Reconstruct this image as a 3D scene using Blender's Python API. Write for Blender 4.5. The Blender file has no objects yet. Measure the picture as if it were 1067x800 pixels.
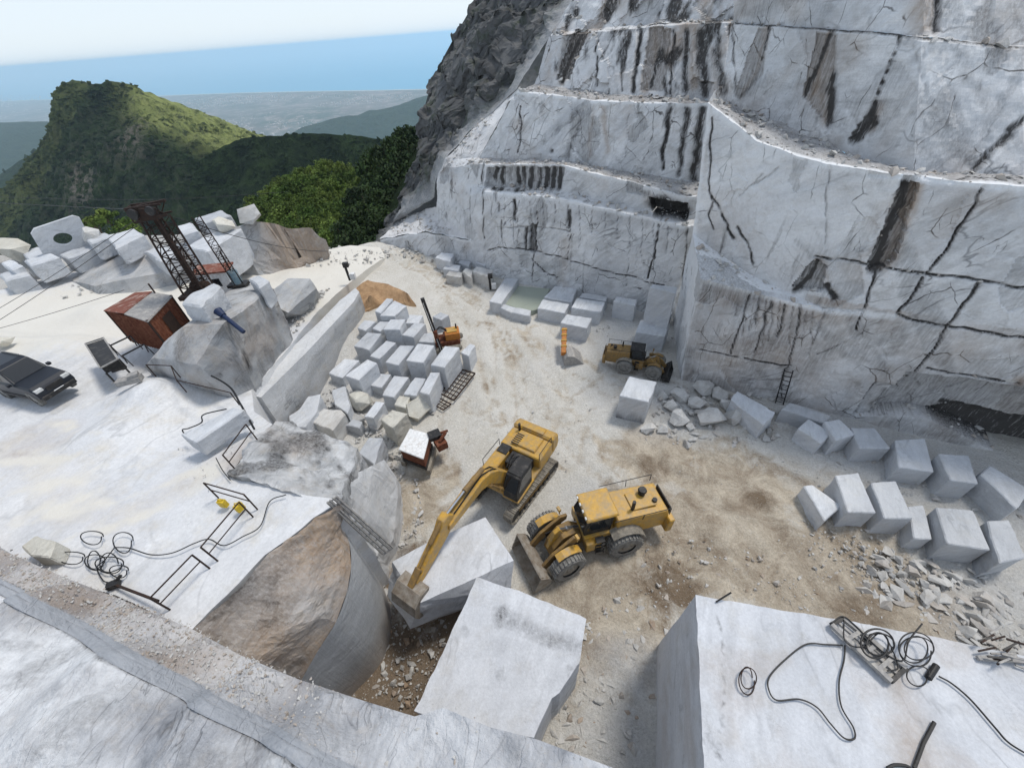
import bpy, bmesh, math, random
import numpy as np
from mathutils import Vector, Matrix
from mathutils.geometry import delaunay_2d_cdt
from math import radians, sin, cos, pi, sqrt, atan2
random.seed(7); RNG = np.random.default_rng(7)
C = bpy.context.scene.collection
SC = bpy.context.scene

# ------------------------------------------------------------------ camera, sky, sun, exposure
F = 413.0; T = radians(41.9); R = radians(4.6); CZ = 22.0
fv = Vector((0, cos(T), -sin(T))); uv_ = Vector((0, sin(T), cos(T))); rv = Vector((1, 0, 0))
right = cos(R) * rv - sin(R) * uv_; up = sin(R) * rv + cos(R) * uv_
cam = bpy.data.cameras.new('camera'); camo = bpy.data.objects.new('camera', cam); C.objects.link(camo)
camo.matrix_world = Matrix(((right.x, up.x, -fv.x, 0), (right.y, up.y, -fv.y, 0), (right.z, up.z, -fv.z, CZ), (0, 0, 0, 1)))
cam.sensor_width = 36; cam.lens = 36 * F / 1067; cam.clip_start = 0.1; cam.clip_end = 400000
SC.camera = camo
SUN_EL, SUN_AZ = 65.0, 58.0        # azimuth measured from +Y towards +X
w = bpy.data.worlds.new('World'); SC.world = w; w.use_nodes = True
nt = w.node_tree; nt.nodes.clear()
sky = nt.nodes.new('ShaderNodeTexSky'); sky.sky_type = 'NISHITA'; sky.sun_disc = False
sky.sun_elevation = radians(SUN_EL); sky.sun_rotation = radians(SUN_AZ); sky.altitude = 900; sky.air_density = 1.0; sky.dust_density = 1.2
bg = nt.nodes.new('ShaderNodeBackground'); bg.inputs[1].default_value = 0.135
tc = nt.nodes.new('ShaderNodeTexCoord'); mp = nt.nodes.new('ShaderNodeMapping'); mp.inputs['Scale'].default_value = (1.2, 1.2, 5)
cl = nt.nodes.new('ShaderNodeTexNoise'); cl.inputs['Scale'].default_value = 1.6; cl.inputs['Detail'].default_value = 6
cr = nt.nodes.new('ShaderNodeMapRange'); cr.inputs[1].default_value = 0.30; cr.inputs[2].default_value = 0.72; cr.inputs[3].default_value = 0.78; cr.inputs[4].default_value = 1.0
sx = nt.nodes.new('ShaderNodeSeparateXYZ'); hz_ = nt.nodes.new('ShaderNodeMapRange'); hz_.inputs[1].default_value = 0.0; hz_.inputs[2].default_value = 0.45; hz_.inputs[3].default_value = 1.0; hz_.inputs[4].default_value = 0.55
mm = nt.nodes.new('ShaderNodeMath'); mm.operation = 'MULTIPLY'
mx = nt.nodes.new('ShaderNodeMix'); mx.data_type = 'RGBA'; mx.inputs[7].default_value = (5.6, 6.15, 6.7, 1)
ou = nt.nodes.new('ShaderNodeOutputWorld'); L = nt.links.new
L(tc.outputs['Generated'], mp.inputs[0]); L(mp.outputs[0], cl.inputs[0]); L(cl.outputs[0], cr.inputs[0]); L(tc.outputs['Generated'], sx.inputs[0]); L(sx.outputs[2], hz_.inputs[0]); L(cr.outputs[0], mm.inputs[0]); L(hz_.outputs[0], mm.inputs[1]); L(mm.outputs[0], mx.inputs[0])
L(sky.outputs[0], mx.inputs[6]); L(mx.outputs[2], bg.inputs[0]); L(bg.outputs[0], ou.inputs[0])
sl = bpy.data.lights.new('sun', 'SUN'); sl.energy = 2.1; sl.angle = radians(12); sl.color = (1.0, 0.95, 0.87)
so = bpy.data.objects.new('sun', sl); C.objects.link(so)
sd = Vector((sin(radians(SUN_AZ)) * cos(radians(SUN_EL)), cos(radians(SUN_AZ)) * cos(radians(SUN_EL)), sin(radians(SUN_EL))))
so.rotation_euler = sd.to_track_quat('Z', 'Y').to_euler(); so.location = (0, 0, 300)
SC.view_settings.view_transform = 'Standard'; SC.view_settings.look = 'None'; SC.view_settings.gamma = 1
SC.view_settings.exposure = 0.2
SC.render.engine = 'CYCLES'
SC.cycles.max_bounces = 6; SC.cycles.volume_bounces = 2

# ------------------------------------------------------------------ surveying: photo point + height -> place
def ray(px, py):
    a = px - 533.5; b = -(py - 400); a2 = cos(R) * a + sin(R) * b; b2 = -sin(R) * a + cos(R) * b
    return np.array([a2, F * cos(T) + b2 * sin(T), -F * sin(T) + b2 * cos(T)])
CAM = np.array([0, 0, CZ])
def U(px, py, z=0.0): d = ray(px, py); return CAM + d * (z - CZ) / d[2]
def V(px, py, Y): d = ray(px, py); return CAM + d * Y / d[1]
def WP(px, py, p0, p1):
    d = ray(px, py); n = np.array([-(p1[1] - p0[1]), p1[0] - p0[0]]); t = (n @ np.array(p0[:2])) / (n @ d[:2]); return CAM + d * t
def UL(l): return [U(*p) for p in l]
def VL(l): return [V(*p) for p in l]

# ------------------------------------------------------------------ noise
def _h(ix, iy, iz, s):
    n = (ix * 374761393 + iy * 668265263 + iz * 2147483647 + s * 144665) & 0xffffffff
    n = ((n ^ (n >> 13)) * 1274126177) & 0xffffffff
    n = ((n ^ (n >> 16)) * 2246822519) & 0xffffffff
    return ((n ^ (n >> 15)) & 0xffffff) / 16777215.0
def vn(P, s=0):
    P = np.asarray(P, float); I = np.floor(P).astype(np.int64); f = P - I; f = f * f * (3 - 2 * f); x, y, z = I[:, 0], I[:, 1], I[:, 2]
    r = 0
    for a in (0, 1):
        wx = f[:, 0] if a else 1 - f[:, 0]
        for b in (0, 1):
            wy = f[:, 1] if b else 1 - f[:, 1]
            for c in (0, 1):
                wz = f[:, 2] if c else 1 - f[:, 2]
                r = r + wx * wy * wz * _h(x + a, y + b, z + c, s)
    return r * 2 - 1
def fbm(P, o=4, s=0):
    P = np.asarray(P, float); r = 0; a = 1; t = 0
    for k in range(o): r = r + a * vn(P * 2 ** k + 17.3 * k, s + k * 31); t += a; a *= .5
    return r / t
def ridged(P, o=4, s=0):
    r = 0; a = 1; t = 0
    for k in range(o): r = r + a * (1 - np.abs(vn(np.asarray(P) * 2 ** k + 9.1 * k, s + k * 31))); t += a; a *= .5
    return r / t

# ------------------------------------------------------------------ tagging
def tag(o, label=None, cat=None, group=None, kind=None):
    if label: o['label'] = label
    if cat: o['category'] = cat
    if group: o['group'] = group
    if kind: o['kind'] = kind
    return o
def thing(name, loc, label, cat, group=None, rz=0):
    o = bpy.data.objects.new(name, None); o.empty_display_size = .3; C.objects.link(o)
    o.location = loc; o.rotation_euler = (0, 0, rz); return tag(o, label, cat, group)
def mkobj(name, V_, F_, mat, parent=None, origin=None, stain=None, smooth=False):
    V_ = np.asarray(V_, float)
    if origin is not None: V_ = V_ - np.asarray(origin, float)
    me = bpy.data.meshes.new(name); me.from_pydata(V_.tolist(), [], [tuple(int(i) for i in f) for f in F_])
    if stain is not None:
        ca = me.color_attributes.new('stain', 'FLOAT_COLOR', 'POINT')  # holds real stains, and painted light and shade on cliff and hill
        S = np.ones((len(V_), 4)); S[:, :3] = stain; ca.data.foreach_set('color', S.ravel())
    me.materials.append(mat)
    if smooth: me.shade_smooth()
    me.update()
    o = bpy.data.objects.new(name, me); C.objects.link(o)
    if origin is not None: o.location = tuple(origin)
    if parent: o.parent = parent
    return o
def setdust(o, d):
    a = o.data.attributes.new('dust', 'FLOAT', 'POINT'); a.data.foreach_set('value', np.asarray(d, np.float32))
def struct(name, V_, F_, mat, stain=None, smooth=False, kind='structure'):
    o = mkobj(name, V_, F_, mat, stain=stain, smooth=smooth); o['kind'] = kind; return o

# ------------------------------------------------------------------ materials
def mat_new(name, rough=.8, metal=0.0, spec=.3):
    m = bpy.data.materials.new(name); m.use_nodes = True; t = m.node_tree; b = t.nodes['Principled BSDF']
    b.inputs['Roughness'].default_value = rough; b.inputs['Metallic'].default_value = metal; b.inputs['Specular IOR Level'].default_value = spec
    return m, t, b
def N(t, ty, **k):
    n = t.nodes.new(ty)
    for a, v in k.items():
        if a.startswith('i_'): n.inputs[a[2:].replace('_', ' ')].default_value = v
        else: setattr(n, a, v)
    return n
def noise(t, co, sc, det=4, rough=.55, dist=0): 
    n = N(t, 'ShaderNodeTexNoise'); n.inputs['Scale'].default_value = sc; n.inputs['Detail'].default_value = det; n.inputs['Roughness'].default_value = rough; n.inputs['Distortion'].default_value = dist
    t.links.new(co, n.inputs['Vector']); return n.outputs['Fac']
def rng(t, v, a, b, c=0, d=1):
    n = N(t, 'ShaderNodeMapRange'); n.inputs[1].default_value = a; n.inputs[2].default_value = b; n.inputs[3].default_value = c; n.inputs[4].default_value = d
    t.links.new(v, n.inputs[0]); return n.outputs[0]
def mix(t, f, a, b, mode='MIX'):
    n = N(t, 'ShaderNodeMix', data_type='RGBA', blend_type=mode)
    for s, v in ((0, f), (6, a), (7, b)):
        if isinstance(v, (int, float)): n.inputs[s].default_value = v
        elif isinstance(v, tuple): n.inputs[s].default_value = (*v, 1) if len(v) == 3 else v
        else: t.links.new(v, n.inputs[s])
    return n.outputs[2]
def mth(t, op, a, b=0.0, clamp=False):
    n = N(t, 'ShaderNodeMath', operation=op, use_clamp=clamp)
    for s, v in ((0, a), (1, b)):
        if isinstance(v, (int, float)): n.inputs[s].default_value = v
        else: t.links.new(v, n.inputs[s])
    return n.outputs[0]
def mapping(t, co, sc=(1, 1, 1), rot=(0, 0, 0)):
    if any(rot):
        r_ = N(t, 'ShaderNodeMapping'); r_.inputs['Rotation'].default_value = rot; t.links.new(co, r_.inputs[0]); co = r_.outputs[0]
    n = N(t, 'ShaderNodeMapping'); n.inputs['Scale'].default_value = sc; t.links.new(co, n.inputs[0]); return n.outputs[0]
def bump(t, b, h, s=.3, d=.05):
    n = N(t, 'ShaderNodeBump'); n.inputs['Strength'].default_value = s; n.inputs['Distance'].default_value = d
    t.links.new(h, n.inputs['Height']); t.links.new(n.outputs[0], b.inputs['Normal'])
def stainrgb(t):
    a = N(t, 'ShaderNodeAttribute', attribute_name='stain'); s = N(t, 'ShaderNodeSeparateColor'); t.links.new(a.outputs['Color'], s.inputs[0]); return s.outputs
def rock_mat(name, c1=(.60, .615, .63), c2=(.40, .42, .45), dirt=(.30, .27, .22), grime=.5, scale=1.0, rough=.75, objrand=False, veins=.5, rot=(.25, .72, .5), bmp=.4, band=.16, joints=0.0):
    m, t, b = mat_new(name, rough)
    tc = N(t, 'ShaderNodeTexCoord'); co = tc.outputs['Object']
    if objrand:
        oi = N(t, 'ShaderNodeObjectInfo'); va = N(t, 'ShaderNodeVectorMath', operation='MULTIPLY_ADD'); va.inputs[1].default_value = (13, 17, 11)
        cx = N(t, 'ShaderNodeCombineXYZ')
        for k in range(3): t.links.new(oi.outputs['Random'], cx.inputs[k])
        t.links.new(cx.outputs[0], va.inputs[0]); t.links.new(co, va.inputs[2]); co = va.outputs[0]
    # large soft tone, stretched along an oblique bedding direction
    mo = mapping(t, co, (.35 * scale, .35 * scale, 1.1 * scale), rot)
    big = noise(t, mo, .55, 5, .55, .35)
    col = mix(t, rng(t, big, .32, .68), c1, c2)
    # veins: thin ridges of warped noise
    v1 = noise(t, mo, .9, 3, .5, .45)
    ve = rng(t, mth(t, 'ABSOLUTE', mth(t, 'SUBTRACT', v1, .5)), .0, .022, 1, 0)
    msk = rng(t, noise(t, co, .4 * scale, 2), .45, .65)
    col = mix(t, mth(t, 'MULTIPLY', mth(t, 'MULTIPLY', ve, msk), veins), col, tuple(x * .38 for x in c2))
    # dusty grime patches and speckle
    gr = rng(t, noise(t, co, 1.1 * scale, 8, .68), .5, .72)
    col = mix(t, mth(t, 'MULTIPLY', gr, grime), col, dirt)
    sp = rng(t, noise(t, co, 14 * scale, 5, .7), .35, .7, .90, 1.07)
    col = mix(t, 1.0, col, sp, 'MULTIPLY')
    bd = noise(t, mapping(t, co, (.5 * scale, .5 * scale, 2.6 * scale), (rot[0] + .2, rot[1], rot[2])), 1.5, 7, .66, .25)
    col = mix(t, rng(t, noise(t, co, .3 * scale, 3), .35, .65, .25, 1), col, mix(t, 1.0, col, rng(t, bd, .36, .62, 1 - band, 1 + band * .4), 'MULTIPLY'))
    sw = noise(t, mapping(t, co, (.6, .6, 16)), 1.2, 4, .6); col = mix(t, 1.0, col, rng(t, sw, .35, .65, .95, 1.03), 'MULTIPLY')
    f1 = noise(t, mapping(t, co, (1, 1, 1), (.5, .3, 1.1)), 2.1, 5, .6, .8); fv_ = rng(t, mth(t, 'ABSOLUTE', mth(t, 'SUBTRACT', f1, .5)), 0, .008, 1, 0)
    col = mix(t, mth(t, 'MULTIPLY', mth(t, 'MULTIPLY', fv_, rng(t, noise(t, co, .8, 2), .5, .62)), .45), col, tuple(x * .5 for x in c2))
    pk = rng(t, noise(t, co, 11, 3, .6), .68, .76, 0, .6); col = mix(t, mth(t, 'MULTIPLY', pk, rng(t, noise(t, co, .9, 3), .45, .6)), col, tuple(x * .45 for x in c2))
    if objrand: col = mix(t, 1.0, col, rng(t, oi.outputs['Random'], 0, 1, .80, 1.06), 'MULTIPLY')
    if joints:
        wn = N(t, 'ShaderNodeTexNoise'); wn.inputs['Scale'].default_value = .8; wn.inputs['Detail'].default_value = 4; t.links.new(co, wn.inputs['Vector'])
        va_ = N(t, 'ShaderNodeVectorMath', operation='MULTIPLY_ADD'); va_.inputs[1].default_value = (.5, .5, .5); t.links.new(wn.outputs['Color'], va_.inputs[0]); t.links.new(co, va_.inputs[2])
        for scj, wj, ms in (((.42, .42, .30), .012, .5), ((1.1, 1.1, .55), .012, .6)):
            vo = N(t, 'ShaderNodeTexVoronoi', feature='DISTANCE_TO_EDGE'); vo.inputs['Scale'].default_value = 1.0; t.links.new(mapping(t, va_.outputs[0], scj), vo.inputs['Vector'])
            jl = rng(t, vo.outputs['Distance'], wj * .3, wj, 1, 0); jm = rng(t, noise(t, co, .55, 3), ms - .02, ms + .06)
            col = mix(t, mth(t, 'MULTIPLY', mth(t, 'MULTIPLY', jl, jm), joints), col, (.05, .045, .04))
    s = stainrgb(t)
    st_n = noise(t, mapping(t, co, (6, 6, .55)), 1.4, 8, .74)
    br = mth(t, 'MULTIPLY', s[1], rng(t, st_n, .25, .6, .4, 1.0))
    brc = mix(t, noise(t, co, 1.7, 8, .7), (.16, .10, .06), (.46, .35, .25))
    col = mix(t, br, col, brc)
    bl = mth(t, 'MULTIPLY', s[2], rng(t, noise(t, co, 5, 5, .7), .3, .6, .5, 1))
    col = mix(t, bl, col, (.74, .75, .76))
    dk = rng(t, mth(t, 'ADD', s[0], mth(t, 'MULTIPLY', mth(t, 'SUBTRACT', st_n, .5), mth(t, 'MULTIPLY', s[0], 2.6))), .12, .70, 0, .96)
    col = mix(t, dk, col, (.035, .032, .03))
    t.links.new(col, b.inputs['Base Color'])
    hh = mth(t, 'ADD', noise(t, co, 3 * scale, 8, .65), mth(t, 'MULTIPLY', ve, -.25))
    hh = mth(t, 'ADD', hh, mth(t, 'MULTIPLY', noise(t, mapping(t, co, (7, 7, .5)), 1.3, 4, .6), .5))
    bump(t, b, hh, bmp, .10)
    return m
def plain(name, col, rough=.6, metal=0.0, dirt=None, damt=.5, dscale=3.0, spec=.3, bmp=.0):
    m, t, b = mat_new(name, rough, metal, spec); tc = N(t, 'ShaderNodeTexCoord'); co = tc.outputs['Object']
    n = noise(t, co, dscale, 7, .68)
    c = mix(t, rng(t, noise(t, co, dscale * 2.7, 4), .3, .7, 0, 1), tuple(x * .82 for x in col), tuple(min(1, x * 1.12) for x in col))
    if dirt: c = mix(t, rng(t, n, .62 - damt * .3, .72, 0, .9), c, dirt)
    t.links.new(c, b.inputs['Base Color'])
    if bmp: bump(t, b, n, bmp, .03)
    return m
M = {}
M['cliff'] = rock_mat('cliff_marble', (.80, .80, .80), (.50, .51, .525), (.28, .26, .23), .42, .75, veins=.8, bmp=.35, band=.22, joints=.85, rot=(-.15, .8, -.45))
M['terrace'] = rock_mat('terrace_marble', (.68, .68, .68), (.57, .58, .60), (.58, .54, .47), .7, .6, veins=.35, bmp=.18, band=.12)
m = M['terrace']; t = m.node_tree; b = t.nodes['Principled BSDF']; old = b.inputs['Base Color'].links[0].from_socket
a_ = N(t, 'ShaderNodeAttribute', attribute_name='dust'); co = N(t, 'ShaderNodeTexCoord').outputs['Object']; q1 = noise(t, co, .8, 8, .7); q2 = noise(t, mapping(t, co, (.4, .4, .4)), 1.0, 5)
dc = mix(t, q2, (.66, .63, .56), (.56, .52, .45)); dc = mix(t, rng(t, noise(t, co, 9, 6, .75), .3, .7, 0, .5), dc, (.72, .71, .68))
t.links.new(mix(t, rng(t, mth(t, 'ADD', a_.outputs['Fac'], mth(t, 'MULTIPLY', mth(t, 'SUBTRACT', q1, .5), 1.1)), .3, .65, 0, .95), old, dc), b.inputs['Base Color'])
M['fore'] = rock_mat('foreground_marble', (.47, .475, .49), (.30, .31, .335), (.42, .38, .34), .6, 2.4, veins=.7, bmp=.7, band=.3)
m = M['fore']; t = m.node_tree; b = t.nodes['Principled BSDF']; old = b.inputs['Base Color'].links[0].from_socket
a_ = N(t, 'ShaderNodeAttribute', attribute_name='dust'); co = N(t, 'ShaderNodeTexCoord').outputs['Object']
ln = noise(t, mapping(t, co, (.15, 7, 7), (0, 0, .56)), 1.6, 5, .6)
gb = mix(t, rng(t, ln, .35, .65), (.30, .315, .34), (.37, .385, .41)); gb = mix(t, rng(t, noise(t, co, 1.2, 6, .7), .55, .75, 0, .5), gb, (.44, .43, .42))
t.links.new(mix(t, a_.outputs['Fac'], old, gb), b.inputs['Base Color'])
M['rock'] = rock_mat('rock_grey', (.50, .50, .50), (.33, .34, .35), (.40, .36, .30), .6, 1.4, veins=.6)
M['block'] = rock_mat('block_marble', (.63, .645, .665), (.50, .52, .55), (.58, .55, .48), .30, 1.3, objrand=True, veins=.3)
M['bigblock'] = rock_mat('big_block_marble', (.63, .64, .66), (.53, .545, .575), (.42, .39, .34), .42, .8, veins=.5, bmp=.25)
M['yblock'] = rock_mat('block_yellowish', (.66, .64, .57), (.52, .495, .43), (.5, .44, .34), .5, 1.3, objrand=True, veins=.3)
M['rubble'] = rock_mat('rubble_stone', (.68, .67, .645), (.52, .505, .48), (.44, .38, .30), .45, 2.0, objrand=True, veins=.2)
M['cut'] = rock_mat('sawn_grey_marble', (.44, .45, .46), (.37, .38, .39), (.28, .25, .21), .2, .6, veins=.2)
M['mount'] = rock_mat('mountain_rock', (.15, .15, .15), (.07, .073, .075), (.03, .045, .018), .9, .5, rough=.95, veins=.6)
M['yellow'] = plain('yellow_paint', (.52, .29, .035), .45, 0, (.27, .22, .15), .72, 2.4, .5)
M['yellowdark'] = plain('worn_yellow_steel', (.30, .18, .05), .65, 0, (.12, .09, .065), .95, 3.0)
M['bucketsteel'] = plain('dusty_bucket_steel', (.20, .16, .12), .7, 0, (.38, .36, .32), .8, 2.5)
M['black'] = plain('black_steel', (.022, .021, .021), .5, 0, (.10, .09, .08), .35)
M['rusty'] = plain('rusty_lattice_steel', (.035, .022, .017), .8, 0, (.08, .035, .02), .3, 5)
M['rust'] = plain('rust_sheet', (.11, .032, .016), .85, 0, (.24, .10, .055), .75, 4.5)
M['rustlt'] = plain('rusty_red_roof', (.19, .065, .042), .8, 0, (.45, .36, .3), .4, 2)
M['dustmetal'] = plain('dusty_grey_metal', (.30, .29, .28), .7, .2, (.5, .47, .42), .5, 4)
M['rubber'] = plain('dusty_tyre_rubber', (.12, .115, .11), .85, 0, (.34, .33, .30), .9, 3)
M['track'] = plain('dusty_track_steel', (.17, .155, .135), .8, .2, (.42, .38, .31), .9, 4)
M['glass'] = plain('dark_cab_glass', (.012, .015, .018), .12, 0, None, 0, 3, .6)
M['silver'] = plain('hydraulic_chrome', (.55, .55, .55), .25, .9)
M['carpaint'] = plain('dark_car_paint', (.012, .015, .022), .38, .0, None, 0, 3, .4)
M['hose'] = plain('black_hose', (.015, .015, .016), .5)
M['blue'] = plain('blue_plastic', (.012, .025, .07), .5)
M['teal'] = plain('grey_blue_drum', (.16, .24, .28), .5, 0, (.35, .35, .33), .4)
M['white'] = plain('white_sheet', (.75, .75, .74), .6, 0, (.5, .45, .4), .3)
M['yplastic'] = plain('yellow_plastic', (.65, .45, .03), .5)
M['lamp'] = plain('lamp_glass', (.6, .6, .58), .2)
M['redlamp'] = plain('red_lamp_glass', (.4, .02, .02), .3)
M['bark'] = plain('bark', (.10, .075, .05), .9)
M['orange'] = plain('orange_paint', (.45, .17, .03), .5, 0, (.22, .09, .05), .5, 4)

def leaf_mat(name, c1, c2, sc=.5):
    m, t, b = mat_new(name, .75, 0, .2); tc = N(t, 'ShaderNodeTexCoord'); g = N(t, 'ShaderNodeNewGeometry')
    a = noise(t, g.outputs['Position'], sc, 4); k = N(t, 'ShaderNodeNewGeometry')
    c = mix(t, rng(t, a, .35, .65), c1, c2)
    c = mix(t, .9, c, rng(t, k.outputs['Random Per Island'], 0, 1, .5, 1.45), 'MULTIPLY'); oi = N(t, 'ShaderNodeObjectInfo'); c = mix(t, 1.0, c, rng(t, oi.outputs['Random'], 0, 1, .62, 1.2), 'MULTIPLY')
    t.links.new(c, b.inputs['Base Color']); return m
M['leafbright'] = leaf_mat('bright_foliage', (.06, .11, .02), (.15, .20, .04), .12)
M['leafdark'] = leaf_mat('dark_foliage', (.022, .042, .014), (.045, .075, .02), .1)

def hill_mat(name, forest1, forest2, lit_grass, rock, sc=1.0, rocky=.5):
    m, t, b = mat_new(name, .95, 0, .1); tc = N(t, 'ShaderNodeTexCoord'); co = tc.outputs['Object']
    s = stainrgb(t)
    c = mix(t, rng(t, noise(t, co, .05 * sc, 6, .65), .35, .65), forest1, forest2)
    c = mix(t, rng(t, noise(t, co, .35 * sc, 4, .7), .3, .7, 0, .55), c, tuple(x * .35 for x in forest1))
    gm = mth(t, 'MULTIPLY', s[1], rng(t, noise(t, co, .09 * sc, 6, .7), .36, .52, .1, 1), True)
    c = mix(t, gm, c, mix(t, noise(t, co, .3 * sc, 4), lit_grass, tuple(x * .6 for x in lit_grass)))
    rk = mth(t, 'MULTIPLY', mth(t, 'ADD', s[0], 0.0), rng(t, noise(t, co, .12 * sc, 6, .7), .45, .58, 0, 1), True)
    c = mix(t, rk, c, mix(t, noise(t, co, .6 * sc, 4), rock, tuple(x * .5 for x in rock)))
    t.links.new(c, b.inputs['Base Color']); bump(t, b, noise(t, co, .25 * sc, 6, .75), 1.0, 5.0 / sc); return m
M['hill'] = hill_mat('forest_hill', (.010, .020, .008), (.038, .065, .020), (.36, .40, .13), (.24, .21, .18))
M['farhill'] = hill_mat('far_hill', (.035, .055, .03), (.05, .075, .035), (.09, .11, .05), (.2, .2, .18), .3)

# ground: R = brown earth, G = wet dark brown, B = clean grey-white marble dust
m, t, b = mat_new('quarry_dust', .95, 0, .15); M['ground'] = m
co = N(t, 'ShaderNodeTexCoord').outputs['Object']; s = stainrgb(t)
n1 = noise(t, co, .28, 8, .62, .4); n2 = noise(t, co, 1.7, 8, .7); n3 = noise(t, co, 9, 6, .75); n4 = noise(t, co, .9, 6, .7, .8)
c = mix(t, rng(t, n1, .35, .65), (.66, .635, .585), (.55, .52, .46))
c = mix(t, rng(t, n2, .45, .7, 0, .5), c, (.72, .71, .68))
c = mix(t, rng(t, mth(t, 'ADD', s[0], mth(t, 'MULTIPLY', mth(t, 'SUBTRACT', n4, .5), 1.6)), .22, .62, 0, .95), c, mix(t, rng(t, noise(t, co, .55, 9, .75, .6), .36, .64), (.60, .53, .425), (.27, .21, .15)))
c = mix(t, rng(t, mth(t, 'ADD', s[1], mth(t, 'MULTIPLY', mth(t, 'SUBTRACT', n4, .5), 1.3)), .3, .7, 0, .95), c, mix(t, n2, (.24, .175, .115), (.13, .095, .065)))
c = mix(t, mth(t, 'MULTIPLY', s[2], rng(t, n2, .3, .6, .55, 1)), c, mix(t, n4, (.60, .60, .60), (.47, .47, .465)))
n5 = noise(t, co, 22, 3, .7)
c = mix(t, 1.0, c, rng(t, n3, .3, .72, .74, 1.18), 'MULTIPLY'); c = mix(t, rng(t, n5, .60, .68, 0, .55), c, (.66, .65, .62)); c = mix(t, rng(t, n5, .40, .33, 0, .5), c, (.20, .17, .13))
t.links.new(c, b.inputs['Base Color']); bump(t, b, mth(t, 'ADD', n2, mth(t, 'MULTIPLY', n3, .6)), 1.0, .16)

m, t, b = mat_new('sea_water', .5, 0, .5); M['sea'] = m
co = N(t, 'ShaderNodeTexCoord').outputs['Object']
t.links.new(mix(t, rng(t, noise(t, mapping(t, co, (.2, 1, 1)), .0003, 5), .3, .7), (.05, .31, .50), (.065, .34, .53)), b.inputs['Base Color'])
m, t, b = mat_new('coastal_plain', .95, 0, .1); M['plain'] = m
co = N(t, 'ShaderNodeTexCoord').outputs['Object']
c = mix(t, rng(t, noise(t, co, .0007, 6, .7), .4, .6), (.07, .085, .06), (.15, .13, .11))
c = mix(t, rng(t, noise(t, co, .004, 7, .8), .50, .60, 0, .85), c, (.36, .29, .26))
t.links.new(c, b.inputs['Base Color'])
M['sand'] = plain('beach_sand', (.62, .58, .48), .9)
M['town'] = plain('pale_houses', (.55, .48, .42), .8)
m, t, b = mat_new('pool_water', .15, 0, .4); M['pool'] = m
b.inputs['Base Color'].default_value = (.33, .36, .30, 1)

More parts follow.
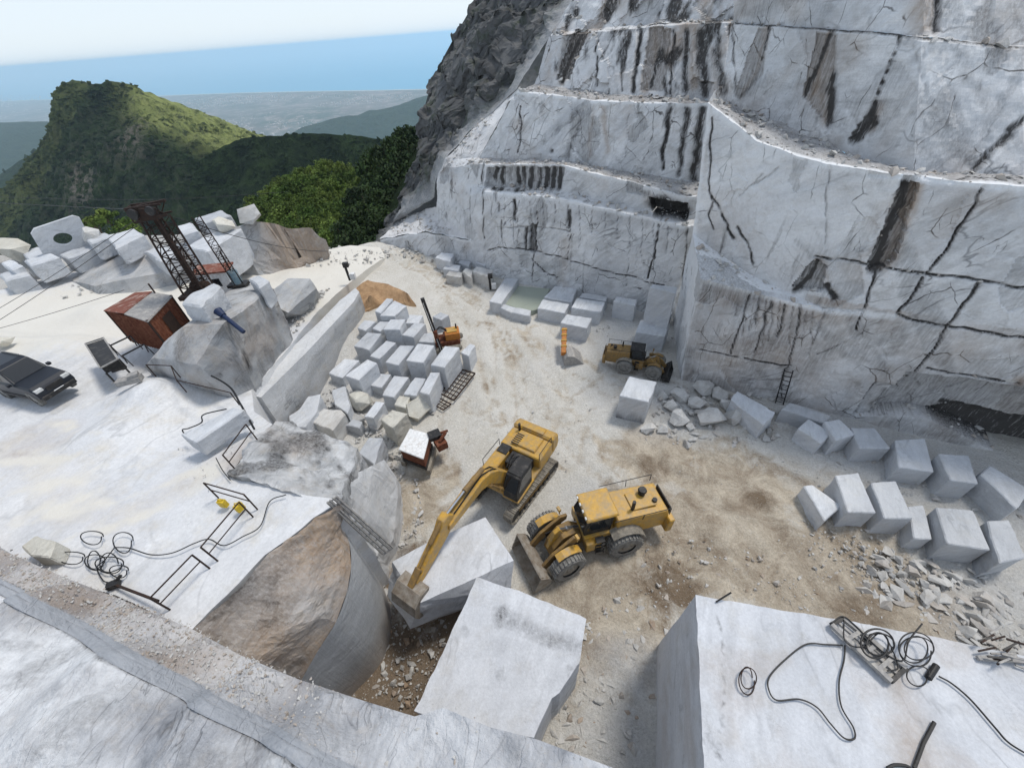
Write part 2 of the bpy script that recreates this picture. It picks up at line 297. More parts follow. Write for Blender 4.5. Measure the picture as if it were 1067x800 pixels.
# ------------------------------------------------------------------ mesh kit
class MB:
    def __init__(s): s.v = []; s.f = []
    def add(s, vs, fs):
        n = len(s.v); s.v += [tuple(map(float, p)) for p in vs]; s.f += [tuple(i + n for i in f) for f in fs]; return s
    def box(s, c, d, rz=0, ry=0, rx=0, top=1.0, topx=None):
        topx = top if topx is None else topx
        m = Matrix.Rotation(rz, 3, 'Z') @ Matrix.Rotation(ry, 3, 'Y') @ Matrix.Rotation(rx, 3, 'X'); vs = []
        for z in (-.5, .5):
            for x, y in ((-.5, -.5), (.5, -.5), (.5, .5), (-.5, .5)):
                k = (topx, top) if z > 0 else (1, 1); vs.append(m @ Vector((x * d[0] * k[0], y * d[1] * k[1], z * d[2])) + Vector(c))
        return s.add(vs, [(3, 2, 1, 0), (4, 5, 6, 7), (0, 1, 5, 4), (1, 2, 6, 5), (2, 3, 7, 6), (3, 0, 4, 7)])
    def prism(s, pts, y0, y1, inset=0.0):
        n = len(pts); cx = sum(p[0] for p in pts) / n; cz = sum(p[1] for p in pts) / n
        a = [(x, y0, z) for x, z in pts]; b = [(cx + (x - cx) * (1 - inset), y1, cz + (z - cz) * (1 - inset)) for x, z in pts]
        return s.add(a + b, [tuple(range(n)), tuple(range(2 * n - 1, n - 1, -1))] + [(i, i + n, (i + 1) % n + n, (i + 1) % n) for i in range(n)])
    def cyl(s, p0, p1, r0, r1=None, n=16, cap=True):
        r1 = r0 if r1 is None else r1; p0 = Vector(p0); p1 = Vector(p1); q = (p1 - p0).to_track_quat('Z', 'Y'); vs = []
        for p, r in ((p0, r0), (p1, r1)):
            for k in range(n): a = 2 * pi * k / n; vs.append(p + q @ Vector((r * cos(a), r * sin(a), 0)))
        fs = [(k, (k + 1) % n, (k + 1) % n + n, k + n) for k in range(n)]
        if cap: fs += [tuple(range(n - 1, -1, -1)), tuple(range(n, 2 * n))]
        return s.add(vs, fs)
    def tube(s, pts, r, n=6):
        pts = [Vector(p) for p in pts]; vs = []; fs = []; up_ = Vector((0, 0, 1))
        for i, p in enumerate(pts):
            d = (pts[min(i + 1, len(pts) - 1)] - pts[max(i - 1, 0)]).normalized()
            a = d.cross(up_); a = a.normalized() if a.length > .05 else Vector((1, 0, 0)); bb = a.cross(d)
            for k in range(n): th = 2 * pi * k / n; vs.append(p + (a * cos(th) + bb * sin(th)) * r)
        for i in range(len(pts) - 1):
            for k in range(n): fs.append((i * n + k, i * n + (k + 1) % n, (i + 1) * n + (k + 1) % n, (i + 1) * n + k))
        fs += [tuple(range(n)), tuple(range((len(pts)) * n - 1, (len(pts) - 1) * n - 1, -1))]
        return s.add(vs, fs)
    def bar(s, p0, p1, w_, h=None):
        h = w_ if h is None else h; p0 = Vector(p0); p1 = Vector(p1); d = (p1 - p0); q = d.to_track_quat('X', 'Z'); vs = []
        for p in (p0, p1):
            for y, z in ((-.5, -.5), (.5, -.5), (.5, .5), (-.5, .5)): vs.append(p + q @ Vector((0, y * w_, z * h)))
        return s.add(vs, [(3, 2, 1, 0), (4, 5, 6, 7), (0, 1, 5, 4), (1, 2, 6, 5), (2, 3, 7, 6), (3, 0, 4, 7)])
    def build(s, name, mat, parent=None, bev=0.0, smooth=False, origin=None):
        o = mkobj(name, s.v, s.f, mat, parent, origin)
        if bev or True:
            bm = bmesh.new(); bm.from_mesh(o.data); bmesh.ops.recalc_face_normals(bm, faces=bm.faces)
            if bev: bmesh.ops.bevel(bm, geom=[e for e in bm.edges if len(e.link_faces) == 2 and e.calc_face_angle(0) > .5], offset=bev, segments=1, affect='EDGES', clamp_overlap=True)
            bm.to_mesh(o.data); bm.free()
        if smooth:
            for p in o.data.polygons: p.use_smooth = True
            o.data.set_sharp_from_angle(angle=radians(35))
        return o
def copy_tree(o, parent=None):
    c = o.copy(); C.objects.link(c); c.parent = parent
    for ch in list(o.children): copy_tree(ch, c)
    return c
def resample(P, n):
    P = np.asarray(P, float); d = np.r_[0, np.cumsum(np.linalg.norm(np.diff(P, axis=0), axis=1))]; t_ = np.linspace(0, d[-1], n)
    return np.stack([np.interp(t_, d, P[:, k]) for k in range(P.shape[1])], 1)
def loft(rows, du, dv, chord=None):
    """surface through several polylines (same direction); polylines matched vertex by vertex when they have the same count"""
    rows = [np.asarray(r, float) for r in rows]
    cnt = {len(r) for r in rows}
    Ln = max(np.linalg.norm(np.diff(r, axis=0), axis=1).sum() for r in rows); nu = max(2, int(Ln / du) + 1)
    if len(cnt) == 1:
        k = cnt.pop(); seg = np.mean([np.linalg.norm(np.diff(r, axis=0), axis=1) for r in rows], 0); d = np.r_[0, np.cumsum(seg)]; t_ = np.linspace(0, d[-1], nu)
        t_ = np.unique(np.r_[t_, d]); nu = len(t_)
        rs = [np.stack([np.interp(t_, d, r[:, c]) for c in range(3)], 1) for r in rows]
    else: rs = [resample(r, nu) for r in rows]
    out = [rs[0]]; idx = [0]
    for a, b_ in zip(rs[:-1], rs[1:]):
        h = np.linalg.norm(b_ - a, axis=1).max(); m_ = max(1, int(h / dv + .5))
        for j in range(1, m_ + 1): out.append(a + (b_ - a) * j / m_)
    V_ = np.concatenate(out); nr = len(out)
    F_ = [(i * nu + j, i * nu + j + 1, (i + 1) * nu + j + 1, (i + 1) * nu + j) for i in range(nr - 1) for j in range(nu - 1)]
    return V_, F_
class SH:   # collects lofts into one sheet of rock
    def __init__(s): s.V = []; s.F = []; s.S = []; s.n = 0
    def add(s, V_, F_, S_=None):
        s.V.append(V_); s.F += [tuple(i + s.n for i in f) for f in F_]; s.n += len(V_)
        s.S.append(np.zeros((len(V_), 3)) + (0 if S_ is None else S_)); return s
    def get(s): return np.concatenate(s.V), s.F, np.concatenate(s.S)
def rockdisp(P, amp=.12, sc=.5, s=0, flatz=False):
    D = np.stack([fbm(P * sc, 5, s), fbm(P * sc, 5, s + 7), fbm(P * sc, 5, s + 13) * (.6 if not flatz else 1)], 1) * amp
    return P + D
def segdist(P, line):
    P = np.asarray(P); best = np.full(len(P), 1e9)
    for a, b_ in zip(line[:-1], line[1:]):
        a = np.asarray(a); b_ = np.asarray(b_); d = b_ - a; t_ = np.clip(((P - a) @ d) / max(d @ d, 1e-9), 0, 1); best = np.minimum(best, np.linalg.norm(P - a - t_[:, None] * d, axis=1))
    return best
def polyin(X, Y, poly):
    r = np.zeros(len(X), bool); n = len(poly)
    for i in range(n):
        x0, y0 = poly[i][:2]; x1, y1 = poly[(i + 1) % n][:2]
        c = ((y0 > Y) != (y1 > Y)) & (X < (x1 - x0) * (Y - y0) / ((y1 - y0) if abs(y1 - y0) > 1e-9 else 1e-9) + x0); r ^= c
    return r
def shep(ctrl, p=3.0):
    K = np.asarray(ctrl, float)
    def f(X, Y):
        d = np.sqrt((X[:, None] - K[:, 0]) ** 2 + (Y[:, None] - K[:, 1]) ** 2) + .05; w_ = d ** -p; return (w_ * K[:, 2]).sum(1) / w_.sum(1)
    return f
def mass(poly, zb, res=.5, amp=.12, sc=.6, seed=0, inner=(), flare=.0, zfun=None, dense_edge=True):
    """rock body with a top polygon given as photo points with height, vertical sides to zb; returns V,F"""
    P3 = np.array(UL(poly)); K = np.array(UL(list(inner))) if inner else np.zeros((0, 3))
    E = []
    for a, b_ in zip(P3, np.roll(P3, -1, 0)):
        n = max(1, int(np.linalg.norm((b_ - a)[:2]) / res)); E += [a + (b_ - a) * k / n for k in range(n)]
    E = np.array(E); ne = len(E); ctrl = np.concatenate([E[::2], K]) if len(K) else E[::2]
    zf = zfun or shep(ctrl, 2.6)
    x0, y0 = E[:, 0].min(), E[:, 1].min(); x1, y1 = E[:, 0].max(), E[:, 1].max()
    gx, gy = np.meshgrid(np.arange(x0, x1, res), np.arange(y0, y1, res)); gx = gx.ravel() + RNG.uniform(-.2, .2, gx.size) * res; gy = gy.ravel() + RNG.uniform(-.2, .2, gy.size) * res
    ins = polyin(gx, gy, E); gx, gy = gx[ins], gy[ins]
    keep = np.array([np.min((E[:, 0] - x) ** 2 + (E[:, 1] - y) ** 2) > (res * .45) ** 2 for x, y in zip(gx, gy)], bool) if len(gx) else np.zeros(0, bool)
    gx, gy = gx[keep], gy[keep]
    pts = [Vector(p[:2]) for p in E] + [Vector((x, y)) for x, y in zip(gx, gy)]
    vs, _, fs, ov, _, _ = delaunay_2d_cdt(pts, [], [list(range(ne))], 1, 1e-5)
    vs = np.array([(v.x, v.y) for v in vs]); z = zf(vs[:, 0], vs[:, 1])
    for i, o_ in enumerate(ov):
        for k in o_:
            if k < ne: z[i] = E[k, 2]
    Vt = np.c_[vs, z]; nt_ = len(Vt)
    # side skirt
    area = 0.5 * np.sum(E[:, 0] * np.roll(E[:, 1], -1) - np.roll(E[:, 0], -1) * E[:, 1]); sgn = 1 if area > 0 else -1
    d = np.roll(E, -1, 0)[:, :2] - np.roll(E, 1, 0)[:, :2]; nn = np.c_[d[:, 1], -d[:, 0]] * sgn; nn /= np.linalg.norm(nn, axis=1)[:, None] + 1e-9
    h = (E[:, 2] - zb).max(); m_ = max(2, int(h / (res * 1.2)) + 1); rows = []
    for j in range(m_ + 1):
        t_ = j / m_; q = E.copy(); q[:, 2] = E[:, 2] + (zb - E[:, 2]) * t_; q[:, :2] += nn * flare * t_ * (E[:, 2] - zb)[:, None]; rows.append(q)
    Vs = np.concatenate(rows); Fs = [(nt_ + j * ne + i, nt_ + j * ne + (i + 1) % ne, nt_ + (j + 1) * ne + (i + 1) % ne, nt_ + (j + 1) * ne + i) for j in range(m_) for i in range(ne)]
    Va = np.concatenate([Vt, Vs]); Fa = [tuple(f) for f in fs] + Fs
    return rockdisp(Va, amp, sc, seed), Fa, zf
def hullrock(points, sub=.45, amp=.12, sc=.8, seed=0):
    bm = bmesh.new()
    for p in points: bm.verts.new(tuple(p))
    r = bmesh.ops.convex_hull(bm, input=bm.verts); bmesh.ops.delete(bm, geom=[g for g in r['geom_interior'] if isinstance(g, bmesh.types.BMVert)], context='VERTS')
    for k in range(6):
        es = [e for e in bm.edges if e.calc_length() > sub * 1.6]
        if not es: break
        bmesh.ops.subdivide_edges(bm, edges=es, cuts=1); bmesh.ops.triangulate(bm, faces=bm.faces)
    bmesh.ops.recalc_face_normals(bm, faces=bm.faces)
    V_ = np.array([v.co[:] for v in bm.verts]); bm.verts.index_update(); F_ = [tuple(v.index for v in f.verts) for f in bm.faces]; bm.free()
    return rockdisp(V_, amp, sc, seed), F_

# ================================================================== SETTING
# ---- quarry floor
FL = [(560,400,0),(700,380,0),(520,600,-.2),(620,560,0),(800,600,0),(1000,620,.2),(930,440,.1),(500,330,.3),(540,300,.5),(470,300,.8),(430,275,1.5),(400,262,2.2),(380,256,2.8),(430,255,2.0),(480,275,1.0),
      (350,410,1.2),(430,380,.8),(380,330,2.2),(450,440,.3),(480,400,.2),(400,430,.7),(1067,560,.5),(1067,440,.3),(390,690,-1.2),(345,700,-.8),(440,700,-1.5),(400,600,-.4),(440,560,0),(620,690,-.3),(620,780,-.3),(690,790,0),(350,262,3.6),(330,300,3.4),(330,345,2.8),(700,330,.2),(600,330,.2)]
FLC = [tuple(U(*p)) for p in FL] + [(-25, 60, 3), (0, 60, 1), (40, 40, 0), (45, 0, .5), (15, -5, 0), (-15, -5, -1)]
floor_z0 = shep(FLC, 3)
def floor_z(X, Y):
    z = floor_z0(X, Y)
    return z
def ppoly(l, z=0): return [U(x, y, z)[:2] for x, y in l]
def blob(X, Y, px, py, r, z=0, asp=1.0, ang=0):
    r = r * 1.12
    c = U(px, py, z); dx = X - c[0]; dy = Y - c[1]; a = radians(ang); u = dx * cos(a) + dy * sin(a); v = (-dx * sin(a) + dy * cos(a)) * asp
    return np.clip(1.25 - np.sqrt(u * u + v * v) / r, 0, 1)
gx = np.arange(-27, 46, .28); gy = np.arange(-3, 66, .28); nx, ny = len(gx), len(gy)
X, Y = np.meshgrid(gx, gy); X = X.ravel(); Y = Y.ravel(); Z = floor_z(X, Y)
P = np.c_[X, Y, Z * 0]
wob = fbm(P * .25, 4, 3) * 1.5
br = np.zeros(len(X)); wt = np.zeros(len(X)); gr = np.zeros(len(X))
for b_ in [(620,620,4,.9),(720,560,4.5,.8),(760,510,4,.9),(850,600,5,.9),(900,640,5,.8),(690,480,2.6,.9),(780,430,3,.5),(560,680,2.5,1),(640,650,2.5,.9),(430,530,2.3,.8),(450,490,1.6,.7),(960,650,4,.8),(860,520,3,.6),(700,430,2,.3),(970,500,3,.4)]:
    br = np.maximum(br, blob(X + wob, Y - wob, b_[0], b_[1], b_[2]) * b_[3])
for b_ in [(400,700,3.4,1),(430,600,2.0,1),(680,485,1.5,.6),(700,610,2.2,.7),(790,520,1.0,.7),(880,630,2.0,.5),(480,640,2.5,1),(560,690,1.2,.6),(450,720,2,1)]:
    wt = np.maximum(wt, blob(X + wob * .5, Y - wob * .5, b_[0], b_[1], b_[2]) * b_[3])
for b_ in [(640,340,4.5,.8),(700,420,3.5,.8),(560,380,2,.2),(640,780,2.0,.9),(650,700,1.5,.9),(620,515,1.8,.8),(500,560,1.5,.5),(1000,500,4,.8),(900,470,5,.9),(1060,560,4,.8),(1020,620,3,.7),(360,430,4,.9),(350,380,3,.7),(400,400,4,.6),(720,350,3,.7),(520,500,1.2,.6),(410,570,1.2,.6),(850,430,4,.9),(640,420,2.5,.5),(600,300,5,.6)]:
    gr = np.maximum(gr, blob(X + wob, Y + wob, b_[0], b_[1], b_[2]) * b_[3])
# tyre ruts: shallow pairs of grooves along the haul road
ruts = [[(395,262),(440,275),(500,310),(535,350),(560,400),(600,450),(660,500)],[(420,262),(470,285),(530,330),(560,380),(590,430)],[(700,470),(760,520),(800,560)],[(440,280),(490,330),(520,380),(525,430)],[(640,395),(600,420),(590,470)],[(450,283),(505,322),(545,365),(575,420),(590,440)],[(400,268),(455,290),(490,322),(505,360),(500,420)],[(560,345),(600,380),(640,400)],[(480,420),(470,460),(455,500)],[(505,340),(520,400),(540,430)],[(600,350),(640,390),(700,400)]]
rd = np.full(len(X), 9.0)
for r_ in ruts:
    q = np.array([U(x, y, 0.3)[:2] for x, y in r_])
    dd = segdist(np.c_[X, Y] + wob[:, None] * .35, q); rd = np.minimum(rd, np.abs(dd - 1.0 - .12 * wob))
rut = np.exp(-(rd / .28) ** 2)
Z = Z + fbm(P * .35, 4, 5) * .22 + fbm(P * 1.6, 4, 8) * .07 + np.maximum(0, fbm(P * .9, 3, 21)) * .25 * np.clip(br + wt, 0, 1) - rut * .11
br = np.clip(br * (1 - gr * .25) + rut * (.38 + .3 * fbm(P * .6, 3, 12)) + np.clip(fbm(P * np.array([.5, .25, 1]), 5, 14), 0, 1) * .18, 0, 1)
rg2 = np.zeros(len(X))
for r_ in [[(620,600),(700,590),(790,600)],[(640,470),(700,480),(760,500)],[(700,540),(780,560),(840,600)],[(760,470),(840,520),(900,580)]]:
    q = np.array([U(x, y, 0)[:2] for x, y in r_]); dd = segdist(np.c_[X, Y] + wob[:, None] * .2, q); rg2 = np.maximum(rg2, np.exp(-((np.abs(dd - .9)) / .22) ** 2))
Z -= rg2 * .09; br = np.clip(br + rg2 * .3, 0, 1)
Z += np.maximum(0, fbm(P * 1.5, 5, 91)) * .30 * np.clip(br * 1.5, 0, 1)
F_ = [(j * nx + i, j * nx + i + 1, (j + 1) * nx + i + 1, (j + 1) * nx + i) for j in range(ny - 1) for i in range(nx - 1)]
e0, e1 = U(325, 257, 4.4), U(404, 250, 2.4); sd_ = (e1[0] - e0[0]) * (Y - e0[1]) - (e1[1] - e0[1]) * (X - e0[0])
Z -= np.clip(sd_ / np.hypot(*(e1 - e0)[:2]), 0, 20) * 1.1
struct('quarry_floor', np.c_[X, Y, Z], F_, M['ground'], np.c_[br, wt, gr], smooth=True)

# ---- upper terrace and haul road on the left
TER = [(-90,535,8.0),(-30,563,8.0),(0,573,8),(100,615,8),(200,655,8),(222,632,8),(250,607,8),(275,578,8),(300,560,8),(325,540,7.9),(355,521,7.7),(298,512,8),(239,495,8),(262,462,7.8),(284,442,7.2),(265,428,6.6),(262,408,6.0),(295,370,5.4),(330,325,4.9),(352,305,4.4),(380,282,3.2),(402,268,2.2),(396,258,2.6),(365,256,3.8),(330,262,4.6),(255,268,6.0),(200,268,6.9),(130,275,7.6),(60,287,8.2),(-10,305,8.6),(-120,330,8.8)]
Vt, Ft, ter_zf = mass(TER, -1.5, res=.45, amp=.16, sc=.35, seed=4, inner=[(100,450,8.1),(50,360,8.5),(100,320,8.3),(200,300,7.0),(150,400,8.2),(300,285,5.4)])
S = np.zeros((len(Vt), 3)); X_, Y_, Z_ = Vt.T
wv = fbm(np.c_[X_, Y_, X_ * 0] * .3, 4, 2) * 1.4
dust = np.clip(blob(X_ + wv, Y_, 150, 330, 14, 8, 1.0) + blob(X_ + wv, Y_, 60, 350, 9, 8) * .7 + blob(X_, Y_ + wv, 300, 285, 12, 6), 0, 1)
path = np.exp(-(segdist(np.c_[X_, Y_] + wv[:, None] * .5, np.array([U(x, y, 8)[:2] for x, y in [(20,470),(80,520),(130,540),(185,500),(250,480)]])) / .9) ** 2) * .55
ov = segdist(np.c_[X_, Y_], np.array([U(x, y, 8)[:2] for x, y in [(0,470),(20,448),(50,437),(78,441),(68,457),(30,470),(0,473)]]))
ring = np.exp(-(ov / .22) ** 2) * .55 + blob(X_, Y_, 35, 456, 1.6, 8) * .45
S[:, 1] = np.clip(path * .35 + ring * .45 + blob(X_ + wv, Y_, 250, 470, 1.2, 8) * .5, 0, 1)
Z_[:] = Z_ + (Z_ > 1) * (fbm(np.c_[X_, Y_, X_ * 0] * 1.4, 4, 9) * .03)
terrace = struct('terrace', Vt, Ft, M['terrace'], S)
trk = np.zeros(len(X_))
for l_ in [[(0,530),(90,500),(170,455),(215,410)],[(20,560),(110,535),(200,500)],[(60,420),(110,440),(150,430),(190,400)],[(-20,495),(60,490),(130,470)]]:
    dd = segdist(np.c_[X_, Y_] + wv[:, None] * .2, np.array([U(x, y, 8)[:2] for x, y in l_])); trk = np.maximum(trk, np.exp(-((dd - .85) / .22) ** 2) * .42)
rdl = np.array([U(x, y, 8)[:2] for x, y in [(-120,400),(0,345),(90,325),(170,300)]] + [U(250,290,6)[:2], U(340,272,4.6)[:2], U(396,264,2.6)[:2]])
rdd = segdist(np.c_[X_, Y_], rdl); setdust(terrace, np.clip(1.45 - rdd / 6.5, 0, 1) * .95 + np.clip(path + ring, 0, .35) + trk + np.clip(blob(X_, Y_ + wv, 300, 285, 9, 6), 0, .6))

def smooth_(P, n=6):
    P = [np.array(p) for p in P]; P = [2 * P[0] - P[1]] + P + [2 * P[-1] - P[-2]]; out = []
    for i in range(1, len(P) - 2):
        for k in range(n): t_ = k / n; out.append(.5 * ((2 * P[i]) + (-P[i - 1] + P[i + 1]) * t_ + (2 * P[i - 1] - 5 * P[i] + 4 * P[i + 1] - P[i + 2]) * t_ ** 2 + (-P[i - 1] + 3 * P[i] - 3 * P[i + 1] + P[i + 2]) * t_ ** 3))
    return out + [P[-2]]
# ---- brown natural face and sawn face round the pit
sh = SH()
top = UL([(196,660,8.02),(222,632,8),(250,607,8),(275,578,8),(300,560,8),(325,540,7.9),(357,521,7.7)])
mid = UL([(262,690,6.3),(280,670,6.3),(300,645,6.5),(312,618,6.7),(322,592,6.8),(336,568,6.85),(353,536,6.9)])
low = UL([(312,712,3.6),(330,680,4.4),(350,648,5.0),(362,615,5.3),(366,590,5.5),(364,565,5.7),(352,538,5.9)])
V1, F1 = loft([top, mid, low], .13, .13); D1 = fbm(V1 * .8, 5, 3); 
V1b = rockdisp(V1, .28, .45, 31); V1b += np.c_[ridged(V1 * 1.1, 5, 6) * .3, 0 * D1, ridged(V1 * 1.6, 5, 4) * .32 - .18]
e = np.minimum(1, segdist(V1, low) / .7)[:, None]; V1b = V1 + (V1b - V1) * e
sh.add(V1b, F1, np.c_[np.clip(fbm(V1 * .5, 4, 9) * 1.0 - .05, 0, .5) + np.clip((-V1[:, 0] - 8.6) * .12, 0, .25), np.clip(.75 + fbm(V1 * .5, 3, 90) * .8, .2, 1), np.zeros(len(V1))].clip(0, 1))
low = np.array(smooth_(low)); bot = low.copy(); bot[:, 2] = -2.0
Vc, Fc = loft([low, bot], .4, .4)
V_, F_, S_ = sh.get()
struct('natural_rock_face', V_, F_, M['rock'], S_)
struct('sawn_rock_face', rockdisp(Vc, .03, .5), Fc, M['cut'], smooth=True, stain= np.c_[np.zeros(len(Vc)), np.clip((1.2 - Vc[:, 2]) * .3, 0, .5), np.zeros(len(Vc))])

# ---- outcrop stepping down from the terrace to the block yard
V_, F_, _ = mass([(236,497,8.05),(262,464,7.85),(285,441,7.2),(300,440,6.9),(318,450,6.5),(346,456,6.0),(377,467,5.2),(366,495,5.8),(354,523,7.0),(325,520,7.7),(298,512,8.05)], -1, .16, .42, .7, 12, inner=[(300,480,7.0),(330,485,6.3),(280,495,7.7)])
V_[:, 2] += (ridged(V_ * .9, 4, 5) * .5 + ridged(V_ * 2.2, 4, 6) * .28 - .15) * (V_[:, 2] > 3) - .25
struct('rock_outcrop', V_, F_, M['rock'], np.c_[np.clip(fbm(V_ * .9, 5, 3) * 1.8, 0, .5), np.clip(fbm(V_ * .45, 3, 8) * .8, 0, .5), np.clip(fbm(V_ * 1.1, 4, 12) * 1.5, 0, .5)])
V_, F_, _ = mass([(352,526,6.6),(362,500,5.6),(378,488,4.8),(400,480,3.6),(412,498,2.2),(416,530,1.3),(412,560,.9),(398,580,.7),(378,566,4.0)], -1.5, .28, .28, .7, 15)
struct('rock_shelf', V_, F_, M['rock'], np.c_[V_[:, 0] * 0, np.clip(fbm(V_ * .5, 3, 8) * .6, 0, .4), V_[:, 0] * 0 + .35])
# ---- low sawn bench beside the block yard
V_, F_, _ = mass([(255,405,5.6),(297,369,5.1),(330,338,4.8),(354,313,4.6),(370,300,4.3),(374,304,4.2),(368,315,4.2),(325,361,4.7),(272,414,5.4),(262,412,5.6)], -1, .3, .06, .5, 17)
struct('sawn_bench', V_, F_, M['rock'], np.c_[np.clip(fbm(V_ * .8, 3, 3) - .35, 0, .3), V_[:, 0] * 0, (V_[:, 2] > 3.9) * .5])
# ---- big grey marble knoll under the derrick
kn = UL([(150,383,8),(211,399,7.6),(253,407,6),(280,384,5.2),(298,357,5.0),(293,330,5.6)]) + UL([(170,358,9.6),(190,342,10.6),(232,338,10.7),(262,312,10.2),(285,300,9.6),(250,294,9.2),(160,372,9.0),(288,340,7.2),(205,380,9.3)]) + [U(150,383,8) - [0, 0, 2], U(253,407,6) - [0, 0, 5], U(298,357,5) - [0, 0, 5], U(215,300,8) - [0, 0, 2]]
V_, F_ = hullrock(kn, .4, .3, .6, 19)
dk = np.exp(-(segdist(V_, UL([(240,350,9.6),(262,385,7.2)])) / .25) ** 2) * .8 + np.exp(-(segdist(V_, UL([(190,365,9.5),(235,395,7.8)])) / .15) ** 2) * .6
struct('marble_knoll', V_, F_, M['rock'], np.c_[np.maximum(dk, np.clip(fbm(V_ * np.array([1.2, 1.2, .5]), 5, 3) * 1.1, 0, .32)).clip(0, 1), np.clip(fbm(V_ * .5, 3, 8) * 1.3, 0, .45), V_[:, 0] * 0])
# ---- old bench behind the road under the crane (grey face with ochre edge) and stony bank on the right of it
V_, F_, _ = mass([(70,292,8.0),(100,298,8.2),(130,292,8.3),(168,284,8.0),(205,280,7.8),(228,272,8),(222,255,9),(190,254,9.6),(150,258,9.4),(110,270,8.8)], 5, .5, .25, .5, 23, flare=.35)
struct('road_bench', V_, F_, M['rock'], np.c_[V_[:, 0] * 0, np.clip(.3 - np.abs(V_[:, 2] - 8.8), 0, .5), V_[:, 0] * 0])
V_, F_, _ = mass([(232,268,7.5),(262,272,7.0),(300,271,6.0),(338,262,4.9),(340,250,6.4),(325,238,8.0),(290,234,9.2),(262,230,10),(225,245,9.5)], 0, .35, .75, .55, 27, flare=.2)
struct('stony_bank', V_, F_, M['rock'], np.c_[V_[:, 0] * 0, np.clip(blob(V_[:, 0], V_[:, 1], 312, 250, 3.0, 7.5) * 1.1 + fbm(V_ * .6, 4, 2) * .5, 0, .85), V_[:, 0] * 0])
# ---- ground bank carrying the dumped blocks on the far left
V_, F_, _ = mass([(-120,333,8.4),(-10,307,8.4),(60,289,8.1),(130,276,7.6),(200,269,6.9),(255,268,6.1),(300,262,5.4),(345,257,4.2),(330,256,4.8),(255,236,8.6),(190,243,8.8),(120,249,9.0),(60,257,8.9),(0,268,9.2),(-120,280,9.4)], -12, .9, .5, .35, 29, flare=.1)
struct('spoil_bank', V_, F_, M['ground'], np.c_[np.clip(fbm(V_ * .2, 3, 4), 0, .5), V_[:, 0] * 0, V_[:, 0] * 0 + .7])

# ---- foreground bench the photograph looks over
FG = [(-120,500,9.3),(0,572,8.9),(60,598,8.9),(120,622,8.9),(200,655,9.0),(250,682,9.2),(310,707,9.6),(380,730,10.0),(432,746,10.4),(462,737,10.6),(510,757,10.8),(560,770,11.0),(640,800,11.2),(720,850,11.2),(720,1000,11.2),(300,1300,11.6),(-200,1250,11.6),(-400,800,11.0)]
P3 = UL(FG[:13]) ; zf = shep(list(P3) + UL([(0,640,10.6),(100,700,10.9),(200,760,11.1),(60,760,11.3),(300,800,11.3)]) + [(-6, -3, 12), (0, -3, 12), (-16, 2, 12)], 3)
outl = UL(FG[:13]) + [np.array([1.6, -.5, 11.2]), np.array([1.6, -6, 12]), np.array([-20, -6, 12]), np.array([-26, 5, 10])]
E = []
for a, b_ in zip(outl, outl[1:] + outl[:1]):
    n = max(1, int(np.linalg.norm(b_ - a) / .11)); E += [a + (b_ - a) * k / n for k in range(n)]
E = np.array(E); ne = len(E)
gx2, gy2 = np.meshgrid(np.arange(-22, 1.7, .095), np.arange(-3, 9.5, .095)); gx2 = gx2.ravel(); gy2 = gy2.ravel(); k = polyin(gx2, gy2, E); gx2, gy2 = gx2[k], gy2[k]
kk = segdist(np.c_[gx2, gy2], np.vstack([E[:, :2], E[:1, :2]])) > .06; gx2, gy2 = gx2[kk], gy2[kk]
vs, _, fs, _, _, _ = delaunay_2d_cdt([Vector(p[:2]) for p in E] + [Vector((x, y)) for x, y in zip(gx2, gy2)], [], [list(range(ne))], 1, 1e-5)
vs = np.array([(v.x, v.y) for v in vs]); z = zf(vs[:, 0], vs[:, 1]); z[:ne] = E[:, 2]
A = np.array(UL([(-60,575,9.8),(0,603,9.8),(100,655,9.9),(200,710,10.3),(300,762,10.8),(392,812,11.1),(450,850,11.3)]))[:, :2]   # upper lip of the wire-sawn band
Bn = np.array(UL([(-60,590,9.9),(0,622,10.1),(100,680,10.5),(200,738,10.9),(300,790,11.2),(350,830,11.3)]))[:, :2]
Vf = np.c_[vs, z]
da = segdist(vs, A); db = segdist(vs, Bn)
band = polyin(vs[:, 0], vs[:, 1], list(A) + list(Bn[::-1]))
outer = segdist(vs, E[:, :2]) 
G3 = np.c_[vs, vs[:, 0] * 0]
rough = np.where(band, .15, 1.0)
Vf[:, 2] += rough * (fbm(G3 * .9, 5, 41) * .16 + fbm(G3 * 3.5, 3, 43) * .04) * np.clip(segdist(vs, E[:, :2]) / .3, 0, 1)
Vf[:, 2] -= np.clip(np.where(band, np.minimum(da, db) / .12, 0), 0, 1) * .16
inner_side = (~band) & (db < da)
hollow = np.clip(blob(vs[:, 0], vs[:, 1], 130, 760, 2.2, 11.2) , 0, 1) * inner_side
rubz = (~band) & (da < db)
leftw = np.clip((-vs[:, 0] - 5.0) / 3, 0, 1)
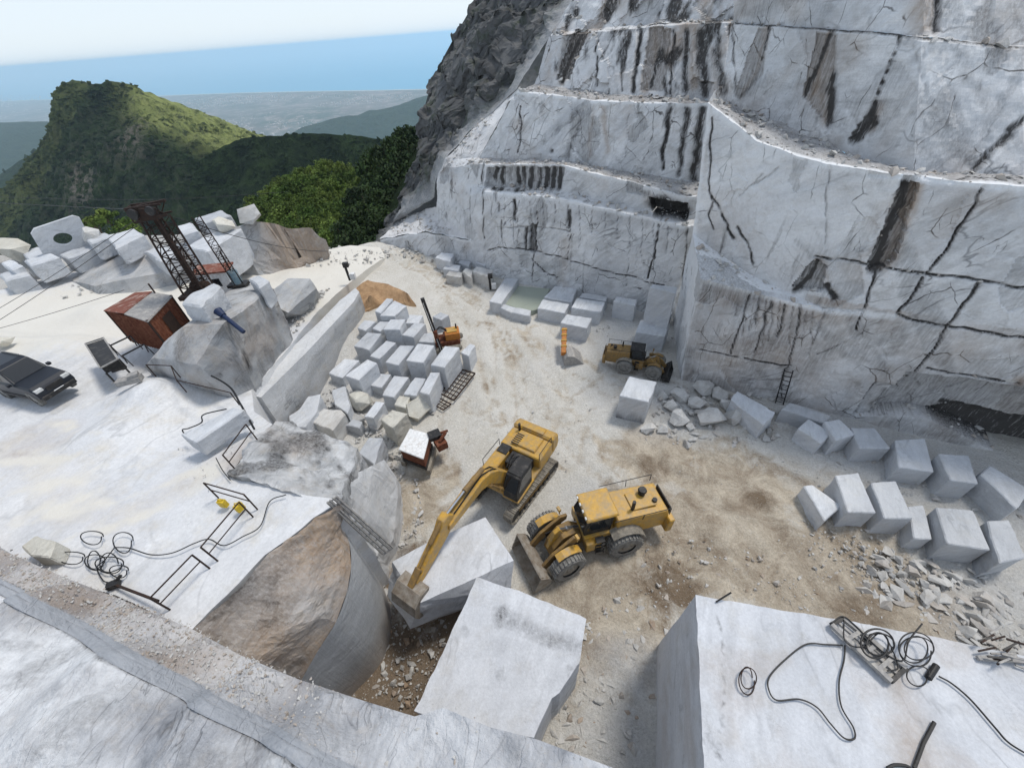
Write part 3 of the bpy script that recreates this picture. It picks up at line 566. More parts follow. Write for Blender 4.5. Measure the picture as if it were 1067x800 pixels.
S = np.c_[np.clip(np.exp(-(db / .035) ** 2) * .45 * np.clip(.4 + fbm(G3 * 1.2, 3, 3), 0, 1) + np.exp(-(np.minimum(np.abs(da - .16), np.abs(da - .24)) / .02) ** 2) * .3 * band + inner_side * np.clip(fbm(G3 @ np.array([[.9, .3, 0], [-.4, 1.6, 0], [0, 0, 1]]) * .6, 5, 64) - .12, 0, .25), 0, 1),
          np.clip(rubz * leftw * (.5 + .5 * fbm(G3 * .9, 3, 6)) + inner_side * .16 * np.clip(fbm(G3 * .35, 3, 61) * 3, 0, 1), 0, 1),
          np.clip(inner_side * (.5 + 1.9 * fbm(G3 @ np.array([[.8, .25, 0], [-.35, 1.1, 0], [0, 0, 1]]) * .55, 5, 66)) + rubz * (.2 + .8 * fbm(G3 * .7, 4, 67)), 0, .9)]
Eb = E.copy(); Eb[:, 2] = -2.5; nb = len(Vf)
Vf2 = np.concatenate([Vf, Eb]); F2 = [tuple(f) for f in fs] + [(i, (i + 1) % ne, nb + (i + 1) % ne, nb + i) for i in range(ne)]
fo_ = struct('foreground_bench', Vf2, F2, M['fore'], np.r_[S, np.zeros((ne, 3))], smooth=False); setdust(fo_, np.r_[band * np.clip(np.minimum(da, db) / .05, 0, 1), np.zeros(ne)])
Ar = resample(np.c_[A, A[:, 0] * 0], 140); Br = resample(np.c_[Bn, Bn[:, 0] * 0], 140); nb_ = 36; Vb = []; Sb = []
for j in range(nb_ + 1):
    q_ = Ar + (Br - Ar) * j / nb_; q_[:, 2] = zf(q_[:, 0], q_[:, 1]) + .02 - .03 * np.exp(-((j - 13) / 1.2) ** 2) + min(j, nb_ - j, 4) * .006; Vb.append(q_); dd_ = max(np.exp(-((j - 13) / .9) ** 2), .7 * np.exp(-((j - 17) / .7) ** 2), .8 * np.exp(-((j - nb_) / 1.0) ** 2), .5 * np.exp(-(j / .8) ** 2)); Sb.append(np.full(140, dd_))
Vb = np.concatenate(Vb); Sb = np.concatenate(Sb) * (.18 + .6 * fbm(Vb * 1.5, 3, 5)); Vb[:, 2] += fbm(Vb * .9, 3, 41) * .03
bo_ = struct('sawn_band', Vb, [(j * 140 + i, j * 140 + i + 1, (j + 1) * 140 + i + 1, (j + 1) * 140 + i) for j in range(nb_) for i in range(139)], M['fore'], np.c_[np.clip(Sb, 0, 1) * .6, Sb * 0, Sb * 0], smooth=True); setdust(bo_, np.clip(1 - Sb * 1.5, 0, 1))
fore_tri = (vs, Vf[:, 2])
def fore_z(x, y):
    d = (vs[:, 0] - x) ** 2 + (vs[:, 1] - y) ** 2; i = np.argsort(d)[:3]; return float(Vf[i, 2].mean())

# ---- CLIFF -------------------------------------------------------
b0 = U(708,395,0); c0 = U(1067,480,0)
PR = (b0, c0)
def onR(l): return [WP(x, y, *PR) for x, y in l]
def lerp(a, b_, t_): return np.array(a) + (np.array(b_) - np.array(a)) * t_
cs = SH()
RA = .095
STN = []   # stain strokes: 3D polyline, radius, channel, strength
def stroke(pts, r, ch=0, s=1.0, end=None): STN.append((np.array(pts), r, ch, s, end or r))
# lower right block of the cliff: front face from base to mid ledge
rc = (c0 - b0) / np.linalg.norm(c0 - b0)
far = c0 + rc * 16
base = onR([(708,397),(760,408),(820,420),(880,432),(940,446),(1000,462),(1067,482)]) + [far * [1, 1, 0] + [0, 0, .5]]
for p in base: p[2] = -.6
ledge = onR([(730,291),(765,299),(800,309),(866,324),(930,330),(1000,326),(1067,330)]) + [far * [1, 1, 0] + [0, 0, 9.5]]
SB1 = (base, ledge)
V_, F_ = loft([base, ledge], RA, RA); cs.add(V_, F_)
# upper front face: A facet (turned left) then B facet flush with the lower wall
A0 = np.array([14.0, 26.6]); A1 = ledge[3][:2]
def onA(l): return [WP(x, y, A0, A1) for x, y in l]
upA_bot = onA([(722,243),(745,262),(775,283),(815,302)]) + [ledge[3] + [0, 0, .0]]
upA_top = onA([(738,108),(765,128),(790,147),(825,160),(862,172)])
V_, F_ = loft([upA_bot, upA_top], RA, RA); cs.add(V_, F_)
upB_bot = [ledge[3], ledge[4], ledge[5], ledge[6], ledge[7]]
upB_top = [upA_top[-1]] + onR([(945,184),(1000,189),(1067,195)]) + [far * [1, 1, 0] + [0, 0, 15.2]]
V_, F_ = loft([upB_bot, upB_top], RA, RA); cs.add(V_, F_)
# mid ledge (sloping rubble shelf) between lower block and facet A, painted pale as lit
V_, F_ = loft([[ledge[0], lerp(ledge[0], ledge[1], .9), ledge[1], ledge[2], ledge[3]], upA_bot], .25, .25); cs.add(V_, F_, [0, .0, .9])
# left flanks, painted pale as bright lit sides
back_r = U(701,336,0); 
sideA_b = [np.array([*(b0[:2] * 0 + back_r[:2]), -.6]), base[0]]
sideA_t = [np.array([15.4, 31.0, 10.8]), ledge[0]]
V_, F_ = loft([sideA_b, sideA_t], .25, .25); cs.add(V_, F_, [0, 0, .95])
V_, F_ = loft([[np.array([15.4, 31.0, 10.8]), ledge[0]], [np.array([15.4, 31.0, 11.4]), upA_bot[0]]], .3, .3); cs.add(V_, F_, [0, 0, .95])
V_, F_ = loft([[np.array([15.4, 31.0, 10.8]), upA_bot[0]], [np.array([14.9, 31.6, 18.2]), upA_top[0]]], .25, .25); cs.add(V_, F_, [0, 0, .8])

def HD(px, py, D): d = ray(px, py); return CAM + d * D / sqrt(d[0] ** 2 + d[1] ** 2)
# third wall behind the top bench
rim = list(upA_top) + list(upB_top[1:])
foot3 = [HD(750,106,40.5), HD(790,119,37.0), HD(838,143,34), HD(900,167,31.8), HD(950,182,30.4), HD(1067,186,33), HD(1250,190,44)]
f9 = [foot3[0], lerp(foot3[0], foot3[1], .5), foot3[1], lerp(foot3[1], foot3[2], .5)] + foot3[2:]
V_, F_ = loft([rim, f9], .2, .2); nz = fbm(V_ * .8, 4, 3); V_[:, 2] += (nz * .25 + .1) * np.clip(segdist(V_, rim) / .6, 0, 1); cs.add(V_, F_, [.34, .22, 0])
top3 = [HD(762,24,42.5), HD(800,26,39.0), HD(850,30,35.5), HD(905,34,33.0), HD(960,39,32.0), HD(1067,49,34.2), HD(1250,60,45)]
V_, F_ = loft([foot3, top3], .17, .17); cs.add(V_, F_)
step4 = [p + np.array([.25, .35, .02]) for p in top3]
foot_dummy = 0
top4 = [HD(770,-70,45), HD(800,-70,41), HD(855,-70,37.5), HD(915,-70,35), HD(970,-70,34), HD(1075,-70,36), HD(1260,-60,47)]
V_, F_ = loft([top3, step4, top4], .25, .25); cs.add(V_, F_)
# back cliff
PBa, PBb = np.array([15.9, 31.7]), np.array([-2.8, 43.8])
def DB(px): q = ray(px, 240); w_ = WP(px, 240, PBa, PBb); return sqrt(w_[0] ** 2 + w_[1] ** 2)
def row(l, off): return [HD(x, y, DB(x) + (off if np.isscalar(off) else off[i])) for i, (x, y) in enumerate(l)]
r0 = [HD(x, y, DB(x)) for x, y in [(503,292),(560,300),(620,314),(701,336)]]
for p in r0: p[2] = -.3
r0[0][2] = .3
r1 = row([(505,200),(580,207),(650,222),(718,236)], .3)
r2 = row([(506,194),(585,200),(650,214),(717,229)], 1.3)
r3 = row([(506,171),(587,173),(640,185),(717,206)], 1.4)
r4 = row([(500,164),(590,168),(650,178),(724,190)], [4.5, 4, 4, 4.5])
r5 = row([(538,95),(620,105),(680,108),(744,107)], [5.2, 5, 5, 5.2])
r6 = row([(556,88),(640,98),(700,101),(752,105)], [7.5, 7, 7, 7.5])
r7 = row([(572,38),(640,32),(700,27),(763,24)], [9, 9, 9, 9])
r8 = row([(576,33),(640,28),(700,23),(765,20)], [10, 10, 10, 10])
r9 = row([(640,-70),(680,-70),(730,-70),(772,-72)], [14, 13, 13, 12])
for rr_ in (r0, r1, r2, r3, r4, r5, r6): rr_.append(rr_[-1] + (rr_[-1] - rr_[-2]) * [.45, .45, 0] + np.array([1.2, 2.0, 0]))
bk = SH()
for a_, b_, st in ((r0, r1, None), (r1, r2, [.15, .1, .3]), (r2, r3, None), (r3, r4, [.32, .2, 0]), (r4, r5, None), (r5, r6, [.36, .25, 0]), (r6[:-1], r7, [.03, .08, 0]), (r7, r8, None), (r8, r9, None)):
    V_, F_ = loft([a_, b_], .14, .14)
    if st and b_ is not r7: V_[:, 2] += fbm(V_ * .9, 4, 3) * .25 * np.clip(np.minimum(segdist(V_, a_), segdist(V_, b_)) / .4, 0, 1)
    bk.add(V_, F_, st)
# left flank and low bench at its foot
fl_l = [HD(452,235,51.5), HD(455,212,51), HD(455,190,50.3), HD(460,175,50), HD(464,166,50)]; fl_r = [r0[0], r1[0], r2[0], r3[0], r4[0]]
V_, F_ = loft([fl_l, fl_r], .2, .2); bk.add(V_, F_, [0, 0, .25])
V_, F_ = loft([[fl_l[4], lerp(fl_l[4], r4[0], .5), r4[0]], [HD(500,128,53), HD(512,120,51), HD(530,105,50)], [HD(540,92,50), HD(542,92,50), HD(548,92,49)]], .25, .25); bk.add(V_, F_, [.1, .15, .1])
lb_t = [HD(396,250,53.5), HD(444,242,49.5), HD(503,254,44.3)]; lb_b = [HD(396,258,53.3), HD(450,268,48.5), HD(505,294,43.9)]; lb_k = [HD(420,228,57), HD(440,220,54.5), HD(470,215,49)]
V_, F_ = loft([lb_b, lb_t], .2, .2); bk.add(V_, F_)
V_, F_ = loft([lb_t, lb_k], .25, .25); V_[:, 2] += fbm(V_ * .8, 4, 3) * .3 + .1; bk.add(V_, F_, [.1, .3, .4])

PXS = [  # dark joints and streaks, painted shade of cavity and undercut, brown wedges: photo points, radius at start, end, channel (0 dark 1 brown 2 pale), strength
 ([(946,188),(937,215),(922,250),(912,280)], .35, .4, 0, 1), ([(955,195),(943,225),(930,262),(920,276)], .35, .4, 1, 1), ([(935,205),(915,255),(900,268)], .3, .3, 1, .5),
 ([(848,268),(900,275),(940,284),(1000,290),(1067,300)], .09, .09, 0, 1), ([(1023,197),(1008,222),(985,265),(965,286)], .11, .08, 0, .9),
 ([(1021,297),(1000,325),(985,342),(975,360),(950,392)], .12, .06, 0, .9), ([(962,290),(948,312),(934,330)], .11, .1, 0, 1), ([(914,283),(903,315),(892,345)], .09, .06, 0, .9), ([(934,330),(985,340),(1067,353)], .09, .1, 0, 1),
 ([(852,272),(843,290),(832,302)], .25, .3, 0, .9), ([(862,298),(868,314)], .22, .2, 0, .9), ([(855,268),(862,290)], .3, .3, 1, .6),
 ([(779,310),(768,345),(760,372)], .09, .07, 0, .8), ([(803,310),(795,340),(783,372)], .16, .08, 0, .7), ([(818,318),(808,352)], .12, .1, 0, .7), ([(728,366),(770,375),(822,384)], .07, .07, 0, .9), ([(835,318),(830,345),(815,395),(812,420)], .1, .08, 0, .7),
 ([(790,310),(786,335)], .2, .2, 0, .5), ([(860,330),(845,355)], .15, .1, 0, .5), ([(905,345),(865,365),(850,372)], .08, .06, 0, .5), ([(846,322),(880,324),(898,324)], .1, .08, 0, .8),
 ([(913,400),(900,415),(888,433)], .14, .14, 0, .8), ([(913,400),(935,403),(948,405)], .09, .09, 0, .9), ([(925,408),(905,430)], .25, .2, 0, .45), ([(700,400),(712,398)], .1, .1, 0, .3),
 ([(960,400),(1000,412),(1040,420)], .9, .9, 0, .22), ([(1062,395),(1058,410)], .5, .5, 1, 1), ([(990,430),(1030,445),(1058,460)], .35, .5, 0, 1), ([(965,385),(1010,392),(1060,400)], .08, .08, 0, .9),
 ([(741,125),(740,160),(738,200)], .05, .07, 0, .8), ([(739,203),(748,215),(756,235),(763,252)], .14, .16, 0, .9), ([(742,212),(736,226),(742,240)], .1, .1, 0, .7), ([(766,238),(776,255),(784,275)], .12, .14, 0, .8), ([(748,215),(762,245),(778,268)], .55, .5, 1, .35),
 ([(780,195),(800,185),(812,175)], .06, .05, 0, .4), ([(770,205),(795,183)], .07, .05, 0, .35),
 ([(863,176),(862,215),(855,262)], .05, .05, 0, .4),
 ([(862,36),(854,75),(848,100)], .45, .6, 1, .95), ([(863,38),(850,75),(838,102)], .25, .25, 0, .95), ([(866,80),(864,105),(867,131)], .3, .3, 0, .9), ([(855,100),(862,125)], .5, .4, 1, .8),
 ([(797,28),(791,65),(770,100)], .45, .4, 1, .6), ([(799,28),(793,62)], .15, .12, 0, .9), ([(785,85),(768,102)], .35, .3, 0, .5), ([(937,35),(922,75),(907,117)], .09, .1, 0, .9), ([(912,108),(904,130),(890,147)], .22, .35, 0, 1), ([(915,110),(905,135)], .4, .3, 1, .7),
 ([(1066,62),(1040,115),(1012,172)], .5, .5, 0, .25), ([(1067,125),(1040,155),(1015,176)], .3, .25, 0, .75), ([(905,182),(960,186),(1010,183),(1060,186)], .12, .2, 0, .7), ([(763,24),(840,28),(905,34),(1000,42),(1067,50)], .09, .1, 0, .9), ([(960,5),(968,30)], .8, .6, 1, .7), ([(975,0),(972,36)], .25, .2, 0, .8), ([(1000,60),(960,110)], .12, .1, 0, .3), ([(950,50),(965,100),(940,125)], .1, .1, 0, .3),
 ([(760,26),(764,100)], .15, .15, 0, .7), ([(830,30),(838,60),(815,100)], .1, .1, 0, .25), ([(900,120),(860,140)], .1, .1, 0, .3),
 ([(608,33),(598,55),(584,84)], .5, .6, 1, .7), ([(606,36),(594,60),(583,86)], .32, .35, 0, 1), ([(622,42),(621,90)], .14, .16, 0, .9), ([(640,30),(612,92)], .1, .1, 0, .5),
 ([(667,32),(664,62),(660,95)], .3, .25, 0, .9), ([(682,35),(682,60),(672,95)], .5, .5, 1, .8), ([(684,60),(678,90)], .2, .2, 0, 1), ([(700,35),(698,98)], .15, .15, 0, .9), ([(716,35),(714,95)], .25, .3, 0, .8), ([(731,35),(733,98)], .45, .5, 0, .8), ([(725,40),(722,90)], .5, .5, 1, .7), ([(746,32),(752,98)], .3, .4, 0, .6), ([(740,50),(745,95)], .5, .5, 1, .5), ([(652,45),(648,95)], .12, .12, 0, .6), ([(690,80),(694,100)], .25, .2, 0, .7),
 ([(541,112),(538,160)], .1, .1, 0, .9), ([(606,118),(598,140),(588,165)], .5, .5, 0, .45), ([(628,108),(630,160)], .3, .25, 1, .6), ([(617,110),(612,165)], .2, .25, 1, .45), ([(697,110),(694,140),(688,178)], .22, .2, 0, 1), ([(714,112),(712,150),(706,185)], .35, .3, 0, .7), ([(730,112),(727,150),(722,188)], .45, .4, 0, .8), ([(655,120),(650,165)], .08, .08, 0, .4), ([(570,115),(545,140)], .1, .06, 0, .3), ([(572,160),(568,166)], .2, .2, 0, .8),
 ([(680,212),(712,222)], .75, .6, 0, 1), ([(692,214),(700,218)], .6, .5, 0, 1), ([(655,195),(672,205)], .5, .5, 0, .4), ([(672,208),(676,215)], .5, .5, 1, .5),
 ([(556,222),(555,255),(553,290)], .1, .1, 0, .7), ([(534,210),(534,232)], .22, .2, 0, .9), ([(592,222),(592,238)], .22, .15, 0, .8), ([(592,240),(590,270)], .07, .07, 0, .6), ([(685,236),(681,265),(674,292)], .15, .13, 0, .95), ([(717,240),(712,300)], .14, .12, 0, .8), ([(521,232),(521,250)], .15, .12, 0, .7), ([(546,240),(545,262)], .3, .2, 0, .8), ([(517,212),(518,222)], .2, .2, 0, .6),
 ([(505,262),(530,261),(560,264),(600,275),(640,287),(690,300)], .08, .08, 0, .85), ([(553,272),(565,285),(580,291)], .07, .07, 0, .9), ([(520,240),(560,238),(592,243)], .1, .1, 0, .5), ([(656,255),(650,300)], .05, .05, 0, .4), ([(500,172),(501,210),(503,250)], .13, .12, 0, .8), ([(486,180),(488,235)], .06, .06, 0, .5), ([(470,190),(472,220)], .06, .06, 0, .4), ([(600,226),(640,262)], .06, .06, 0, .3)]
for k in range(10): x_ = 513 + k * 7.6; PXS.append(([(x_, 176), (x_ - .5, 197)], .42, .46, 0, [.9, .95, .5, 1, .9, 1, .7, .95, .9, .9][k]))
for k in range(16): x_ = 512 + k * 13; PXS.append(([(x_, 206 + .12 * (x_ - 505)), (x_ - 1, 225 + .12 * (x_ - 505) + (k * 7 % 5) * 6)], .1, .05, 0, .45))
for k in range(12): x_ = 770 + k * 7; PXS.append(([(x_, 305 + k * 2), (x_ - 6, 330 + k * 2 + (k * 5 % 7) * 4)], .08, .05, 0, .4))

from mathutils.kdtree import KDTree
def cells(V_, sp, seed):
    g = np.random.default_rng(seed); lo, hi = V_.min(0), V_.max(0); n = 2600; pts = g.uniform(lo, hi, (n, 3)) * [1, 1, 1]; 
    sc_ = np.array(sp); kd = KDTree(n)
    for i_, q in enumerate(pts): kd.insert(q / sc_, i_)
    kd.balance(); W_ = (V_ + np.stack([fbm(V_ * .7, 3, seed + k) for k in range(3)], 1) * .5) / sc_; id_ = np.array([kd.find(Vector(q))[1] for q in W_]); return id_, g
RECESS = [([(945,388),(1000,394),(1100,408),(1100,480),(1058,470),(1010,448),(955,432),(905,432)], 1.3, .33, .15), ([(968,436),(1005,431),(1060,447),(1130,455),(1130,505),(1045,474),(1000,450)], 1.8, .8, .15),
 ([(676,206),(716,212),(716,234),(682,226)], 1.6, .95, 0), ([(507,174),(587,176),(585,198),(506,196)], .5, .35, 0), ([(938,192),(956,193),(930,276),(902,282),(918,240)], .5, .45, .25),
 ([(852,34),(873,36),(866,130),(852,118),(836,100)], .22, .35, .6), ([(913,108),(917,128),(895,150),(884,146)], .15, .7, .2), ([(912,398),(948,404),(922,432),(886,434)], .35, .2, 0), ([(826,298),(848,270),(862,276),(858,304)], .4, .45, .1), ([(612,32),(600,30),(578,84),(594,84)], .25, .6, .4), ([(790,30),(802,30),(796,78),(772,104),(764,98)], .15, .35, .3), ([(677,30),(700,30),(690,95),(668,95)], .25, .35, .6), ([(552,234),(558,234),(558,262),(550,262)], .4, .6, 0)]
def jit(pts):
    g = random.Random(len(PXS) + int(pts[0][0])); out = []
    for a, b_ in zip(pts[:-1], pts[1:]):
        n = max(1, int(sqrt((a[0] - b_[0]) ** 2 + (a[1] - b_[1]) ** 2) / 9))
        for k in range(n): t_ = k / n; out.append((a[0] + (b_[0] - a[0]) * t_ + g.uniform(-1, 1) * .9, a[1] + (b_[1] - a[1]) * t_ + g.uniform(-1, 1) * .7))
    return out + [pts[-1]]
PXS = [(jit(a), b_, c_, d_, min(1, e_ * 1.05)) for a, b_, c_, d_, e_ in PXS]
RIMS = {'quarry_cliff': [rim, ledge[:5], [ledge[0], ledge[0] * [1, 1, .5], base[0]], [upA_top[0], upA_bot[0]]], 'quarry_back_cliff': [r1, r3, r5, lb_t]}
def finish_cliff(sh_, name, amp, seed, rough_=.10):
    V_, F_, S_ = sh_.get()
    Q = V_ - CAM; a2 = Q @ np.array(right[:]); b2 = Q @ np.array(up[:]); c2 = Q @ np.array(fv[:])
    pu = 533.5 + F * a2 / c2; pv = 400 - F * b2 / c2; pu[c2 < .1] = 1e6
    Vn = V_ + np.stack([fbm(V_ * 1.3, 4, 60 + k) for k in range(3)], 1) * .22
    depth = np.zeros(len(V_))
    for pts, ra, rb, ch, st in PXS:
        L3 = []
        for x, y in pts:
            d2 = (pu - x) ** 2 + (pv - y) ** 2; i = np.where(d2 < 9)[0]
            if len(i): L3.append(V_[i[np.argmin(c2[i] + np.sqrt(d2[i]) * .05)]])
        if len(L3) < 2: continue
        rr = np.linspace(ra, rb, len(L3) - 1) if len(L3) > 1 else [ra]
        lo = np.min(L3, 0) - 2.5; hi = np.max(L3, 0) + 2.5; sel = np.where(((V_ > lo) & (V_ < hi)).all(1))[0]
        for a, b_, r_ in zip(L3[:-1], L3[1:], rr):
            src = Vn[sel] if r_ > .13 else V_[sel] * .6 + Vn[sel] * .4
            val = np.exp(-(segdist(src, [a, b_]) / max(r_ * (.78 if r_ > .2 else .72), .062)) ** 2 * 1.0) * st
            S_[sel, ch] = np.maximum(S_[sel, ch], val)
            if ch == 0: depth[sel] = np.maximum(depth[sel], val * (.2 if r_ < .2 else .32))
    # undercuts and missing blocks: quads (photo points) pushed back into the face; hollows also painted dark as shade, wedges as stain
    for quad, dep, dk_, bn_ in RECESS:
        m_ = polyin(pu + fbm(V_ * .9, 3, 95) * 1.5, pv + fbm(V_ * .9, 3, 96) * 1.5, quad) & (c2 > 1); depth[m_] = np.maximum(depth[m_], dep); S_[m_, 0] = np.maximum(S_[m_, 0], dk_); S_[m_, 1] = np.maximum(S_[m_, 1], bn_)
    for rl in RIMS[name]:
        d_ = segdist(V_, rl); k_ = np.clip(1.5 - d_ / .22, 0, 1); S_[:, 2] = np.maximum(S_[:, 2], k_); S_[:, 0] *= 1 - k_; S_[:, 1] *= 1 - k_  # edge highlights painted pale along bench rims and block corners
    # small random weathering streaks run down the faces
    G = V_ * np.array([1.6, 1.6, .18]); w_ = fbm(G, 5, seed); S_[:, 0] = np.maximum(S_[:, 0], np.clip((w_ - .30) * 1.6, 0, .5)); S_[:, 1] = np.maximum(S_[:, 1], np.clip((fbm(V_ * .35, 4, seed + 5) - .25) * 1.2, 0, .45))
    cell = np.floor(V_ @ np.array([[.35, .2, 0], [-.2, .35, 0], [0, 0, .3]]).T + fbm(V_ * .1, 2, 3)[:, None] * .3)
    V2 = rockdisp(V_, amp, .5, seed); V2 = rockdisp(V2, amp * .35, 2.4, seed + 3)
    id_, g_ = cells(V_, (1.1, 1.1, 1.9), seed); off = g_.uniform(-1, 1, 2600)[id_]; upz = np.clip((V_[:, 2] - 15) / 6, 0, 1) if name == 'quarry_back_cliff' else 0
    out = np.array([.45, .85, 0.0]); V2 = V2 + out * (depth + off * (rough_ + upz * .28))[:, None]
    S_[:, 0] = np.maximum(S_[:, 0], np.clip((off - .62) * 1.1, 0, .35)); S_[:, 2] = np.maximum(S_[:, 2], np.clip((-off - .5) * .7, 0, .35))
    if name == 'quarry_back_cliff': S_[:, 0] = np.maximum(S_[:, 0], np.clip((fbm(V_ * np.array([1.1, 1.1, .22]), 4, 71) - .05) * 2.2, 0, .75) * np.clip((V_[:, 2] - 17.5) / 1.5, 0, 1)); S_[:, 1] = np.maximum(S_[:, 1], np.clip((fbm(V_ * np.array([.8, .8, .3]), 4, 73) - .02) * 2, 0, .7) * np.clip((V_[:, 2] - 17.5) / 1.5, 0, 1))
    else:
        dA = np.clip(1 - segdist(V_, [lerp(upA_top[2], upA_bot[2], .3), lerp(upA_top[3], upA_bot[3], .7)]) / 4.0, 0, 1); S_[:, 2] = np.maximum(S_[:, 2], dA * .9 * (V_[:, 2] > 8.0))  # facet A painted paler, as the face turned to the light
        gB = np.clip((fbm(V_ @ np.array([[.25, .25, .5], [.1, .1, -.1], [.3, .3, .35]]), 4, 55) + .05) * 1.2, 0, .4); S_[:, 0] = np.maximum(S_[:, 0], gB * (V_[:, 0] > 17.5) * .75); frontm = (np.abs((V_ - b0)[:, :2] @ np.array([-rc[1], rc[0]])) < .5) & (V_[:, 2] < 8.6); S_[:, 1] = np.maximum(S_[:, 1], frontm * np.clip(.30 + fbm(V_ * .5, 4, 57) * .6 - np.maximum(V_[:, 0] - 22, 0) * .04, 0, .6)); S_[:, 0] = np.maximum(S_[:, 0], frontm * np.clip(.16 + fbm(V_ * .45, 4, 59) * .4, 0, .35)); S_[:, 1] = np.maximum(S_[:, 1], np.clip(fbm(V_ * .4, 3, 58), 0, .3))  # front of lower block painted brown-grey and dark for shadow contrast with the ledge
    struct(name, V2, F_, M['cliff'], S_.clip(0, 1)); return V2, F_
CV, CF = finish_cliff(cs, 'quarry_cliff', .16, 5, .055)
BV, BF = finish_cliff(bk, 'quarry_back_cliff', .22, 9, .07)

# ---- natural mountain flank left of the cliff
mr = [((385,262,55),(400,258,53)),((396,246,58),(420,228,56.5)),((408,226,62),(452,207,51.5)),((424,200,64),(455,190,50.6)),((431,178,66),(464,166,50)),((436,150,68),(488,138,53)),((438,128,70),(506,122,52)),((447,95,73),(538,93,50)),((452,80,74),(552,72,51)),((462,60,76),(566,48,52)),((474,38,78),(575,34,52)),((482,24,80),(592,10,55)),((497,-2,82),(612,-25,57)),((530,-60,88),(650,-75,60))]
rows = [[HD(*a), lerp(HD(*a), HD(*b_), .5) + np.array([-.6, -1.0, .3]), HD(*b_)] for a, b_ in mr]
V_, F_ = loft(rows, .3, .3)
ed = np.clip(segdist(V_, [HD(*b_) for a, b_ in mr]) / 2.5, .12, 1)[:, None]
D_ = np.stack([ridged(V_ * .22, 5, 5) - .6, ridged(V_ * .22, 5, 9) - .6, (ridged(V_ * .25, 5, 14) - .6)], 1) * 3.2
V2 = V_ + D_ * ed + np.stack([ridged(V_ * .9, 4, k) - .6 for k in (1, 2, 3)], 1) * 1.1 * ed
struct('mountain_flank', V2, F_, M['mount'], np.c_[np.clip(fbm(V_ * .3, 4, 3), 0, .5), V_[:, 0] * 0, np.clip((1 - segdist(V_, [HD(*b_) for a, b_ in mr]) / 3.0), 0, 1) * .4])
back = [HD(*a) for a, b_ in mr]; bb = [p + np.array([25, 30, -6]) for p in back]
V_, F_ = loft([back, bb], 1.5, 3); V_ += np.stack([fbm(V_ * .2, 4, k) for k in (1, 2, 3)], 1) * 1.5 * np.clip(segdist(V_, back) / 3, 0, 1)[:, None]
struct('mountain_back', V_, F_, M['mount'])

# ---- distant country
TERR = {}
def terrain(name, rows, du, dv, mat, amp, sc, seed, stain=None, ampz=.4):
    R3 = [VL(r_) for r_ in rows]; V_, F_ = loft(R3, du, dv); e_ = np.clip(segdist(V_, R3[0]) / (amp * 1.5), .25, 1)[:, None] if amp else 1
    q = V_ * np.array([1, .35, .30]) * sc
    n_ = ridged(q, 6, seed) - .6; n2_ = fbm(V_ * sc * 6, 3, seed + 3)
    V2 = V_ + (np.c_[n_ * .3, -n_, n_ * ampz] * amp * 2 + np.c_[n2_ * .3, n2_ * .6, n2_] * amp * .30) * e_
    S = stain(V_, R3) if stain else None
    TERR[name] = (V2, F_, S); return struct(name, V2, F_, mat, S, smooth=False)
def hill_st(V_, R3):
    Q = V_ - CAM; a2 = Q @ np.array(right[:]); b2 = Q @ np.array(up[:]); c2 = Q @ np.array(fv[:]); pu = 533.5 + F * a2 / c2; pv = 400 - F * b2 / c2
    edge = 95 + np.maximum(0, pu - 130) * .36 + 0 * pu; g = np.clip((edge + 42 - pv) / 25, 0, 1) * np.clip((pu - 110) / 40, 0, 1)  # sunlit slope right of the summit, its light painted as paler green
    g = np.maximum(g, np.clip(1 - np.abs(pu - (20 + (pv - 150) * -.5 + 20)) / 30, 0, .25))
    rk = np.exp(-(((pu - 88) / 14) ** 2 + ((pv - 195) / 22) ** 2)) + np.exp(-(((pu - 140) / 16) ** 2 + ((pv - 145) / 22) ** 2)) * .8 + .12
    return np.c_[rk.clip(0, 1), g.clip(0, 1), g * 0]
terrain('green_hill', [
 [(-60,250,640),(-10,212,640),(22,176,640),(40,155,640),(50,138,640),(54,118,640),(56,98,640),(64,88,640),(76,84,640),(92,87,640),(104,90,640),(112,85,640),(135,87,650),(150,95,660),(170,102,680),(200,113,700),(232,125,720),(268,141,740),(300,152,760),(330,165,780)],
 [(-60,262,600),(-10,228,600),(22,200,600),(42,180,600),(55,160,600),(64,140,600),(72,125,605),(80,118,610),(92,116,610),(104,117,610),(114,115,610),(122,113,610),(140,116,600),(160,124,590),(182,132,590),(212,140,590),(240,147,600),(270,153,620),(302,162,640),(332,172,660)],
 [(-60,290,520),(-10,265,520),(22,245,520),(48,220,520),(66,195,520),(80,175,530),(90,165,530),(98,160,530),(106,158,520),(115,156,515),(124,155,515),(135,153,515),(150,154,500),(170,158,490),(190,164,480),(216,168,480),(244,172,490),(272,176,500),(304,182,520),(334,190,540)],
 [(-60,380,380),(-10,360,380),(22,345,380),(50,330,380),(70,320,380),(84,310,380),(95,305,380),(104,303,380),(112,300,380),(122,300,380),(132,300,380),(144,300,380),(158,300,380),(176,300,380),(196,300,380),(220,300,380),(246,300,380),(274,300,380),(306,300,380),(336,300,380)]], 2.2, 2.2, M['hill'], 24, .020, 4, hill_st)
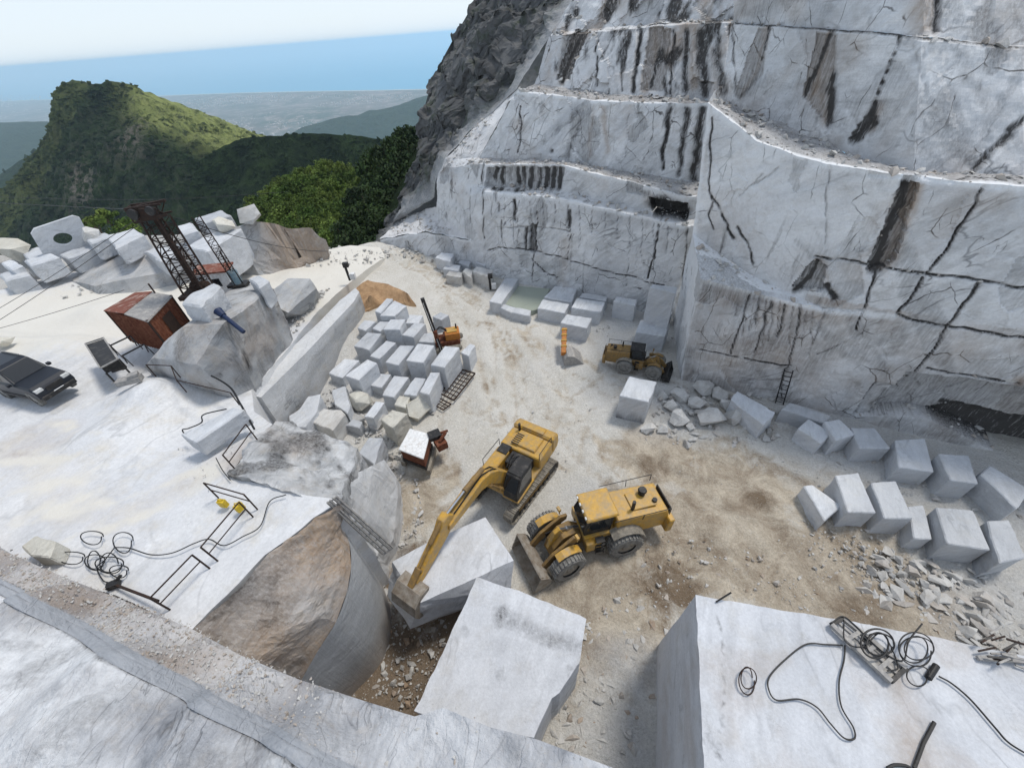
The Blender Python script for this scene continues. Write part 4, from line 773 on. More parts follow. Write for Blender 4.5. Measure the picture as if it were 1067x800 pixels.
terrain('dark_ridge', [
 [(205,170,420),(232,152,425),(255,144,430),(275,142,430),(300,141,430),(325,139,430),(350,140,430),(375,142,430),(395,146,430),(425,150,420),(460,155,420)],
 [(200,205,400),(228,195,400),(250,190,400),(272,188,400),(298,186,400),(323,186,400),(350,186,400),(375,188,400),(395,190,400),(425,195,400),(460,200,400)],
 [(200,330,300),(228,330,300),(250,330,300),(272,330,300),(298,330,300),(323,330,300),(350,330,300),(375,330,300),(395,330,300),(425,330,300),(460,330,300)]], 2.0, 2.0, M['hill'], 15, .028, 8)
terrain('left_valley_side', [
 [(-90,215,1500),(-30,200,1500),(0,183,1500),(20,168,1500),(40,156,1500),(70,140,1500),(110,130,1500)],
 [(-90,300,1100),(-30,290,1100),(0,280,1100),(20,270,1100),(45,260,1100),(80,250,1100),(120,250,1100)],
 [(-90,420,700),(-30,410,700),(0,400,700),(30,390,700),(60,380,700),(90,370,700),(130,370,700)]], 9, 9, M['hill'], 26, .006, 14)
terrain('far_left_hill', [
 [(-120,136,4200),(-40,130,4200),(0,128,4200),(25,127,4200),(50,127,4200),(80,135,4200),(130,150,4200)],
 [(-120,190,3000),(-40,185,3000),(0,180,3000),(25,175,3000),(50,170,3000),(80,170,3000),(130,175,3000)],
 [(-120,300,2000),(-40,300,2000),(0,300,2000),(25,290,2000),(50,290,2000),(80,290,2000),(130,290,2000)]], 26, 26, M['farhill'], 60, .0022, 15)
terrain('blue_mountain', [
 [(230,165,4200),(270,152,4200),(300,141,4200),(315,133,4200),(330,129,4200),(345,124,4200),(360,121,4200),(372,121,4300),(385,116,4400),(400,114,4500),(415,110,4600),(430,104,4700),(450,98,4800),(500,85,4900)],
 [(225,210,3200),(265,205,3200),(297,200,3200),(312,195,3200),(328,195,3200),(343,190,3200),(358,190,3200),(370,190,3200),(384,185,3200),(399,185,3200),(414,180,3200),(430,180,3200),(450,170,3200),(500,160,3200)],
 [(225,300,2200),(265,300,2200),(297,300,2200),(312,300,2200),(328,300,2200),(343,300,2200),(358,300,2200),(370,300,2200),(384,300,2200),(399,300,2200),(414,300,2200),(430,300,2200),(450,300,2200),(500,300,2200)]], 24, 24, M['farhill'], 95, .0022, 21)
SEA = -905.0
coast = [U(x, y, SEA) for x, y in [(-200,112),(-60,108),(0,106),(60,104),(110,102.5),(180,100),(250,97.5),(320,96),(390,95),(440,94),(480,93),(560,92)]]
near = [U(x, y, SEA) for x, y in [(-200,300),(-60,290),(0,280),(60,270),(110,260),(180,250),(250,240),(320,235),(390,230),(440,225),(480,220),(560,215)]]
V_, F_ = loft([coast, near], 150, 150); V_[:, 2] += 2 + np.clip(segdist(V_, coast) / 3000, 0, 1) * np.maximum(fbm(V_ * .0006, 4, 5) * 50 + 22, 1)
struct('coastal_plain', V_, F_, M['plain'])
sb = [p + (p - CAM) * np.array([.012, .012, 0]) for p in coast]
V_, F_ = loft([[p * [1, 1, 0] + [0, 0, SEA + 5] for p in sb], [p * [1, 1, 0] + [0, 0, SEA + 6] for p in coast]], 120, 120); struct('beach', V_, F_, M['sand'])
struct('sea', [(-250000, 2000, SEA), (250000, 2000, SEA), (250000, 120000, SEA), (-250000, 120000, SEA)], [(0, 1, 2, 3)], M['sea'])
hb = MB(); k = 0
for i in range(2600):
    x_ = random.uniform(0, 450); y_ = 100 + abs(random.gauss(0, 1)) * 22 ; p = U(x_, y_, SEA)
    if fbm(np.array([p]) * .0005, 3, 4)[0] < -.05: continue
    s_ = random.uniform(14, 42); hb.box((p[0], p[1], SEA + 14), (s_, s_ * .7, 30), random.uniform(0, 3))
struct('town', hb.v, hb.f, M['town'], kind='stuff')

# ================================================================== OBJECTS
def fz(x, y): return float(floor_z(np.array([x]), np.array([y]))[0])
def tz(x, y): return float(ter_zf(np.array([x]), np.array([y]))[0])
def onf(px, py, h=0, g=fz):     # place on a ground function
    z = 0.0 if g is fz else 8.0
    for _ in range(8): p = U(px, py, z + h); z = g(p[0], p[1])
    return U(px, py, z + h), z
def solid(name, top, zt, zb, mat, label, cat='stone block', group=None, amp=.06, cuts=4, tilt=None, botsh=(0, 0), bev=.05, stain=None):
    tp = [U(x, y, zt if np.isscalar(zt) else zt[i]) for i, (x, y) in enumerate(top)]
    c = np.mean(tp, 0); o3 = np.array([c[0], c[1], zb]); n = len(tp); bm = bmesh.new()
    a = [bm.verts.new(p - o3) for p in tp]; b_ = [bm.verts.new((p[0] - o3[0] + botsh[0], p[1] - o3[1] + botsh[1], 0)) for p in tp]
    bm.faces.new(a); bm.faces.new(b_[::-1])
    for i in range(n): bm.faces.new((a[i], b_[i], b_[(i + 1) % n], a[(i + 1) % n]))
    bmesh.ops.recalc_face_normals(bm, faces=bm.faces)
    bmesh.ops.bevel(bm, geom=list(bm.edges), offset=bev, segments=1, affect='EDGES', clamp_overlap=True)
    for k in range(3):
        es = [e for e in bm.edges if e.calc_length() > .45]
        if es: bmesh.ops.subdivide_edges(bm, edges=es, cuts=1); bmesh.ops.triangulate(bm, faces=[f for f in bm.faces if len(f.verts) > 4])
    V_ = np.array([v.co[:] for v in bm.verts]); s_ = random.randint(0, 999)
    V_ = V_ + np.stack([fbm(V_ * 1.1 + s_, 4, k) for k in range(3)], 1) * amp + np.stack([np.maximum(0, fbm(V_ * 2.3 + s_, 3, k) - .25) for k in (5, 6, 7)], 1) * -amp * 2
    bm.verts.index_update(); F_ = [tuple(v.index for v in f.verts) for f in bm.faces]; bm.free()
    S = stain(V_ + o3) if stain else None
    o = mkobj(name, V_ + o3, F_, mat, origin=o3, stain=S)
    return tag(o, label, cat, group)
def zq(x0, y0, sc, l): return [(x0 + x / sc, y0 + y / sc) for x, y in l]
G1 = 'sawn blocks stacked in the block yard'
yard = [
 ([(320,185),(390,110),(425,112),(355,195)],1.5,'narrow grey block at the far end of the yard against the orange earth'),
 ([(350,205),(432,122),(500,150),(430,210)],1.7,'wide pale block farthest from the camera, beside the orange earth bank'),
 ([(225,275),(265,232),(330,238),(270,290)],1.0,'low flat block nearest the far end of the sawn bench'),
 ([(308,278),(352,236),(408,240),(352,292)],1.3,'low bright topped block just left of the tall block behind the row'),
 ([(368,282),(410,225),(492,228),(462,285)],2.3,'tall square block in the second row, behind the wide central one'),
 ([(470,315),(545,245),(605,252),(535,328)],1.9,'block with bright top just left of the drill mast'),
 ([(492,250),(515,200),(590,205),(565,250)],.9,'dusty low slab behind the block left of the drill mast'),
 ([(205,375),(280,300),(360,305),(290,398)],1.6,'large block at the left end of the middle row'),
 ([(293,430),(385,345),(442,355),(345,448)],1.7,'long narrow block second in the middle row'),
 ([(380,465),(462,370),(545,376),(452,482)],1.8,'broad block in the centre of the yard'),
 ([(495,455),(562,360),(655,370),(590,468)],2.2,'tall block with square front face right of centre in the yard'),
 ([(562,352),(598,305),(642,300),(655,355)],1.3,'block half hidden behind the foot of the drill'),
 ([(630,480),(712,375),(793,385),(708,497)],2.5,'tall block at the right end of the middle row, under the drill'),
 ([(800,412),(850,362),(882,370),(845,432)],1.6,'small block to the right of the drilling rig'),
 ([(640,212),(690,188),(736,203),(690,232)],1.4,'small block behind the drill beside the haul road'),
 ([(65,525),(155,445),(237,455),(140,552)],1.0,'low dusty block at the left end of the front rows'),
 ([(158,542),(282,450),(335,470),(232,565)],2.1,'big block with long sloping grey side facing the camera'),
 ([(290,592),(345,525),(415,532),(360,606)],1.0,'short low block in the front row, left of the long ones'),
 ([(360,648),(430,540),(512,546),(430,660)],1.3,'long pale block second in the front row'),
 ([(480,642),(545,545),(607,555),(552,650)],1.4,'narrow block third in the front row'),
 ([(570,632),(630,522),(684,520),(624,645)],2.0,'tall thin block at the right end of the front row beside the iron grid'),
 ([(262,765),(330,680),(377,685),(312,778)],1.4,'white block in front of the front row, left of the yellowish stone'),
]
for q, h, lb in yard:
    P2 = zq(330, 290, 5.335, q); c = np.mean(P2, 0); p, z = onf(c[0], c[1], h)
    solid('marble_block', P2, z + h, z - .3, M['block'], lb, group=G1)
ylw = [([(428,702),(460,650),(520,655),(492,716)],1.1,'small cream coloured block in front of the narrow blocks'),
       ([(400,800),(440,752),(500,752),(475,812)],1.3,'yellowish block with broken corner above the white topped machine')]
for q, h, lb in ylw:
    P2 = zq(330, 290, 5.335, q); c = np.mean(P2, 0); p, z = onf(c[0], c[1], h); solid('marble_block', P2, z + h, z - .3, M['yblock'], lb, amp=.09, group=G1)
G2 = 'blocks parked in two rows below the cliff'
rows_ = [
 ([(242,150),(270,127),(412,172),(392,197)],1.2,'long low block tight against the cliff foot behind the first two blocks'),
 ([(298,214),(335,182),(417,232),(375,266)],1.2,'lit block leaning at the left end of the back row'),
 ([(388,192),(440,184),(492,236),(428,256)],1.5,'dark sided block second in the back row'),
 ([(478,212),(562,213),(614,284),(507,282)],1.4,'square block third in the back row'),
 ([(630,255),(732,250),(762,364),(640,347)],1.4,'large flat topped block in the middle of the back row'),
 ([(775,300),(882,308),(912,405),(817,392)],1.6,'block with bluish top right of the middle of the back row'),
 ([(920,372),(950,340),(1090,425),(1045,490)],1.6,'long block at the right end of the back row, cut by the frame'),
 ([(318,412),(348,406),(450,478),(388,530)],1.0,'wedge shaped block pointing left at the near left end'),
 ([(425,375),(502,364),(566,504),(468,500)],1.5,'long bright block with ochre smear at the left of the front row'),
 ([(547,400),(632,393),(692,524),(590,520)],1.5,'long bright block second in the front row below the cliff'),
 ([(672,480),(728,476),(757,594),(692,588)],1.0,'narrow low block sunk between two bigger ones in the front row'),
 ([(768,482),(895,494),(955,630),(808,608)],1.5,'widest block of the front row, two toned top'),
 ([(940,530),(1016,524),(1075,655),(985,675)],1.5,'dark block at the right edge of the front row'),
]
for q, h, lb in rows_:
    P2 = zq(740, 380, 3.263, q); c = np.mean(P2, 0); p, z = onf(c[0], c[1], h)
    solid('marble_block', P2, z + h, z - .3, M['block'], lb, group=G2, amp=.05)
G3 = 'blocks standing at the back wall'
bw = [
 ([(285,288),(305,255),(402,272),(385,306)],1.3,'white topped block in the front left of the back wall cluster'),
 ([(308,248),(350,205),(432,216),(412,266)],.9,'flat block right of the water basin'),
 ([(348,178),(366,160),(422,172),(402,196)],1.2,'small block standing against the back wall above the basin'),
 ([(410,286),(432,250),(537,265),(520,302)],1.4,'white topped block in the middle of the cluster'),
 ([(440,246),(452,230),(547,245),(538,262)],1.2,'thin block behind the middle block of the cluster'),
 ([(370,342),(392,310),(487,325),(468,362)],1.5,'nearest block of the cluster, behind the orange arm'),
 ([(566,262),(578,245),(656,256),(648,278)],1.9,'upright blue grey block standing alone by the wall'),
 ([(680,302),(696,287),(787,302),(775,326)],1.0,'thin block behind the one beside the black cab loader'),
 ([(650,376),(667,330),(777,346),(757,392)],1.7,'large square block beside the black cab loader'),
 ([(700,212),(712,199),(803,211),(797,232)],5.2,'tall slab leaning in the corner where both cliffs meet'),
]
for q, h, lb in bw:
    P2 = zq(480, 240, 3.557, q); c = np.mean(P2, 0); p, z = onf(c[0], c[1], h)
    solid('marble_block', P2, z + h, z - .3, M['block'], lb, group=G3)
solid('marble_block', zq(480, 240, 3.557, [(588,612),(626,540),(727,560),(697,637)]), 2.4, -.2, M['block'], 'mottled cube of marble standing alone on the haul floor', amp=.07,
      stain=lambda V_: np.c_[np.clip((1.4 - V_[:, 2]) * .35 + fbm(V_ * 2, 3, 4) * .3, 0, .5) * (V_[:, 2] < 2.2), V_[:, 0] * 0, V_[:, 0] * 0])
GS = 'small blocks and lumps under the low bench'
for q, h, lb, mt in [([(793,172),(818,152),(864,158),(850,186)],1.5,'largest cube of the small group under the low bench','block'),([(822,212),(838,195),(890,200),(880,222)],.9,'bright flat block below the largest cube of that group','block'),([(832,236),(850,220),(898,226),(890,246)],.9,'lowest block on the left of the small group','rubble'),([(878,190),(890,180),(928,186),(920,206)],.8,'little block in the centre of the small group','block'),([(930,222),(948,205),(1008,218),(1000,246)],1.3,'rough block at the right end of the small group','rubble'),([(946,190),(955,178),(988,184),(980,204)],1.0,'upper right block of the small group','block'),([(896,224),(905,212),(934,218),(928,246)],1.1,'narrow block between the lowest and the rightmost one','rubble')]:
    P2 = zq(230, 220, 3.557, q); c = np.mean(P2, 0); p, z = onf(c[0], c[1], h); solid('marble_block', P2, z + h, z - .3, M[mt], lb, group=GS, amp=.09)
# water basin
o = thing('water_basin', tuple(onf(541,312,0)[0]), 'shallow basin of greenish water walled by sawn blocks at the back wall', 'basin')
def part_solid(nm, q, h, mat):
    P2 = zq(480, 240, 3.557, q); c = np.mean(P2, 0); p, z = onf(c[0], c[1], h); b_ = solid(nm, P2, z + h, z - .3, mat, None, None)
    del_ = [k for k in ('label', 'category') if k in b_]
    for k in del_: del b_[k]
    b_.location = b_.location - o.location; b_.parent = o; return b_
part_solid('side_wall', [(105,262),(165,175),(215,180),(150,272)], 1.0, M['block'])
part_solid('front_wall', [(110,270),(125,262),(205,285),(190,306)], .7, M['block'])
part_solid('front_wall', [(188,304),(205,285),(262,296),(255,318)], .8, M['block'])
part_solid('water', [(150,270),(205,205),(330,215),(300,285),(262,298),(205,287)], .35, M['pool'])

# ---- boulders
def boulder(name, px, py, r, label, cat='boulder', group=None, mat=None, g=fz, flat=.75, zz=None):
    p, z = onf(px, py, r * .4, g) if zz is None else (U(px, py, zz), zz - r * .4)
    pts = []
    for k in range(16):
        v = Vector((random.gauss(0, 1), random.gauss(0, 1), random.gauss(0, 1))).normalized(); pts.append((v.x * r * random.uniform(.75, 1.15), v.y * r * random.uniform(.7, 1.05), v.z * r * flat))
    V_, F_ = hullrock(pts, r * .45, r * .12, 1.3 / r, random.randint(0, 99)); V_[:, 2] -= V_[:, 2].min() * .75
    o3 = np.array([p[0], p[1], z]); o_ = mkobj(name, V_ + o3, F_, mat or M['rubble'], origin=o3); return tag(o_, label, cat, group)
GB = 'broken boulders heaped at the foot of the cliff corner'
bl = [(708,411,.8,'grey boulder at the top left of the heap by the cliff corner'),(733,405,.9,'pale angular boulder against the foot of the cliff corner'),(700,423,.6,'small stone left of the white capped boulder in the heap'),(707,436,.85,'white capped boulder at the lower left of the heap'),(741,437,1.0,'large upright boulder in the middle of the heap'),(763,434,.85,'rounded grey boulder right of the large upright one'),(750,411,.75,'boulder behind the middle of the heap below the cliff'),(727,420,.7,'boulder wedged in the centre of the heap'),(676,447,.55,'small dark stone beside the mottled cube'),(690,448,.5,'low stone at the near edge of the heap'),(718,445,.4,'smallest stone in front of the heap'),(690,412,.5,'lone stone between the heap and the small loader'),(757,422,.6,'flat stone beneath the long leaning slab')]
for x, y, r, lb in bl: boulder('boulder', x, y, r, lb, group=GB)
solid('marble_slab', zq(740, 380, 3.263, [(70,118),(92,88),(222,162),(182,205)]), 1.5, .1, M['block'], 'long pale slab leaning at the right end of the boulder heap', amp=.1)
GY = 'irregular lumps between the yard and the outcrop'
for x, y, r, lb, mt in [(376,418,1.0,'pale brown stained lump behind the white block in front of the yard','yblock'),(439,427,1.35,'big yellowish boulder nearest the iron grid','yblock'),(372,437,.7,'small pale lump between the sawn white block and the outcrop','rubble'),(423,415,.5,'small grey stone between the cream blocks','rubble'),(405,408,.4,'little stone at the foot of the front row','rubble'),(395,440,.8,'whitish lump just above the shelf','rubble')]: boulder('boulder', x, y, r, lb, group=GY, mat=M[mt])
for q, h, lb in [([(430,118),(470,92),(500,45),(548,38),(535,100),(490,160),(440,155)],1.6,'tall irregular white block beside the end of the sawn bench'),([(588,22),(640,5),(657,80),(648,110),(600,75)],1.3,'upright oval slab of pale marble in front of the bench'),([(505,132),(560,88),(622,95),(640,110),(590,172)],1.4,'broad dusty white block below the oval slab'),([(640,150),(665,130),(705,138),(690,165)],.8,'small block between the broad one and the sawn white one'),([(690,255),(725,195),(779,197),(745,300)],1.9,'bright white block on the shelf above the excavator bucket'),([(770,132),(812,95),(872,108),(812,162)],1.9,'cream block with a dark side next to the yellowish boulder')]:
    P2 = zq(180, 400, 3.557, q); c = np.mean(P2, 0); p, z = onf(c[0], c[1], h); z = max(z, 0)
    solid('marble_block', P2, z + h, z - .4, M['yblock'] if 'cream' in lb else M['rubble'] if 'dusty' in lb else M['block'], lb, group=GY, amp=.1)

# ---- dump of blocks on the left rim
GD = 'blocks tipped along the left rim'
def zd(l): return zq(0, 220, 5.335, l)
dm = [
 (zd([(325,240),(540,172),(612,182),(372,258)]),10.3,8.0,'long low block in the middle of the left rim'),
 (zd([(600,150),(735,92),(800,128),(640,205)]),11.0,8.0,'large block with bright broken top right of the long one on the rim'),
 (zd([(132,272),(290,234),(325,252),(160,305)]),10.6,8.0,'big square faced block on the rim near the left edge'),
 (zd([(-10,348),(120,310),(165,350),(20,392)]),10.0,8.2,'block cut by the left edge of the frame'),
 (zd([(0,290),(60,268),(130,300),(60,325)]),10.4,8.4,'grey block behind the one at the left edge'),
 (zd([(470,150),(590,120),(625,140),(500,180)]),11.0,9.0,'slab lying behind the long rim block'),
 (zd([(440,120),(500,115),(510,135),(460,145)]),11.2,9.2,'small block just right of the pierced plate'),
 ([(202,227),(231,219),(241,224),(212,232)],11.2,9.0,'bright block perched highest on the right half of the rim'),
 ([(183,236),(200,231),(206,240),(190,245)],10.8,9.0,'flat slab left of the perched block'),
 ([(192,257),(226,240),(252,238),(216,262)],10.2,6.6,'large grey sided block under the perched one'),
 ([(112,245),(136,240),(143,250),(122,257)],10.6,8.6,'block with blue grey side behind the derrick head'),
 ([(150,262),(170,255),(186,262),(168,272)],9.9,8.2,'small block behind the lattice of the derrick'),
 ([(20,262),(40,257),(52,266),(30,272)],10.2,8.6,'low block below the pierced plate'),
]
for q, zt, zb, lb in dm: solid('marble_block', q, zt - .45, (zt - 2.0 if zb > 7 else zb), M['block'], lb, group=GD, amp=.12, bev=.1)
boulder('boulder', 258, 224, 1.3, 'rounded white boulder on the crest left of the bushes', group=GD, zz=10.6)
boulder('boulder', 233, 236, 1.0, 'ochre stone beside the perched rim block', group=GD, mat=M['yblock'], zz=10.2)
boulder('boulder', 8, 262, 1.6, 'rough brown boulder at the far left of the rim', group=GD, mat=M['yblock'], zz=10)
boulder('boulder', 95, 246, .9, 'small boulder between the pierced plate and the big rim block', group=GD, zz=10.6)
boulder('boulder', 2, 355, .7, 'small tan boulder on the haul road at the left edge of the photo', mat=M['yblock'], zz=8.6)
# pierced plate: tilted slab with a round hole
c0_ = U(66, 249, 10.6); nrm = Vector((CAM[0] - c0_[0], CAM[1] - c0_[1], 2.0)).normalized()
tx = Vector((0, 0, 1)).cross(nrm).normalized(); ty = nrm.cross(tx); vs_ = []; k_ = 28
for layer in (0, -1):
    for ring in (0, 1):
        for k in range(k_):
            a = 2 * pi * k / k_
            if ring == 0: x_, y_ = .62 * cos(a), .48 * sin(a)
            else: s_ = 1 / max(abs(cos(a)), abs(sin(a))); x_, y_ = 1.75 * cos(a) * s_ + .25 * sin(a) * s_, 1.35 * sin(a) * s_ + .15 * cos(a) * s_
            vs_.append(Vector(c0_) + tx * x_ + ty * y_ + nrm * layer * .5)
fs_ = []
for k in range(k_):
    j = (k + 1) % k_; fs_ += [(k, j, k_ + j, k_ + k), (2 * k_ + k, 3 * k_ + k, 3 * k_ + j, 2 * k_ + j), (k_ + k, k_ + j, 3 * k_ + j, 3 * k_ + k), (j, k, 2 * k_ + k, 2 * k_ + j)]
tag(mkobj('pierced_slab', [tuple(v) for v in vs_], fs_, M['block'], origin=c0_ - [0, 0, 1.4]), 'square marble slab with a hole through it, tilted on the left rim', 'stone block', GD)

# ---- long slab on the terrace
solid('marble_slab', [(188,452),(243,424),(255,427),(203,461)], 8.85, 7.9, M['block'], 'long grey sided slab lying alone on the white terrace', amp=.05)
# ---- block on the knoll
solid('marble_block', zq(80, 200, 5.335, [(575,615),(640,560),(770,505),(800,520),(715,600),(690,640)]), 11.7, 10.2, M['block'], 'white block on top of the grey knoll at the derrick foot', amp=.12, bev=.1)
solid('marble_block', [(258,290),(270,286),(280,292),(270,300)], 10.6, 9.0, M['block'], 'white block at the right end of the grey knoll', amp=.12, bev=.1)
# rubble block behind knoll
V_, F_ = hullrock(UL([(285,302,7.2),(300,290,7.6),(322,290,7.4),(330,300,6.6),(300,326,6.5),(284,318,7)]) + UL([(285,340,4),(325,330,4),(335,310,4),(290,300,4)]), .3, .15, .8, 5)
tag(mkobj('marble_lump', V_, F_, M['rock'], origin=U(305, 320, 4.5)), 'grey rough lump between the knoll and the sawn bench', 'boulder')
# ---- orange earth bank at the top of the yard
V_, F_, _ = mass([(362,318,2.4),(372,300,3.2),(383,292,3.6),(405,296,3.2),(425,306,2.6),(432,316,1.6),(400,316,2.2),(385,322,2.4),(372,332,1.6)], 0, .25, .25, .9, 33, inner=[(385,305,3.7)], flare=.25)
struct('earth_bank', V_, F_, plain('orange_earth', (.42, .27, .15), .95, 0, (.25, .15, .08), .6, 1.5, bmp=.6))

# ---- great blocks in the foreground
o3 = U(520, 680, 0)
top_ = [(497,601,4.2),(540,615,4.15),(611,644,4.1),(604,690,3.9),(583,722,3.8),(575,727,3.8),(556,768,3.7),(500,757,3.7),(432,741,3.8)]
V_, F_, _ = mass(top_, -1.2, .13, .07, .7, 51); E_ = np.array(UL(top_)); d_ = segdist(V_, list(E_) + [E_[0]]); k_ = np.exp(-(d_ / .13) ** 2)[:, None]; V_ = V_ + k_ * np.stack([fbm(V_ * 2.6, 4, 80 + k) for k in range(3)], 1) * .045
sl_ = np.exp(-(segdist(V_, UL([(520,640,4.1),(560,660,4),(598,672,4)])) / .42) ** 2) * (V_[:, 2] > 3.5)
tag(mkobj('marble_slab', V_, F_, M['bigblock'], origin=(o3[0], o3[1], -.5), stain=np.c_[sl_ * .32 + np.clip(fbm(V_ * 1.5, 5, 36) - .28, 0, .22), sl_ * 0, V_[:, 0] * 0]), 'huge flat white slab with a grey band, lying in front of the excavator', 'stone block')
hb_ = UL([(408,585,2.9),(454,561,2.9),(506,539,2.9),(535,584,2.9),(498,601,2.9),(438,628,2.9),(428,655,.9),(532,612,1.3),(404,622,.9)]) + [U(408,585,2.9) - [0, 0, 3], U(506,539,2.9) - [0, 0, 3], U(454,561,2.9) - [0, 0, 3], U(530,590,2.9) - [0.2, 0, 3], U(440,630,2.9) + [0, .4, -3]]
V_, F_ = hullrock(hb_, .22, .07, .9, 55)
rg = np.clip(1.2 - np.abs(segdist(V_, UL([(408,600,2.4),(435,630,2.2)]))) / .8, 0, 1)
V_ += np.stack([fbm(V_ * 2.2, 4, k) for k in range(3)], 1) * .22 * rg[:, None]
tag(mkobj('marble_block', V_, F_, M['bigblock'], origin=U(470, 600, 0), stain=np.c_[rg * .35, rg * .15, rg * 0]), 'large broken white block the excavator bucket is pulling at', 'stone block')
BT = 6.4
def chip(V_, E_, a=.03):
    E_ = np.array(UL(E_)); d_ = segdist(V_, list(E_) + [E_[0]]); k_ = np.exp(-(d_ / .13) ** 2)[:, None]
    return V_ + k_ * np.stack([fbm(V_ * 2.6, 4, 80 + k) for k in range(3)], 1) * a * 1.6 - k_ * np.array([0, 0, 1]) * np.maximum(0, fbm(V_ * 1.3, 3, 85))[:, None] * a * 2.2
V_ = None
V_, F_, _ = mass([(725,620,BT),(760,626,BT),(900,649,BT),(1000,668,BT),(1100,692,BT),(1330,745,BT),(1330,1050,BT),(736,1050,BT),(733,800,BT),(729,700,BT)], -.6, .13, .07, .5, 61, flare=.03); V_ = chip(V_, [(725,620,BT),(760,626,BT),(900,649,BT),(1000,668,BT),(1100,692,BT),(1330,745,BT),(1330,1050,BT),(736,1050,BT),(733,800,BT),(729,700,BT)])
ln_ = np.exp(-(segdist(V_, UL([(745,632,BT),(752,660,BT),(755,720,BT),(748,790,BT)])) / .04) ** 2) * .35
tag(mkobj('marble_block', V_, F_, M['bigblock'], origin=(9, 4, -.5), stain=np.c_[np.clip(ln_ + np.clip(fbm(V_ * 1.6, 5, 34) - .28, 0, .22), 0, 1), np.clip(np.exp(-(segdist(V_, UL([(935,712,BT),(950,745,BT),(955,800,BT)])) / .45) ** 2) * .42 + np.clip(fbm(V_ * .6, 4, 35) - .1, 0, .25), 0, 1), V_[:, 0] * 0]), 'enormous white topped block in the lower right corner with hoses on it', 'stone block')
def bt(l, dz=0): return [U(x, y, BT + dz) for x, y in zq(767, 575, 3.557, l)]
def smooth(P, n=10):
    P = [np.array(p) for p in P]; P = [2 * P[0] - P[1]] + P + [2 * P[-1] - P[-2]]; out = []
    for i in range(1, len(P) - 2):
        for k in range(n): t_ = k / n; out.append(.5 * ((2 * P[i]) + (-P[i - 1] + P[i + 1]) * t_ + (2 * P[i - 1] - 5 * P[i] + 4 * P[i + 1] - P[i + 2]) * t_ ** 2 + (-P[i - 1] + 3 * P[i] - 3 * P[i + 1] + P[i + 2]) * t_ ** 3))
    return out + [P[-2]]
def hose(name, pts, r, label, cat='hose', mat='hose', group=None):
    p = smooth(pts); return tag(MB().tube(p, r, 6).build(name, M[mat], origin=np.array(pts[0])), label, cat, group)
hose('hose', bt([(395,345),(330,342),(258,342),(180,400),(125,460),(120,505),(150,548),(235,545),(300,575),(350,635),(400,688),(438,690),(435,650),(390,570),(382,480),(400,400),(404,345)], .09), .024, 'black hose looping over the white block left of the steel frame')
hose('cable', bt([(752,460),(800,487),(870,547),(960,650),(1010,705),(1090,755)], .09), .028, 'thick black cable running off the lower right corner')
def coil(cx, cy, rx, ry, n=3, dz=.1, ph=0):
    out = []
    for k in range(n * 14 + 1):
        a = ph + 2 * pi * k / 14; out.append(bt([(cx + rx * cos(a) * (1 + .22 * sin(a * .43)) + 5 * sin(a * .31), cy + ry * sin(a) * (1 + .2 * cos(a * .37)) + 5 * cos(a * .23))], dz + .012 * k)[0])
    return out
hose('hose_coil', coil(525, 345, 52, 48) , .028, 'loops of black hose lying on the steel frame', 'hose')
hose('hose_coil', coil(668, 360, 55, 50), .02, 'coil of black hose right of the steel frame', 'hose')
hose('hose_coil', coil(672, 452, 36, 34, 1), .02, 'small single loop of hose in front of the bigger coil', 'hose')
hose('wire_ring', coil(40, 470, 28, 46, 2, .05), .018, 'ring of rusty wire lying on the left part of the big block', 'wire', 'rusty')
# steel skid frame
fo = thing('steel_skid', tuple(U(905, 677, BT)), 'dusty steel skid frame with crossbars on the big white block', 'frame')
q = bt([(352,268),(398,247),(628,430),(574,480)], .22)
def addp(parent, mbx, nm, mat, bev=0):
    o_ = mbx.build(nm, M[mat], None, bev); o_.data.transform(Matrix.Translation(-Vector(parent.matrix_basis.translation))); o_.parent = parent; return o_
addp(fo, MB().bar(q[0], q[3], .14), 'side_rail', 'dustmetal'); addp(fo, MB().bar(q[1], q[2], .14), 'side_rail', 'dustmetal')
addp(fo, MB().bar(lerp(q[0], q[1], .5), lerp(q[3], q[2], .5), .08), 'centre_rail', 'dustmetal')
for t_ in (0, .28, .55, .8, 1): addp(fo, MB().bar(lerp(q[0], q[3], t_) + [0, 0, .004], lerp(q[1], q[2], t_) + [0, 0, .004], .11, .12), 'crossbar', 'black' if t_ in (0, 1) else 'dustmetal')
addp(fo, MB().add([lerp(q[0], q[3], .4) + [0, 0, -.04], lerp(q[0], q[3], 1) + [0, 0, -.04], lerp(q[1], q[2], 1) + [0, 0, -.04], lerp(q[1], q[2], .4) + [0, 0, -.04]], [(0, 1, 2, 3)]), 'floor_plate', 'dustmetal')
hose('hose', bt([(355,262),(395,238),(440,270),(500,330),(560,380),(620,400),(640,330),(690,265)], .32), .022, 'hose strung along the top of the steel frame')
hose('hose', bt([(400,250),(405,330),(470,350),(540,300),(600,420),(560,440)], .3), .02, 'hose tangled inside the steel frame')
tag(MB().tube(bt([(735,630),(695,705),(660,800)], .08), .05).build('steel_bar', M['black'], origin=bt([(735, 630)])[0]), 'dark steel bar pointing to the bottom edge of the photo', 'bar')
tag(MB().cyl(bt([(742,420)], .12)[0], bt([(712,466)], .12)[0], .09).build('hose_coupling', M['black'], origin=bt([(730, 440)])[0]), 'black coupling at the end of the thick cable', 'coupling')
hose('hose', bt([(560,800),(590,788),(640,795),(670,830)], .08), .04, 'short piece of hose at the bottom edge beside the bar')
tag(MB().bar(bt([(895,392)], .1)[0], bt([(1110,407)], .1)[0], .12, .1).build('timber_beam', M['dustmetal'], origin=bt([(895, 392)])[0]), 'grey beam lying near the right edge of the big block', 'beam')
